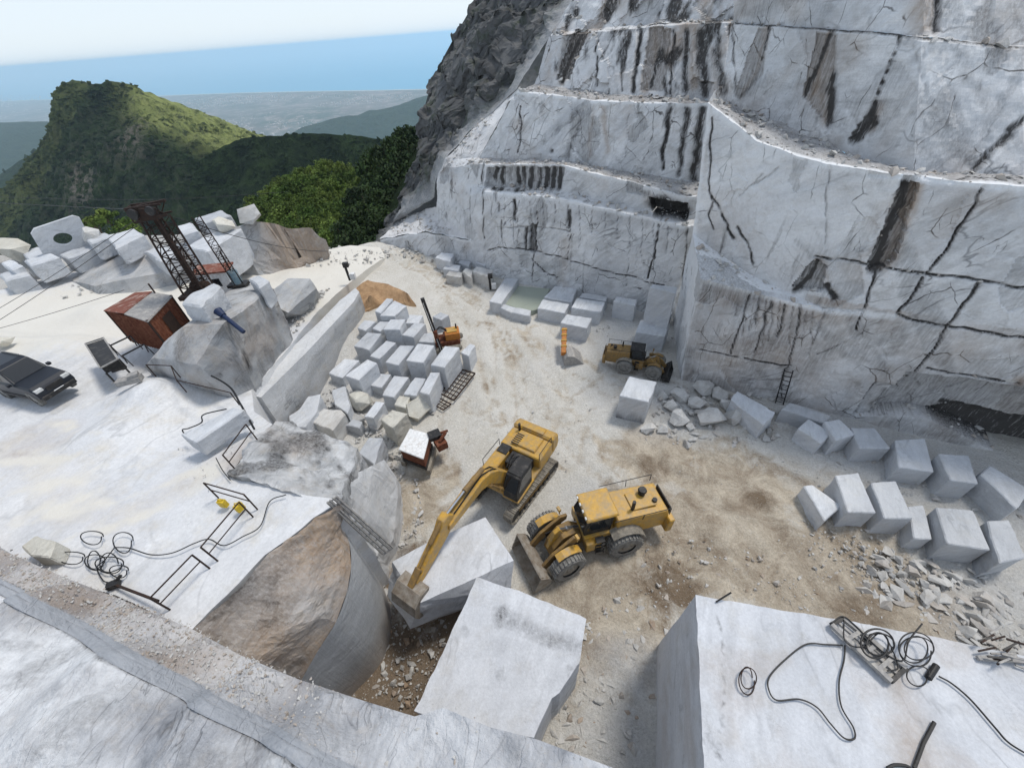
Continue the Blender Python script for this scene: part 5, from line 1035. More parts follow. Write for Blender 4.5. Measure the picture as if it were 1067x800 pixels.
jp = thing('scrap_pile', tuple(bt([(960, 360)])[0]), 'pile of dark scrap bars at the far edge of the big block', 'scrap')
for k in range(16):
    a = bt([(random.uniform(895, 1040), random.uniform(300, 420))], .1 + .02 * k)[0]; th = random.uniform(-.6, .6); L_ = random.uniform(.25, .8)
    addp(jp, MB().bar(a, a + np.array([cos(th) * L_, sin(th) * L_, random.uniform(-.05, .1)]), .05), 'bar', random.choice(['black', 'rusty', 'dustmetal']))
tag(MB().bar(U(746, 627, BT + .05), U(762, 617, BT + .35), .05).build('steel_peg', M['black'], origin=U(746, 627, BT)), 'short black peg sticking out at the far left corner of the big block', 'peg')

# ================================================================== MACHINES
def rot2(p, a): return (p[0] * cos(a) - p[1] * sin(a), p[0] * sin(a) + p[1] * cos(a))
def wheel(parent, name, c, r, wd, rimcol='yellowdark'):
    w_ = MB(); n = 28
    prof = [(r * .55, -.5), (r * .90, -.5), (r * .985, -.36), (r, 0), (r * .985, .36), (r * .90, .5), (r * .55, .5)]
    vs = []; fs = []
    for k in range(n):
        a = 2 * pi * k / n
        for pr, py in prof: vs.append((c[0] + pr * cos(a), c[1] + py * wd, c[2] + pr * sin(a)))
    m_ = len(prof)
    for k in range(n):
        for j in range(m_ - 1): fs.append((k * m_ + j, k * m_ + j + 1, ((k + 1) % n) * m_ + j + 1, ((k + 1) % n) * m_ + j))
    w_.add(vs, fs)
    for k in range(n):   # tread lugs
        a = 2 * pi * (k + .5) / n
        for s_ in (-1, 1): w_.box((c[0] + r * 1.0 * cos(a), c[1] + s_ * wd * .25, c[2] + r * 1.0 * sin(a)), (.07 * r + .03, wd * .42, r * .11), 0, -a, s_ * .0)
    t_ = w_.build('tyre', M['rubber'], None)
    rm = MB().cyl((c[0], c[1] - wd * .36, c[2]), (c[0], c[1] + wd * .36, c[2]), r * .56, n=24)
    for s_ in (-1, 1): rm.cyl((c[0], c[1] + s_ * wd * .36, c[2]), (c[0], c[1] + s_ * wd * .46, c[2]), r * .26, r * .2, 14)
    q = rm.build('rim', M[rimcol], None)
    h = bpy.data.objects.new(name, None); C.objects.link(h); h.parent = parent
    t_.parent = h; q.parent = h; return h

def make_loader(loc, rz, art, s, label, group, body, cabm, bucketm, rim, roof='yellow'):
    t = thing('wheel_loader', loc, label, 'wheel loader', group, rz); t.scale = (s, s, s)
    # rear frame: axle at (-1.95,0); hinge at 0,0. +X forward
    P_ = lambda m, n, mt, bev=.03, par=t: m.build(n, M[mt], par, bev)
    P_(MB().prism([(-4.6,1.15),(-4.75,2.0),(-4.55,2.75),(-1.5,2.95),(-1.5,1.5),(-2.2,1.15)], -.95, .95), 'engine_hood', body, .06)
    P_(MB().prism([(-4.9,.95),(-4.95,2.1),(-4.6,2.1),(-4.5,.95)], -1.3, 1.3), 'counterweight', body, .05)
    P_(MB().prism([(-4.4,.75),(-4.4,1.2),(0.1,1.2),(.35,.95),(.1,.7)], -.5, .5), 'rear_frame', 'yellowdark')
    gr_ = MB()
    for k in range(7): gr_.box((-4.80 - .01 * k * 0, 0, 2.15 + k * .09 - .02), (.06, 1.6, .05))
    P_(gr_, 'grille', 'black', 0)
    P_(MB().box((-3.3, 0, 2.93), (1.5, 1.1, .08)), 'hood_panel', body)
    P_(MB().cyl((-2.6, .45, 2.85), (-2.6, .45, 3.65), .1, n=12), 'exhaust_pipe', 'black', 0)
    P_(MB().cyl((-3.5, -.3, 2.85), (-3.5, -.3, 3.3), .2, .2, 14).cyl((-3.5, -.3, 3.3), (-3.5, -.3, 3.4), .26, .22, 14), 'air_filter', 'black', 0)
    P_(MB().cyl((-4.0, .3, 2.78), (-4.0, .3, 3.1), .14, n=12), 'breather', 'black', 0)
    for sy in (-1, 1):
        f = MB()
        arc = [(-1.95 + 1.28 * cos(radians(a)), .98 + 1.28 * sin(radians(a))) for a in range(50, 165, 18)]; arc2 = [(-1.95 + 1.2 * cos(radians(a)), .98 + 1.2 * sin(radians(a))) for a in range(50, 165, 18)][::-1]
        f.prism(arc + arc2, sy * .85, sy * 1.5); P_(f, 'mudguard', 'track', 0)
        P_(MB().tube([(-4.5, sy * 1.15, 3.3), (-1.2, sy * 1.15, 3.35)], .025).tube([(-4.5, sy * 1.15, 2.7), (-4.5, sy * 1.15, 3.3)], .025).tube([(-2.9, sy * 1.1, 2.8), (-2.9, sy * 1.15, 3.33)], .025), 'handrail', 'black', 0)
        st = MB()
        for k in range(4): st.box((-.45, sy * 1.2, .75 + .38 * k), (.5, .35, .05))
        st.bar((-.7, sy * 1.36, .6), (-.7, sy * 1.2, 2.0), .04); st.bar((-.2, sy * 1.36, .6), (-.2, sy * 1.2, 2.0), .04); P_(st, 'steps', 'black', 0)
        P_(MB().box((-.1, sy * 1.0, 1.3), (.9, .55, .8)), 'side_tank', body)
    # cab
    P_(MB().box((-.55, 0, 1.75), (1.9, 1.9, .35)), 'cab_platform', body)
    P_(MB().prism([(-1.25,1.9),(-1.35,3.45),(.1,3.45),(.45,2.6),(.35,1.9)], -.78, .78), 'cab', cabm, .03)
    g = MB(); g.prism([(-1.1,2.35),(-1.18,3.35),(-.05,3.35),(.22,2.6),(.2,2.35)], -.80, -.785); g.prism([(-1.1,2.35),(-1.18,3.35),(-.05,3.35),(.22,2.6),(.2,2.35)], .785, .80)
    g.add([(.47,-.7,2.62),(.47,.7,2.62),(.13,.7,3.40),(.13,-.7,3.40)], [(0, 1, 2, 3)]); g.add([(-1.31,-.7,2.3),(-1.31,.7,2.3),(-1.37,.7,3.38),(-1.37,-.7,3.38)], [(3, 2, 1, 0)]); P_(g, 'window', 'glass', 0)
    P_(MB().box((-.62, 0, 3.53), (1.9, 1.85, .16), top=.92), 'cab_roof', roof, .04)
    for k in range(4): P_(MB().box((.30, -.66 + .44 * k, 3.56), (.08, .16, .12)), 'work_lamp', 'lamp', 0)
    for c in ((-1.95, 1.35, .98), (-1.95, -1.35, .98)): wheel(t, 'wheel', c, .98, .68, rim)
    P_(MB().cyl((-1.95, -1.1, .98), (-1.95, 1.1, .98), .22), 'axle', 'black', 0)
    # front frame, articulated
    fr = bpy.data.objects.new('front_frame', None); C.objects.link(fr); fr.parent = t; fr.rotation_euler = (0, 0, art)
    Q = lambda m, n, mt, bev=.02: m.build(n, M[mt], fr, bev)
    Q(MB().prism([(.15,.65),(.15,1.3),(.9,2.2),(1.7,2.25),(2.3,1.5),(2.5,.75)], -.42, .42), 'tower', 'yellowdark' if body == 'yellow' else body)
    for sy in (-1, 1):
        Q(MB().prism([(.8,2.35),(1.25,2.5),(2.6,1.75),(3.35,.85),(3.2,.5),(2.95,.55),(2.1,1.45),(.85,2.0)], sy * .62, sy * .80), 'lift_arm', 'yellowdark' if body == 'yellow' else body)
        Q(MB().cyl((.75, sy * .42, 1.0), (1.6, sy * .60, 1.5), .11).cyl((1.6, sy * .60, 1.5), (2.3, sy * .60, 1.6), .055), 'lift_cylinder', 'black', 0)
        f = MB(); arc = [(1.95 + 1.22 * cos(radians(a)), .98 + 1.22 * sin(radians(a))) for a in range(60, 150, 19)]; arc2 = [(1.95 + 1.15 * cos(radians(a)), .98 + 1.15 * sin(radians(a))) for a in range(60, 150, 19)][::-1]
        f.prism(arc + arc2, sy * .9, sy * 1.35); Q(f, 'mudguard', body, 0)
        Q(MB().cyl((1.15, sy * .95, 2.3), (1.15, sy * .95, 2.75), .04).box((1.2, sy * .95, 2.85), (.16, .3, .2)), 'headlight', body)
    Q(MB().prism([(1.55,2.3),(1.75,2.75),(2.1,2.55),(2.55,1.25),(2.35,1.15)], -.12, .12), 'tilt_lever', body)
    Q(MB().cyl((.5, 0, 1.8), (1.3, 0, 2.35), .13).cyl((1.3, 0, 2.35), (1.75, 0, 2.65), .07), 'tilt_cylinder', 'silver', 0)
    Q(MB().cyl((1.95, -1.1, .98), (1.95, 1.1, .98), .22), 'axle', 'black', 0)
    bk_ = MB(); pr = [(3.2,.95),(2.98,.55),(3.15,.2),(3.5,.05),(4.15,.02),(4.15,.1),(3.55,.16),(3.28,.28),(3.2,.55),(3.42,.95),(3.75,1.35),(3.62,1.42)]
    bk_.prism(pr, -1.42, 1.42); Q(bk_, 'bucket', bucketm)
    Q(MB().prism([(3.2,.95),(2.98,.55),(3.15,.2),(3.5,.05),(4.15,.02),(3.7,1.4)], -1.48, -1.40), 'bucket_side', bucketm); Q(MB().prism([(3.2,.95),(2.98,.55),(3.15,.2),(3.5,.05),(4.15,.02),(3.7,1.4)], 1.40, 1.48), 'bucket_side', bucketm)
    for c in ((1.95, 1.35, .98), (1.95, -1.35, .98)):
        wheel(fr, 'wheel', c, .98, .68, rim)
    # keep to three levels: wheels of the front frame hang on the machine itself
    for ch in list(fr.children):
        ch.parent = t; ch.matrix_local = Matrix.Rotation(art, 4, 'Z')
    bpy.data.objects.remove(fr)
    return t
make_loader((3.35, 10.85, -.02), radians(190), radians(13), .94, 'big yellow wheel loader with black cab windows facing the broken block', None, 'yellow', 'black', 'bucketsteel', 'track')
p0_, p1_ = onf(650, 372, 1.0)[0], onf(690, 381, .8)[0]
hd = atan2(p1_[1] - p0_[1], p1_[0] - p0_[0])
make_loader((p0_[0] * .55 + p1_[0] * .45, p0_[1] * .55 + p1_[1] * .45 , .15), hd, radians(-8), .62, 'small wheel loader with open black cab parked by the cliff corner', None, 'yellowdark', 'black', 'black', 'rubber', 'black')

def make_excavator(loc, rz_up, rz_tr):
    t = thing('excavator', loc, 'yellow crawler excavator with its boom stretched over the broken block', 'excavator', None, 0)
    def P_(m, n, mt, bev=.03, a=rz_up, par=None):
        o_ = m.build(n, M[mt], None, bev); o_.data.transform(Matrix.Rotation(a, 4, 'Z')); o_.parent = par or t; return o_
    for sy in (-1, 1):
        n = 44; pts = []; L_ = 2.05; r = .5
        for k in range(n):
            u = k / n * (4 * L_ + 2 * pi * r)
            if u < 2 * L_: pts.append((-L_ + u, r, 0))
            elif u < 2 * L_ + pi * r: a = (u - 2 * L_) / r; pts.append((L_ + r * sin(a), r * cos(a), a))
            elif u < 4 * L_ + pi * r: pts.append((L_ - (u - 2 * L_ - pi * r), -r, pi))
            else: a = (u - 4 * L_ - pi * r) / r; pts.append((-L_ - r * sin(a), -r * cos(a), pi + a))
        tm = MB()
        for x, z, a in pts: tm.box((x, sy * 1.42, z + .58), (.225, .62, .05), 0, a); tm.box((x, sy * 1.42, z * 1.07 + .58), (.05, .62, .09), 0, a)
        tr = P_(tm, 'track', 'track', 0, rz_tr)
        P_(MB().box((0, sy * 1.40, .6), (4.1, .42, .55)), 'track_frame', 'yellowdark', .05, rz_tr, tr)
        rl = MB()
        for k in range(7): rl.cyl((-1.5 + .5 * k, sy * 1.42 - .27, .30), (-1.5 + .5 * k, sy * 1.42 + .27, .30), .14, n=12)
        rl.cyl((2.05, sy * 1.42 - .2, .58), (2.05, sy * 1.42 + .2, .58), .42, n=16).cyl((-2.05, sy * 1.42 - .2, .58), (-2.05, sy * 1.42 + .2, .58), .42, n=16); P_(rl, 'roller', 'black', 0, rz_tr, tr)
    P_(MB().box((0, 0, .75), (2.4, 2.3, .5), top=.7), 'undercarriage', 'track', .03, rz_tr)
    P_(MB().cyl((0, 0, .95), (0, 0, 1.22), .75, n=28), 'slew_ring', 'black', 0)
    P_(MB().box((-.6, 0, 1.38), (4.6, 2.9, .3)), 'deck', 'yellow')
    P_(MB().prism([(-3.15,1.3),(-3.35,1.7),(-3.3,2.45),(-3.0,2.6),(-2.45,2.6),(-2.45,1.25)], -1.48, 1.48), 'counterweight', 'yellow', .12)
    P_(MB().box((-1.65, 0, 1.95), (1.6, 2.9, .9)), 'engine_housing', 'yellow', .06)
    P_(MB().box((-1.75, .05, 2.47), (1.25, 1.75, .16), top=.93), 'engine_hood', 'yellow', .03)
    P_(MB().box((-2.75, 0, 2.66), (.5, 1.5, .1)), 'hood_panel', 'yellow', .02)
    gv = MB()
    for k in range(6): gv.box((-1.95 + k * .16, -.55, 2.565), (.07, .5, .03))
    P_(gv, 'grille', 'black', 0)
    P_(MB().cyl((-2.35, -.9, 2.4), (-2.35, -.9, 3.0), .085, n=12), 'exhaust_pipe', 'black', 0)
    P_(MB().box((.35, -1.0, 1.95), (1.9, .85, .85)), 'fuel_tank', 'yellow', .06); P_(MB().box((-.55, -.95, 2.42), (.7, .7, .06)), 'step_plate', 'black', 0)
    P_(MB().box((-.35, .25, 1.85), (1.0, 1.5, .75)), 'valve_box', 'black', .03); P_(MB().tube([(-.6, -.3, 2.2), (-.2, -.2, 2.5), (.5, -.1, 2.3)], .04).tube([(-.6, .1, 2.25), (-.1, 0, 2.55), (.6, .1, 2.4)], .04), 'hose_bundle', 'hose', 0)
    P_(MB().tube([(1.1, -1.38, 2.35), (1.1, -1.38, 2.95), (-.7, -1.38, 2.95), (-.7, -1.38, 2.4)], .025), 'handrail', 'black', 0)
    P_(MB().tube([(-.85, 1.4, 2.4), (-.85, 1.4, 2.9), (-2.4, 1.4, 2.9), (-2.4, 1.4, 2.4)], .025), 'handrail', 'black', 0)
    # cab on the left
    cb = P_(MB().prism([(.1,1.5),(.05,3.15),(1.35,3.15),(1.85,2.3),(1.85,1.5)], .45, 1.42), 'cab', 'black', .05)
    g = MB().prism([(.25,2.1),(.22,3.02),(1.25,3.02),(1.6,2.35),(1.6,2.1)], 1.425, 1.44).prism([(.25,2.1),(.22,3.02),(1.25,3.02),(1.6,2.35),(1.6,2.1)], .43, .445)
    g.add([(1.87,.52,2.28),(1.87,1.35,2.28),(1.41,1.35,3.08),(1.41,.52,3.08)], [(0, 1, 2, 3)]); P_(g, 'window', 'glass', 0, rz_up, cb)
    P_(MB().box((.65, .935, 3.19), (1.2, .9, .05)), 'roof_hatch', 'black', .02, rz_up, cb)
    P_(MB().box((.9, .935, 1.42), (1.9, 1.1, .16)), 'cab_base', 'yellow')
    # boom
    P_(MB().prism([(.55,1.75),(.7,2.25),(1.7,3.7),(2.4,4.35),(3.2,4.62),(5.95,4.38),(6.05,4.1),(5.85,3.95),(3.4,3.92),(2.6,3.55),(1.3,1.95),(.95,1.6)], -.34, .30), 'boom', 'yellow', .03)
    for sy in (-.54, .46): P_(MB().cyl((1.5, sy, 1.6), (2.1, sy, 2.6), .13, n=12).cyl((2.1, sy, 2.6), (2.75, sy, 3.75), .075, n=10), 'boom_cylinder', 'yellowdark', 0)
    P_(MB().cyl((2.7, 0, 4.85), (4.3, 0, 4.92), .14, n=12), 'arm_cylinder', 'yellowdark', 0); P_(MB().cyl((4.3, 0, 4.92), (5.85, 0, 4.85), .065, n=10), 'cylinder_rod', 'silver', 0)
    P_(MB().tube([(1.0, .1, 2.6), (2.0, .1, 4.1), (3.0, .1, 4.72), (5.4, .12, 4.5)], .04).tube([(1.0, -.14, 2.6), (2.0, -.14, 4.1), (3.0, -.14, 4.72), (5.4, -.14, 4.5)], .04), 'hydraulic_hose', 'hose', 0)
    P_(MB().prism([(5.45,4.6),(5.75,5.0),(6.15,4.95),(6.5,4.5),(8.6,3.15),(8.5,2.85),(8.25,2.85),(6.2,3.65),(5.7,3.95)], -.24, .20), 'arm', 'yellow', .03)
    P_(MB().cyl((6.1, 0, 4.85), (7.1, 0, 4.3), .12, n=12).cyl((7.1, 0, 4.3), (8.1, 0, 3.65), .065, n=10), 'bucket_cylinder', 'yellowdark', 0)
    P_(MB().bar((8.1, .0, 3.7), (8.85, 0, 3.15), .34, .12).bar((8.05, .0, 3.2), (8.15, 0, 3.7), .34, .12), 'bucket_link', 'yellowdark')
    bk_ = MB(); pr = [(8.35,3.1),(8.9,3.2),(9.4,2.85),(9.6,2.3),(9.45,1.8),(9.0,1.45),(9.0,1.53),(9.38,1.86),(9.5,2.3),(9.32,2.76),(8.9,3.06),(8.4,2.98)]
    bk_.prism(pr, -.72, .68); pr2 = [(8.35,3.1),(8.9,3.2),(9.4,2.85),(9.6,2.3),(9.45,1.8),(9.0,1.45)]; bk_.prism(pr2, -.77, -.68); bk_.prism(pr2, .64, .73); bo = P_(bk_, 'bucket', 'bucketsteel', .01)
    for k in range(5): P_(MB().prism([(9.1,1.56),(9.05,1.40),(8.75,1.25)], -.68 + .31 * k, -.54 + .31 * k), 'tooth', 'dustmetal', 0, a=radians(-125), par=bo)
    return t
make_excavator((-.35, 14.85, 0), radians(-125), radians(-130))

# ---- car on the terrace
f_, b_ = U(67, 404, 8.75), U(2, 391, 8.75); hd = atan2(f_[1] - b_[1], f_[0] - b_[0])
cc = (f_ - np.array([cos(hd), sin(hd), 0]) * 2.75)
car = thing('parked_car', (cc[0], cc[1], tz(cc[0], cc[1]) + .14), 'dark four wheel drive car parked on the white terrace at the left edge', 'car', None, hd)
B = lambda m, n, mt, bev=.0, par=car, sm=False: m.build(n, M[mt], par, bev, sm)
bd = MB(); prof = [(-2.25,.42),(-2.32,.75),(-2.25,1.05),(-2.1,1.12),(.85,1.10),(1.9,.98),(2.2,.85),(2.3,.6),(2.25,.4)]
bd.prism(prof, -.92, .92); body = B(bd, 'body', 'carpaint', .09); car.scale = (.94, .98, 1.28)
gh = MB(); s0 = [(-2.2,1.08),(-2.0,1.60),(-1.7,1.72),(-.1,1.71),(.2,1.64),(.85,1.08)]; s1 = [(x * .97, z) for x, z in s0]
n = len(s0); vsA = [(x, -.86 + (z - 1.08) * .28, z) for x, z in s0]; vsB = [(x, .86 - (z - 1.08) * .28, z) for x, z in s0]
gh.add(vsA + vsB, [tuple(range(n))[::-1], tuple(range(n, 2 * n))] + [(i, (i + 1) % n, (i + 1) % n + n, i + n) for i in range(n)]); B(gh, 'cabin', 'carpaint', .04)
def side_glass(x0, x1, xt0, xt1):
    g = MB()
    for s_ in (-1, 1):
        y0 = s_ * (.862 - (1.14 - 1.08) * .28 + .006); y1 = s_ * (.862 - (1.6 - 1.08) * .28 + .006)
        g.add([(x0, y0, 1.14), (x1, y0, 1.14), (xt1, y1, 1.58), (xt0, y1, 1.58)], [(0, 1, 2, 3)])
    return g
for a in ((-.02,.74,-.02,.2),(-1.0,-.1,-1.0,-.1),(-1.9,-1.08,-1.75,-1.08)): B(side_glass(*a), 'side_window', 'glass')
B(MB().add([(.84,-.74,1.12),(.84,.74,1.12),(.26,.66,1.625),(.26,-.66,1.625)], [(0, 1, 2, 3)]), 'windscreen', 'dustmetal' if False else 'glass')
B(MB().add([(-2.19,-.72,1.14),(-2.19,.72,1.14),(-2.02,.62,1.58),(-2.02,-.62,1.58)], [(3, 2, 1, 0)]), 'rear_window', 'glass')
for s_ in (-1, 1):
    B(MB().box((2.16, s_ * .68, .82), (.2, .36, .14)), 'headlight', 'lamp', .02)
    B(MB().box((-2.27, s_ * .78, .92), (.08, .2, .3)), 'tail_light', 'redlamp', .01)
    B(MB().box((.72, s_ * 1.0, 1.12), (.18, .2, .14)), 'wing_mirror', 'carpaint', .03)
    B(MB().bar((-1.7, s_ * .6, 1.77), (-.1, s_ * .6, 1.77), .04), 'roof_rail', 'dustmetal')
    B(MB().box((0, s_ * .93, .45), (2.2, .05, .14)), 'sill', 'black')
B(MB().box((2.27, 0, .74), (.06, .8, .2)), 'grille', 'black'); B(MB().box((2.26, 0, .45), (.14, 1.7, .2)), 'bumper', 'black', .03); B(MB().box((-2.3, 0, .5), (.12, 1.7, .22)), 'bumper', 'black', .03)
B(MB().box((2.315, 0, .5), (.02, .5, .11)), 'number_plate', 'white')
for x_ in (-1.4, 1.42):
    for s_ in (-1, 1):
        wheel(car, 'wheel', (x_, s_ * .82, .36), .37, .25, 'dustmetal')

# ---- rusty hut
z0 = 8.05; zt = 10.35
hq = [U(*p, zt) for p in [(110,324),(141,306),(178,308),(153,334)]]
hut = thing('rusty_hut', (np.mean([p[0] for p in hq]), np.mean([p[1] for p in hq]), z0), 'rusty sheet metal hut with a white stained roof below the derrick', 'hut')
wl = MB(); n = 4
for i in range(4):
    a, b_ = hq[i], hq[(i + 1) % 4]; d = b_ - a; Ls = np.linalg.norm(d[:2]); nn = int(Ls / .12); nrm_ = np.array([d[1], -d[0], 0]) / Ls
    vs = []
    for k in range(nn + 1):
        p = a + d * k / nn + nrm_ * (.025 if k % 2 else -.025); vs += [(p[0], p[1], z0 - .1), (p[0], p[1], zt)]
    wl.add(vs, [(2 * k, 2 * k + 2, 2 * k + 3, 2 * k + 1) for k in range(nn)])
addp(hut, wl, 'wall', 'rust')
ctr = np.mean(hq, 0); big = [ctr + (p - ctr) * 1.05 for p in hq]
rf = MB(); rp1 = lerp(big[0], big[3], .52); rp2 = lerp(big[1], big[2], .52)
rf.add([big[0] + [0, 0, .05], big[1] + [0, 0, .05], rp2 + [0, 0, .22], rp1 + [0, 0, .22], big[0] + [0, 0, .0], big[1] + [0, 0, .0], rp2 + [0, 0, .17], rp1 + [0, 0, .17]], [(0, 1, 2, 3), (7, 6, 5, 4), (0, 4, 5, 1), (1, 5, 6, 2), (2, 6, 7, 3), (3, 7, 4, 0)]); addp(hut, rf, 'roof', 'rustlt')
rf = MB(); rf.add([rp1 + [0, 0, .18], rp2 + [0, 0, .18], big[2] + [0, 0, -.02], big[3] + [0, 0, -.02], rp1 + [0, 0, .12], rp2 + [0, 0, .12], big[2] + [0, 0, -.08], big[3] + [0, 0, -.08]], [(0, 1, 2, 3), (7, 6, 5, 4), (0, 4, 5, 1), (1, 5, 6, 2), (2, 6, 7, 3), (3, 7, 4, 0)]); o_ = addp(hut, rf, 'roof_panel', 'dustmetal'); o_['label'] = 'pale stained strip of the roof'
for i in range(4): addp(hut, MB().bar(hq[i] * [1, 1, 0] + [0, 0, z0], hq[i] + [0, 0, .03], .09), 'corner_post', 'rusty')
a = lerp(hq[3], hq[2], .35); b_ = lerp(hq[3], hq[2], .68); nrm_ = np.array([(hq[2] - hq[3])[1], -(hq[2] - hq[3])[0], 0]); nrm_ /= -np.linalg.norm(nrm_); nrm_ *= -1 if (nrm_ @ (ctr - a)) > 0 else 1
off = nrm_ * .06
addp(hut, MB().add([a * [1, 1, 0] + [0, 0, z0] + off, b_ * [1, 1, 0] + [0, 0, z0] + off, b_ * [1, 1, 0] + [0, 0, z0 + 1.8] + off, a * [1, 1, 0] + [0, 0, z0 + 1.8] + off], [(0, 1, 2, 3)]), 'door', 'rusty')
addp(hut, MB().cyl(lerp(hq[1], hq[2], .6), lerp(hq[1], hq[2], .6) + [0, 0, .8], .05), 'chimney_pipe', 'rusty')

# ---- derrick
def lattice(m, p0, p1, w0, w1, n, r=.035, sides=4):
    p0 = Vector(p0); p1 = Vector(p1); q = (p1 - p0).to_track_quat('Z', 'Y'); cor = [(-1, -1), (1, -1), (1, 1), (-1, 1)]
    def pt(i, t_): w_ = w0 + (w1 - w0) * t_; return p0.lerp(p1, t_) + q @ Vector((cor[i][0] * w_ / 2, cor[i][1] * w_ / 2, 0))
    for i in range(4): m.bar(pt(i, 0), pt(i, 1), r * 2)
    for k in range(n):
        for i in range(4):
            j = (i + 1) % 4; m.bar(pt(i, k / n), pt(j, k / n), r); m.bar(pt(i, k / n), pt(j, (k + 1) / n), r * .9) if (k + i) % 2 else m.bar(pt(j, k / n), pt(i, (k + 1) / n), r * .9)
    return m
base_ = U(206, 303, 10.4); topm = None
def onv(px, py, base, D=None): # same distance as base
    d = ray(px, py); return CAM + d * (np.hypot(base[0], base[1]) + (D or 0)) / np.hypot(d[0], d[1])
dk = thing('derrick', (base_[0], base_[1], 10.0), 'rusty lattice derrick with dark head standing behind the rusty hut', 'crane')
addp(dk, MB().bar(onv(208, 303, base_), onv(161, 226, base_), .34, .3), 'mast', 'rusty')
addp(dk, lattice(MB(), onv(204, 302, base_), onv(157, 228, base_, .2), 1.15, .8, 9, .04), 'lattice', 'rusty')
addp(dk, lattice(MB(), onv(216, 298, base_, .3), onv(171, 226, base_, .6), .7, .6, 9, .035), 'back_lattice', 'rusty')
tp = onv(151, 222, base_)
addp(dk, lattice(MB(), tp + [-.7, 0, 0], tp + [1.1, .3, .1], .75, .6, 3, .05).box(tp + [.1, 0, -.05], (.9, .5, .6), .3, .2).bar(tp + [-.9, 0, .25], tp + [1.3, .3, .5], .14), 'head', 'rusty')
addp(dk, MB().cyl(tp + [-.3, -.55, .1], tp + [-.3, -.4, .1], .28, n=20), 'pulley', 'black'); addp(dk, MB().cyl(tp + [.7, -.5, .2], tp + [.7, -.35, .2], .24, n=20), 'pulley', 'black')
addp(dk, MB().box(onv(208, 305, base_), (1.9, 1.5, .25)).cyl(onv(212, 303, base_) + [-.5, 0, .35], onv(212, 303, base_) + [.5, 0, .35], .3), 'base_plate', 'rusty')
b2_ = U(249, 296, 9.6)
d2 = thing('lattice_mast', (b2_[0], b2_[1], 9.0), 'slim dark lattice mast leaning beside the blue grey drum', 'mast')
addp(d2, lattice(MB(), b2_, onv(204, 226, b2_), .5, .45, 12, .03), 'lattice', 'rusty')
addp(d2, MB().bar(onv(229, 262, b2_), onv(249, 297, b2_), .1), 'stiffener', 'rusty')
addp(d2, MB().box(b2_, (1.3, .8, .2)).bar(b2_, onv(272, 299, b2_), .09).bar(b2_, onv(226, 318, b2_, -.5), .06).bar(onv(255, 298, b2_), onv(238, 318, b2_, -.5), .06), 'base_frame', 'black')
p = U(244, 288, 10.2); tag(MB().cyl(p + [0, 0, -.7], p + [0, 0, .4], .33, n=20).cyl(p + [0, 0, .4], p + [0, 0, .44], .28, n=20).build('drum', M['teal'], origin=p - [0, 0, .7]), 'blue grey drum beside the slim lattice mast', 'drum')
p = U(229, 288, 9.6); w2 = thing('winch_cabin', tuple(p - [0, 0, 1.2]), 'small cream cabin with a flat red roof behind the knoll', 'cabin')
addp(w2, MB().box(p + [0, 0, -.3], (1.5, 1.2, 1.7), .2), 'wall', 'white'); addp(w2, MB().box(p + [-.2, 0, .62], (2.4, 1.6, .12), .2, .06), 'roof', 'rustlt'); addp(w2, MB().box(p + [0, -.62, -.2], (.5, .05, .6), .2), 'window', 'glass')
pt_ = thing('blue_pipe', tuple(U(240, 334, 9.9)), 'dark blue pipe with a wide mouth lying on the flank of the knoll', 'pipe')
addp(pt_, MB().cyl(U(227, 324, 11.0), U(233, 329, 10.8), .25, .17), 'pipe_mouth', 'blue'); addp(pt_, MB().cyl(U(233, 329, 10.8), U(254, 346, 10.1), .12), 'pipe_body', 'blue')

# ---- overhead wires
wires = [('guy wire running from the derrick head down to the left edge, highest one', tp, U(-30, 338, 8.6), .05), ('guy wire from the derrick head crossing the haul road to the left edge', tp + [.6, 0, 0], U(-30, 352, 8.6), .04),
         ('low wire sagging from the hut roof to the left edge', lerp(hq[0], hq[1], .8) + [0, 0, .5], U(-30, 350, 8.3), .03)]
for lb, a, b_, sg in wires:
    pts = [lerp(a, b_, t_) - np.array([0, 0, sg * 12 * t_ * (1 - t_)]) for t_ in np.linspace(0, 1, 14)]
    tag(MB().tube(pts, .017, 5).build('wire_rope', M['black'], origin=a), lb, 'wire', 'wire ropes of the derrick')
pts = [lerp(onv(180, 226, base_), U(342, 262, 6.5), t_) - np.array([0, 0, 2.2 * t_ * (1 - t_)]) for t_ in np.linspace(0, 1, 14)]
tag(MB().tube(pts, .024, 5).build('wire_rope', M['black'], origin=pts[0]), 'thick rope from the derrick to the bank at the right of the stony heap', 'wire', 'wire ropes of the derrick')
for lb, l in (('upper wire crossing the dark valley to the left edge', [(-30,204,75),(60,207,70),(140,208,62),(210,206,60),(300,200,80)]), ('lower wire from the derrick head across the valley to the left edge', [(-30,210,60),(50,214,52),(110,217,44),(150,218,36)])):
    p = [V(*q) for q in l]; tag(MB().tube(smooth(p, 4), .03, 5).build('wire_rope', M['black'], origin=p[0]), lb, 'wire', 'wire ropes of the derrick')

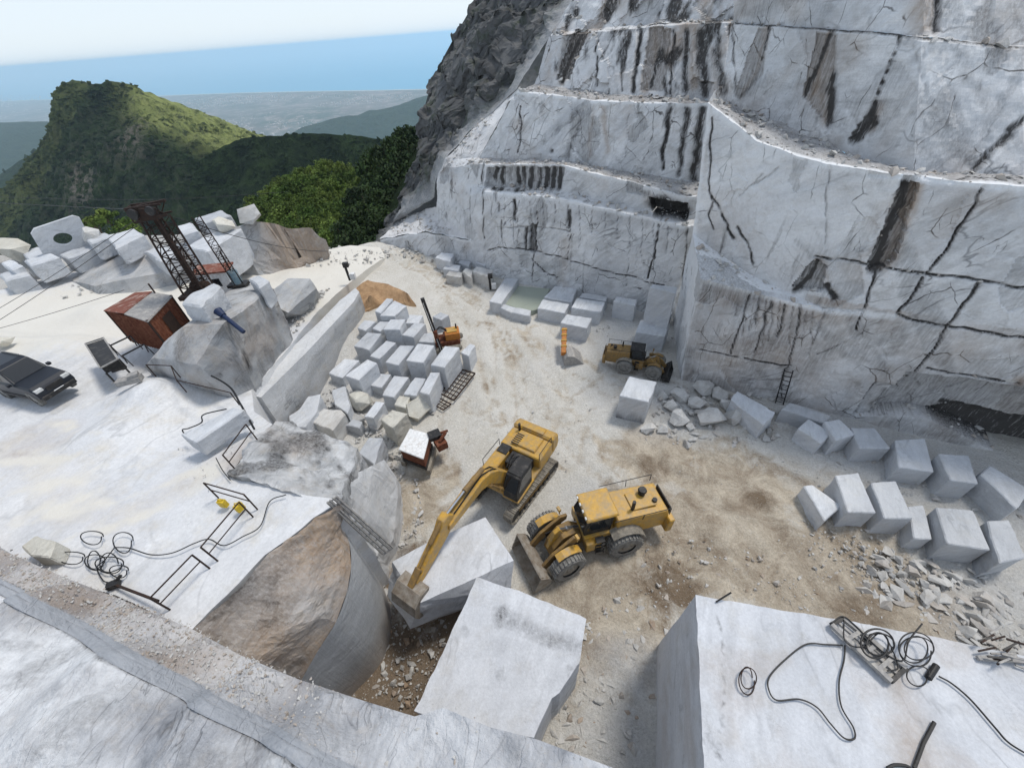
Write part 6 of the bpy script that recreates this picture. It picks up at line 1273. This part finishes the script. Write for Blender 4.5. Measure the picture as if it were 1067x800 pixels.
# ---- black cabinet and trestles
q = [U(*p, 9.15) for p in [(90,359),(108,353),(122,374),(105,383)]]; qc = np.mean(q, 0)
bx = thing('black_cabinet', (qc[0], qc[1], 8.1), 'black topped steel cabinet on legs next to the hut', 'cabinet')
addp(bx, MB().add([*q, *[p - [0, 0, .45] for p in q]], [(0, 1, 2, 3), (7, 6, 5, 4), (0, 4, 5, 1), (1, 5, 6, 2), (2, 6, 7, 3), (3, 7, 4, 0)]), 'box', 'black')
ql = [qc + (p - qc) * 1.06 + np.array([0, 0, .03]) for p in q]; addp(bx, MB().bar(ql[0], ql[1], .07).bar(ql[1], ql[2], .07).bar(ql[2], ql[3], .07).bar(ql[3], ql[0], .07), 'lid_frame', 'dustmetal')
for p in q: addp(bx, MB().bar(p - [0, 0, .4], p * [1, 1, 0] + [0, 0, 8.05], .07), 'leg', 'black')
p = U(121, 381, 8.4); tag(MB().box(p, (.6, .5, .5), .5).cyl(p + [0, 0, .25], p + [0, 0, .38], .12).box(p + [.35, 0, -.1], (.2, .3, .3), .5).build('motor', M['black'], origin=p - [0, 0, .25]), 'small black motor at the foot of the cabinet', 'motor')
def trestle(pa, pb, h, wd, lb):
    a, b_ = np.array(pa), np.array(pb); d = (b_ - a) / np.linalg.norm(b_ - a); n_ = np.array([-d[1], d[0], 0]) * wd
    t = thing('trestle', tuple(a), lb, 'trestle', 'trestles between hut and terrace edge')
    addp(t, MB().bar(a + [0, 0, h], b_ + [0, 0, h], .07), 'beam', 'black')
    for e_ in (a, b_):
        for s_ in (-1, 1): addp(t, MB().bar(e_ + [0, 0, h], e_ + n_ * s_, .05), 'leg', 'black')
    return t
T8 = lambda x, y, h=0: U(x, y, 8.1 + h)
trestle(T8(126,372), T8(146,362), .9, .4, 'dark trestle against the front of the hut'); trestle(T8(136,380), T8(158,368), .7, .35, 'lower trestle just in front of the one by the hut')
p = T8(135, 396, .25); tag(MB().box(p, (1.2, .5, .3), .25).box(p + [.3, .1, .25], (.5, .4, .2), .5).bar(p + [-.9, -.2, 0], p + [-.3, 0, .1], .05).build('tool_box', M['dustmetal'], origin=p - [0, 0, .2]), 'grey tool box with bars lying on the terrace below the cabinet', 'box')

# ---- railings on the terrace
def railing(top_pts, h, lb, posts=None, mid=True, z=8.06):
    P_ = [U(x, y, z + h) for x, y in top_pts]; t = thing('guard_rail', (P_[0][0], P_[0][1], z), lb, 'railing', 'guard rails along the terrace edge')
    addp(t, MB().tube(P_, .028), 'top_rail', 'rusty')
    if mid: addp(t, MB().tube([p - [0, 0, h * .5] for p in P_], .024), 'mid_rail', 'rusty')
    for p in (posts or P_): addp(t, MB().tube([np.array(p), np.array(p) * [1, 1, 0] + [0, 0, z - .1]], .03), 'post', 'rusty')
    return t
railing([(212,503),(254,515)], 1.0, 'short guard rail beside the two yellow objects'); railing([(249,523),(209,570)], 1.0, 'long guard rail running down from the yellow objects'); railing([(200,578),(156,623)], 1.0, 'guard rail nearest the foreground rubble')
railing([(232,474),(256,442)], 1.0, 'guard rail by the end of the long slab')
tag(MB().tube([U(120, 609, 8.25), U(165, 626, 8.6)], .045).build('steel_pipe', M['rusty'], origin=U(120, 609, 8.1)), 'rusty pipe joining the hose tangle to the nearest guard rail', 'pipe')
p = U(118, 609, 8.2); tag(MB().box(p, (.35, .25, .2), .4).cyl(p, p + [.2, .25, .15], .06).build('clamp', M['black'], origin=p), 'black clamp at the lower end of the hose tangle', 'clamp')
railing([(152,380),(178,381),(184,396),(240,409)], .8, 'bent pipe rail along the foot of the knoll', mid=False)
hose('cable', [T8(190,383,.3), T8(212,388,.2), T8(238,402,.1), T8(250,420,.1), T8(265,447,.1)], .05, 'thick black cable coming down from the knoll to the outcrop', 'cable')
hose('hose', [T8(195,455,.1), T8(190,448,.1), T8(197,446,.4), T8(210,440,.85), T8(212,432,.9), T8(236,426,.85)], .03, 'thin hose lying over the long terrace slab')
hose('hose', [T8(225,477,.05), T8(232,490,.05), T8(240,500,.05)], .02, 'short dark hose below the rail at the long slab')
def zt_(l, dz=.06): return [T8(x, y, dz) for x, y in zq(0, 400, 3.557, l)]
hose('hose', zt_([(430,605),(480,608),(560,632),(640,625),(720,590),(775,575),(830,598),(900,565),(965,525),(1000,435),(1060,410)]), .022, 'long black hose snaking across the terrace under the guard rails')
def tl(cx, cy, rx, ry, n=2):
    return [T8(*zq(0, 400, 3.557, [(cx + rx * cos(2 * pi * k / 12) * (1 + .25 * sin(k * .23)) + 4 * sin(k * .17), cy + ry * sin(2 * pi * k / 12) * (1 + .25 * cos(k * .31)))])[0], .05 + .006 * k) for k in range(n * 12 + 1)]
for c_, lb in (((340,565,36,26,1),'open loop of hose at the top left of the tangle'),((455,580,32,40,1),'open loop of hose at the top right of the tangle'),((350,655,32,30,2),'double loop of hose in the left of the tangle'),((405,665,45,32,2),'wide double loop in the middle of the hose tangle'),((440,690,30,24,1),'small loop of hose at the lower right of the tangle'),((262,640,45,24,1),'flat loop of hose next to the broken stone slab')): hose('hose_coil', tl(*c_), .02, lb, group='hose tangle on the terrace')
hose('hose', zt_([(425,605),(390,650),(360,680),(380,725),(400,735)]), .02, 'hose joining the tangle to the black clamp')
for x_, y_, lb in ((235,527,'left one of two yellow canisters on the terrace'),(252,531,'right one of two yellow canisters, at the foot of the rail')):
    p = T8(x_, y_); t = thing('yellow_canister', tuple(p), lb, 'canister', 'yellow canisters'); addp(t, MB().box(p + [0, 0, .2], (.32, .2, .4), .4 + x_), 'can', 'yplastic', .03); addp(t, MB().tube([p + [-.1, 0, .4], p + [-.05, 0, .5], p + [.08, 0, .5], p + [.12, 0, .4]], .02), 'handle', 'yplastic')
solid('stone_slab', zq(0, 400, 3.557, [(75,600),(130,560),(205,580),(185,640),(110,640)]), 8.7, 8.0, M['yblock'], 'broken cream slab with dark side on the edge of the foreground rubble', amp=.08)

# ---- gangway of pipes down to the pit
a0, a1 = U(341, 523, 8.2), U(399, 577, 3.6); b0_, b1_ = U(350, 517, 8.2), U(409, 570, 3.6)
gw = thing('gangway', tuple(a0), 'steep grey gangway of steel pipes bridging the gap beside the sawn face', 'gangway')
for t_ in (0, .3, .7, 1): addp(gw, MB().bar(lerp(a0, b0_, t_), lerp(a1, b1_, t_), .075), 'pipe', 'dustmetal')
for k in range(9): addp(gw, MB().bar(lerp(a0, a1, k / 8) - [0, 0, .07], lerp(b0_, b1_, k / 8) - [0, 0, .07], .06), 'crossbar', 'dustmetal')

# ---- white topped machine
mz = onf(432, 470, 1.7)[1]
q = [U(*p, mz + 1.9) for p in [(415,468),(427,446),(448,452),(441,478)]]; c_ = np.mean(q, 0)
mc = thing('compressor', (c_[0], c_[1], mz), 'rust brown machine with a dusty white top above the excavator bucket', 'machine')
sh_ = lambda l, dz, k=1.0: [c_ + (np.array(p) - c_) * [k, k, 1] + [0, 0, dz] for p in l]
def boxq(l, z1, z2, k=1.0): u = sh_(l, z1, k); d = sh_(l, z2, k); return MB().add([*u, *d], [(0, 1, 2, 3), (7, 6, 5, 4), (0, 4, 5, 1), (1, 5, 6, 2), (2, 6, 7, 3), (3, 7, 4, 0)])
addp(mc, boxq(q, 0, -.12), 'cover', 'white', .03); addp(mc, boxq(q, -.12, -1.0, .93), 'housing', 'rust', .03); addp(mc, boxq(q, -1.0, -1.25, .98), 'chassis', 'black')
mid_ = lerp(q[2], q[3], .4)
addp(mc, MB().box(mid_ + [.75, .35, -.45], (.7, .9, .55), .5).cyl(mid_ + [.8, .2, -.1], mid_ + [1.2, .6, .3], .12).bar(mid_ + [.4, .8, -.1], mid_ + [1.3, .9, .1], .12), 'engine', 'rust'); addp(mc, MB().box(mid_ + [.4, .7, -.02], (.8, .7, .3), .4), 'fan_box', 'black')
for i, k in ((0, 1), (3, 2)): addp(mc, MB().box(lerp(q[i], q[k], .5) + [0, 0, -1.5], (2.0, .3, .45), atan2(*(q[k] - q[i])[1::-1])), 'skid', 'track')

# ---- iron grid leaning by the yard
def grid_(q, n1, n2, r, nm, lb, mat='rusty'):
    t = thing(nm, tuple(np.mean(q, 0) - [0, 0, .1]), lb, 'grating')
    addp(t, MB().bar(q[0], q[1], r * 2).bar(q[1], q[2], r * 2).bar(q[2], q[3], r * 2).bar(q[3], q[0], r * 2), 'frame', mat)
    for k in range(1, n1): addp(t, MB().bar(lerp(q[0], q[3], k / n1), lerp(q[1], q[2], k / n1), r * 1.2), 'rod', mat)
    for k in range(1, n2): addp(t, MB().bar(lerp(q[0], q[1], k / n2) + [0, 0, .02], lerp(q[3], q[2], k / n2) + [0, 0, .02], r * 1.1), 'rod', mat)
gz = onf(476, 400, 0)[1] + .35
grid_([U(*p, gz) for p in [(459,410),(478,384),(495,389),(473,417)]], 4, 8, .05, 'iron_grid', 'rusty iron grid lying flat right of the yard blocks')
grid_([U(*p, gz - .1) for p in [(451,421),(458,415),(470,421),(462,427)]], 3, 3, .04, 'iron_grid', 'small scrap grid below the larger one')

# ---- drilling rig
bz = onf(466, 358, 0)[1]; rb = U(466, 352, bz + 1.0)
rg_ = thing('drilling_rig', (rb[0], rb[1], bz), 'orange crawler drilling rig with tall black mast behind the yard blocks', 'drilling rig')
ang = .15
for s_ in (-1, 1):
    tr = addp(rg_, MB().box(rb + [0, s_ * .9, -.6], (2.6, .4, .6), ang), 'track', 'track', .15)
addp(rg_, MB().box(rb + [0, 0, -.2], (2.2, 1.4, .5), ang), 'chassis', 'rust', .04)
addp(rg_, MB().box(rb + [.5, .1, .35], (1.3, 1.2, .7), ang), 'engine_housing', 'orange', .05); addp(rg_, MB().box(rb + [.5, .1, .74], (.9, .7, .1), ang), 'engine_cover', 'yellow', .02)
addp(rg_, MB().cyl(rb + [.9, .3, .7], rb + [.9, .3, 1.2], .07), 'exhaust_pipe', 'black')
addp(rg_, MB().cyl(rb + [-.1, -.4, .2], rb + [-.1, .4, .2], .3), 'hose_reel', 'rust')
f0, f1 = U(459, 361, bz + 1.0), None; f1 = onv(440, 311, f0)
addp(rg_, MB().bar(f0 - [0, 0, .5], f1, .26, .3), 'mast', 'black'); addp(rg_, MB().box(lerp(f0, f1, .3) + [.05, -.22, 0], (.3, .3, .7)), 'drill_head', 'rust'); addp(rg_, MB().cyl(lerp(f0, f1, -.15) + [0, -.25, 0], lerp(f0, f1, .95) + [0, -.25, 0], .04), 'drill_rod', 'silver')
addp(rg_, MB().bar(rb + [-.3, 0, .1], lerp(f0, f1, .25), .2), 'mast_arm', 'rust')
for k in range(3): addp(rg_, MB().tube(smooth([rb + [.2, .1 * k, .6], rb + [-.4, -.1, 1.1 + .1 * k], lerp(f0, f1, .35) + [.1, 0, 0]], 6), .03), 'hydraulic_hose', 'hose')

# ---- orange arm with grey bucket
a_ = onf(588, 346, 1.2)[0]; b_ = onf(587, 372, .6)[0]
ar = thing('breaker_arm', (b_[0], b_[1], b_[2] - .6), 'orange digger arm with a grey bucket standing alone on the haul floor', 'digger arm')
addp(ar, MB().bar(a_ + [0, 0, .3], b_ + [0, 0, .3], .42, .5), 'arm', 'orange', .04)
for k in range(4): addp(ar, MB().box(lerp(a_, b_, .1 + .22 * k) + [0, 0, .5], (.5, .18, .22)), 'bracket', 'yellow', .02)
c_ = onf(596, 371, .4)[0]
addp(ar, MB().prism([(-.8,-.4),(-.75,.3),(-.5,.6),(.1,.45),(.9,-.35),(.85,-.45)], -.8, .8), 'bucket', 'dustmetal', .02)
ar.children[-1].data.transform(Matrix.Translation(Vector(c_) + Vector((0, 0, .05))))

# ---- pump standing left of the basin
for x_, y_, lb in ((511,300,'black pump post left of the water basin'),(364,290,'black post with white box where the sawn bench meets the road')):
    g_ = fz if x_ > 400 else (lambda x, y: 4.4)
    p, z = onf(x_, y_, .2, g_); t = thing('pump', (p[0], p[1], z), lb, 'pump', 'posts with equipment'); addp(t, MB().cyl(p * [1, 1, 0] + [0, 0, z], p * [1, 1, 0] + [0, 0, z + 1.7], .12), 'post', 'black'); addp(t, MB().box(p * [1, 1, 0] + [.1, 0, z + 1.6], (.5, .35, .45)), 'motor', 'black'); addp(t, MB().box(p * [1, 1, 0] + [.4, 0, z + .4], (.5, .4, .6)), 'box', 'white')
tag(MB().tube([U(820, 380, 1.9) + [0, 0, 0], onR([(816, 412)])[0] + [-.15, -.25, .1]], .05).tube([onR([(816, 385)])[0] + [-.15, -.25, 0], onR([(808, 415)])[0] + [-.15, -.25, .1]], .05).build('ladder', M['black'], origin=onR([(812, 412)])[0]), 'dark pipes leaning against the cliff foot behind the back row', 'pipe') if False else None
lp = onR([(822,383),(812,416)]); t = thing('ladder', tuple(lp[1] + [-.2, -.4, 0]), 'dark ladder leaning against the foot of the right hand cliff', 'ladder')
o1 = np.array([-.25, -.45, 0]); sx = rc * .25
for s_ in (-1, 1): addp(t, MB().bar(lp[0] + o1 * .5 + sx * s_, lp[1] + o1 + sx * s_ * 1, .06), 'rail', 'black')
for k in range(8): addp(t, MB().bar(lerp(lp[0] + o1 * .5 - sx, lp[1] + o1 - sx, (k + .5) / 8), lerp(lp[0] + o1 * .5 + sx, lp[1] + o1 + sx, (k + .5) / 8), .04), 'rung', 'black')

# ================================================================== TREES
def crown_mesh(name, seed, r, n_cl, n_lf, ls, mat, sq=.8):
    g = np.random.default_rng(seed); cl_ = []
    for k in range(n_cl):
        v = g.normal(size=3); v /= np.linalg.norm(v); v[2] = abs(v[2]) * .9 - .25; cl_.append(v * r * g.uniform(.45, .95) * np.array([1, 1, sq]))
    cl_ = np.array(cl_); cr_ = r * g.uniform(.2, .42, n_cl); P_ = []
    idx = g.integers(0, n_cl, n_lf); d = g.normal(size=(n_lf, 3)); d /= np.linalg.norm(d, axis=1)[:, None]; c = cl_[idx] + d * (cr_[idx] * g.uniform(.55, 1.0, n_lf))[:, None]
    a = g.normal(size=(n_lf, 3)); nrm = d + a * .6; nrm /= np.linalg.norm(nrm, axis=1)[:, None]; t1 = np.cross(nrm, g.normal(size=(n_lf, 3))); t1 /= np.linalg.norm(t1, axis=1)[:, None]; t2 = np.cross(nrm, t1); s_ = (ls * g.uniform(.6, 1.4, n_lf))[:, None]
    vs = np.stack([c - t1 * s_ - t2 * s_ * .6, c + t1 * s_ - t2 * s_ * .6, c + t1 * s_ * .7 + t2 * s_ * .7, c - t1 * s_ * .7 + t2 * s_ * .7], 1).reshape(-1, 3)
    me = bpy.data.meshes.new(name); me.from_pydata(vs.tolist(), [], [(4 * i, 4 * i + 1, 4 * i + 2, 4 * i + 3) for i in range(n_lf)]); me.materials.append(mat); me.update(); return me
def trunk_mesh(seed, h):
    g = random.Random(seed); m = MB(); m.cyl((0, 0, -h), (0, 0, -h * .3), .28, .2, 8)
    for k in range(5): a = g.uniform(0, 6.3); m.cyl((0, 0, -h * .45 + k * .3), (cos(a) * 1.6, sin(a) * 1.6, g.uniform(-.2, 1.6)), .11, .04, 6)
    o_ = m.build('trunk', M['bark']); me = o_.data; bpy.data.objects.remove(o_); return me
CR = {('b', k): crown_mesh('crown', k + 5, 2.6, 22, 1500, .17, M['leafbright']) for k in range(3)}
CR.update({('d', k): crown_mesh('crown', k + 15, 2.6, 18, 1300, .2, M['leafdark'], 1.1) for k in range(3)})
TR = [trunk_mesh(k, 4.5) for k in range(3)]
def tree(p, kind, sc, lb, grp, k):
    t = thing('tree', (p[0], p[1], p[2] - 4.5 * sc), lb, 'tree', grp, random.uniform(0, 6.3)); t.scale = (sc, sc, sc * random.uniform(.9, 1.15))
    for nm, me in (('trunk', TR[k % 3]), ('crown', CR[(kind, k % 3)])):
        o_ = bpy.data.objects.new(nm, me); C.objects.link(o_); o_.parent = t; o_.location = (0, 0, 4.5)
def pip(x, y, poly): return bool(polyin(np.array([x]), np.array([y]), poly)[0])
PB_ = [(264,212),(280,192),(300,180),(322,170),(345,168),(374,172),(384,190),(376,225),(352,256),(320,245),(290,236),(268,228)]
PD_ = [(372,196),(384,165),(402,148),(420,138),(438,128),(436,158),(424,190),(404,228),(386,256),(352,262),(362,238)]
sl1 = [VL([(245,232,120),(264,214,122),(282,196,125),(302,184,128),(322,176,130),(345,175,130),(374,178,130),(390,190,125)]), VL([(245,262,88),(264,256,88),(282,252,88),(302,250,86),(322,255,84),(345,262,82),(368,268,80),(388,272,78)]), VL([(245,330,70),(264,330,70),(282,330,70),(302,330,70),(322,330,70),(345,330,70),(368,330,70),(388,330,68)])]
V_, F_ = loft(sl1, 1.5, 1.5); V_ -= [0, 0, 2.2]; V_ += np.stack([fbm(V_ * .15, 3, k) for k in range(3)], 1) * 1.5; struct('wooded_bank', V_, F_, M['hill'])
sl2 = [VL([(345,200,128),(366,178,128),(380,164,126),(396,150,124),(420,138,120),(440,128,118)]), VL([(340,270,80),(362,268,78),(380,264,76),(396,250,76),(415,225,78),(436,180,82)]), VL([(330,340,60),(350,340,60),(380,330,60),(400,320,60),(420,300,60),(440,280,66)])]
V_, F_ = loft(sl2, 1.5, 1.5); V_ -= [0, 0, 2.0]; V_ += np.stack([fbm(V_ * .15, 3, k + 9) for k in range(3)], 1) * 1.5; struct('wooded_slope', V_, F_, M['hill'])
k = 0
for yy in range(172, 262, 6):
    for xx in range(262, 386, 8):
        x_ = xx + random.uniform(-4, 4); y_ = yy + random.uniform(-3, 3)
        if not pip(x_, y_, PB_): continue
        Y_ = 128 - (y_ - 172) * .5; p = V(x_, y_ + 3, Y_); tree(p, 'b', random.uniform(.55, 1.1), 'bright green broadleaf tree on the wooded bank behind the quarry road', 'bright green trees behind the quarry', k); k += 1
for yy in range(132, 264, 9):
    for xx in range(350, 440, 9):
        x_ = xx + random.uniform(-4, 4); y_ = yy + random.uniform(-3, 3)
        if not pip(x_, y_, PD_): continue
        Y_ = 120 - (y_ - 132) * .34; p = V(x_, y_ + 3, Y_); tree(p, 'd', random.uniform(.85, 1.3), 'dark green tree on the shaded slope left of the mountain flank', 'dark trees on the shaded slope', k); k += 1
for x_, y_ in ((98,232),(112,228),(126,236),(88,242),(136,240)): p = V(x_, y_, 95); tree(p, 'b', 1.0, 'light green bush in the valley just behind the left rim', 'bushes behind the left rim', k); k += 1

# ================================================================== LOOSE STONE
PR_ = []
for k in range(7):
    g = np.random.default_rng(k); bm = bmesh.new()
    for j in range(9): v = g.normal(size=3); v /= np.linalg.norm(v); bm.verts.new(v * g.uniform(.7, 1.1) * np.array([1, .8, .65]))
    r_ = bmesh.ops.convex_hull(bm, input=bm.verts); bmesh.ops.delete(bm, geom=[e for e in r_['geom_interior'] if isinstance(e, bmesh.types.BMVert)], context='VERTS'); bmesh.ops.triangulate(bm, faces=bm.faces); bmesh.ops.recalc_face_normals(bm, faces=bm.faces); bm.verts.index_update()
    PR_.append((np.array([v.co[:] for v in bm.verts]), np.array([[v.index for v in f.verts] for f in bm.faces]))); bm.free()
class GR:
    def __init__(s): s.V = []; s.F = []; s.n = 0; s.S = []
    def add(s, p, r, st=0):
        v, f = PR_[random.randrange(7)]; a = random.uniform(0, 6.3); ca, sa = cos(a), sin(a); q = v @ np.array([[ca, sa, 0], [-sa, ca, 0], [0, 0, 1]]) * r * np.array([1, 1, random.uniform(.6, 1.1)]) + np.array(p) + [0, 0, r * .25]
        s.V.append(q); s.F += (f + s.n).tolist(); s.n += len(v); s.S.append(np.full((len(v), 3), [0, st, 0]))
    def build(s, name, mat): struct(name, np.concatenate(s.V), s.F, mat, np.concatenate(s.S), kind='stuff')
def rsize(a, b_): return a * (b_ / a) ** (random.random() ** 2.2)
g1 = GR()
def scat(poly, n, a, b_, g=fz, dz=0, br_=.2):
    z0 = 0 if g is fz else 7
    P_ = [onf(x, y, 0, g)[0] for x, y in poly]; xs = [p[0] for p in P_]; ys = [p[1] for p in P_]; c = 0; t_ = 0
    X_, Y_ = RNG.uniform(min(xs), max(xs), n * 4), RNG.uniform(min(ys), max(ys), n * 4); k = polyin(X_, Y_, P_); X_, Y_ = X_[k][:n], Y_[k][:n]
    if len(X_) == 0: return
    Z_ = (floor_z(X_, Y_) if g is fz else ter_zf(X_, Y_))
    for x, y, z in zip(X_, Y_, Z_): g1.add((x, y, z + dz), rsize(a, b_), random.random() * br_ * 2 if random.random() < .4 else 0)
scat([(690,400),(830,415),(830,450),(760,470),(670,460)], 500, .06, .5)
scat([(830,430),(1067,520),(1067,640),(960,600),(850,520)], 500, .05, .3)
scat([(880,560),(1000,600),(1080,660),(1080,720),(980,660),(900,640)], 420, .08, .55)
scat([(830,540),(900,560),(1000,640),(940,650),(850,600)], 260, .04, .2)
scat([(560,400),(680,400),(620,520),(540,440)], 120, .03, .15)
scat([(600,640),(700,600),(690,700),(660,790),(560,790)], 420, .04, .32, br_=.5)
scat([(345,700),(400,600),(470,640),(440,745)], 420, .05, .32, br_=.8)
scat([(320,410),(420,440),(430,470),(400,500),(370,460)], 380, .05, .4)
scat([(335,370),(400,380),(470,430),(400,445),(300,435)], 300, .05, .3)
scat([(400,480),(440,500),(440,560),(400,580)], 200, .04, .3)
scat([(430,250),(520,280),(520,300),(470,290),(420,262)], 220, .08, .5)
scat([(340,262),(440,250),(440,262),(350,270)], 240, .08, .45)
scat([(660,600),(900,640),(760,560),(680,560)], 260, .03, .2, br_=.6)
scat([(640,290),(710,335),(700,380),(620,350)], 160, .04, .25)
scat([(560,640),(800,620),(1000,660),(600,700)], 250, .03, .2, br_=.6)
def tsc(poly, n, a, b_): scat(poly, n, a, b_, lambda x, y: tz(x, y), .06)
tsc([(262,350),(300,315),(330,305),(345,300),(300,360),(262,402)], 420, .08, .4)
tsc([(300,270),(400,260),(400,272),(300,280)], 150, .06, .35)
tsc([(180,470),(250,450),(250,500),(200,520)], 80, .02, .07)
tsc([(60,300),(250,270),(250,280),(60,312)], 90, .06, .3)
# on the ledges of the cliffs
for Vx, Fx, n in ((CV, CF, 1500), (BV, BF, 1700)):
    Fq = np.array([f for f in Fx if len(f) == 4]); A_, B_, D__ = Vx[Fq[:, 0]], Vx[Fq[:, 1]], Vx[Fq[:, 3]]; nz = np.cross(B_ - A_, D__ - A_); nl = np.linalg.norm(nz, axis=1); ok = np.where((np.abs(nz[:, 2]) > .78 * nl) & (nl > 0))[0]
    pr = nl[ok] / nl[ok].sum()
    for i in RNG.choice(ok, n, p=pr): g1.add(A_[i] + (B_[i] - A_[i]) * random.random() + (D__[i] - A_[i]) * random.random(), rsize(.05, .38), .5 * (random.random() < .25))
for px_, py_, n_, sp_ in ((730,430,260,2.6),(960,610,200,2.5),(640,720,260,1.8),(400,690,260,1.8),(700,600,220,4),(850,470,250,4),(560,430,160,6),(430,470,160,3),(360,420,200,3)):
    c_ = U(px_, py_, 0)
    for k in range(n_): x_, y_ = c_[0] + random.gauss(0, sp_), c_[1] + random.gauss(0, sp_ * .7); g1.add((x_, y_, fz(x_, y_)), rsize(.025, .10), .3 * (random.random() < .3))
g1.build('gravel', M['rubble'])
# woodland covering the far slopes
g3 = GR()
for nm, n, r0_, r1_ in (('green_hill', 5200, 2.0, 5.5), ('dark_ridge', 2600, 1.6, 4.2), ('left_valley_side', 500, 7, 16)):
    Vh, Fh, Sh = TERR[nm]; Fq = np.array(Fh); c_ = Vh[Fq].mean(1); sel_ = RNG.choice(len(c_), n)
    dens = fbm(c_[sel_] * .02, 4, 33)
    for i, d_ in zip(sel_, dens):
        gg = Sh[Fq[i][0], 1] if Sh is not None else 0
        if gg > .5 and d_ < .12: continue
        if Sh is not None and Sh[Fq[i][0], 0] > .6 and random.random() < .8: continue
        g3.add(c_[i] - [0, 0, .8], random.uniform(r0_, r1_), gg * .7)  # crowns take over the painted sunlit tone of the slope
g3.build('woodland', M['hill'])
# foreground rubble strip
g2 = GR(); vs2, zs2 = fore_tri
da_ = segdist(vs2, A); wgt = rubz * np.clip((-vs2[:, 0] - 4.5) / 4, 0.03, 1) * np.clip(1.2 - np.abs(fbm(np.c_[vs2, vs2[:, 0] * 0] * .8, 3, 2)), 0, 1); wgt = wgt / wgt.sum()
for i in RNG.choice(len(vs2), 8000, p=wgt): g2.add((vs2[i, 0] + random.uniform(-.08, .08), vs2[i, 1] + random.uniform(-.08, .08), zs2[i] - .01), rsize(.014, .085), .6 * (random.random() < .45))
lip = segdist(vs2, A); wl_ = np.exp(-(lip / .12) ** 2) * (vs2[:, 0] < 3); wl_ /= wl_.sum()
for i in RNG.choice(len(vs2), 500, p=wl_): g2.add((vs2[i, 0], vs2[i, 1], zs2[i]), rsize(.01, .05), .2)
g2.build('rubble_strip', M['rubble'])
HAZE = 6e-5
# haze
def add_haze(x0, x1, y0, y1, z0, z1, dens):
    bm_ = MB().box(((x0 + x1) / 2, (y0 + y1) / 2, (z0 + z1) / 2), (x1 - x0, y1 - y0, z1 - z0))
    m = bpy.data.materials.new('haze'); m.use_nodes = True; t = m.node_tree; t.nodes.clear()
    o_ = t.nodes.new('ShaderNodeOutputMaterial'); v_ = t.nodes.new('ShaderNodeVolumePrincipled')
    v_.inputs['Color'].default_value = (.68, .88, 1.0, 1); v_.inputs['Density'].default_value = dens; v_.inputs['Anisotropy'].default_value = .2
    t.links.new(v_.outputs[0], o_.inputs['Volume']); o = bm_.build('haze', m); o['kind'] = 'stuff'; return o
add_haze(-260000, 260000, -200, 125000, -930, 80, HAZE)
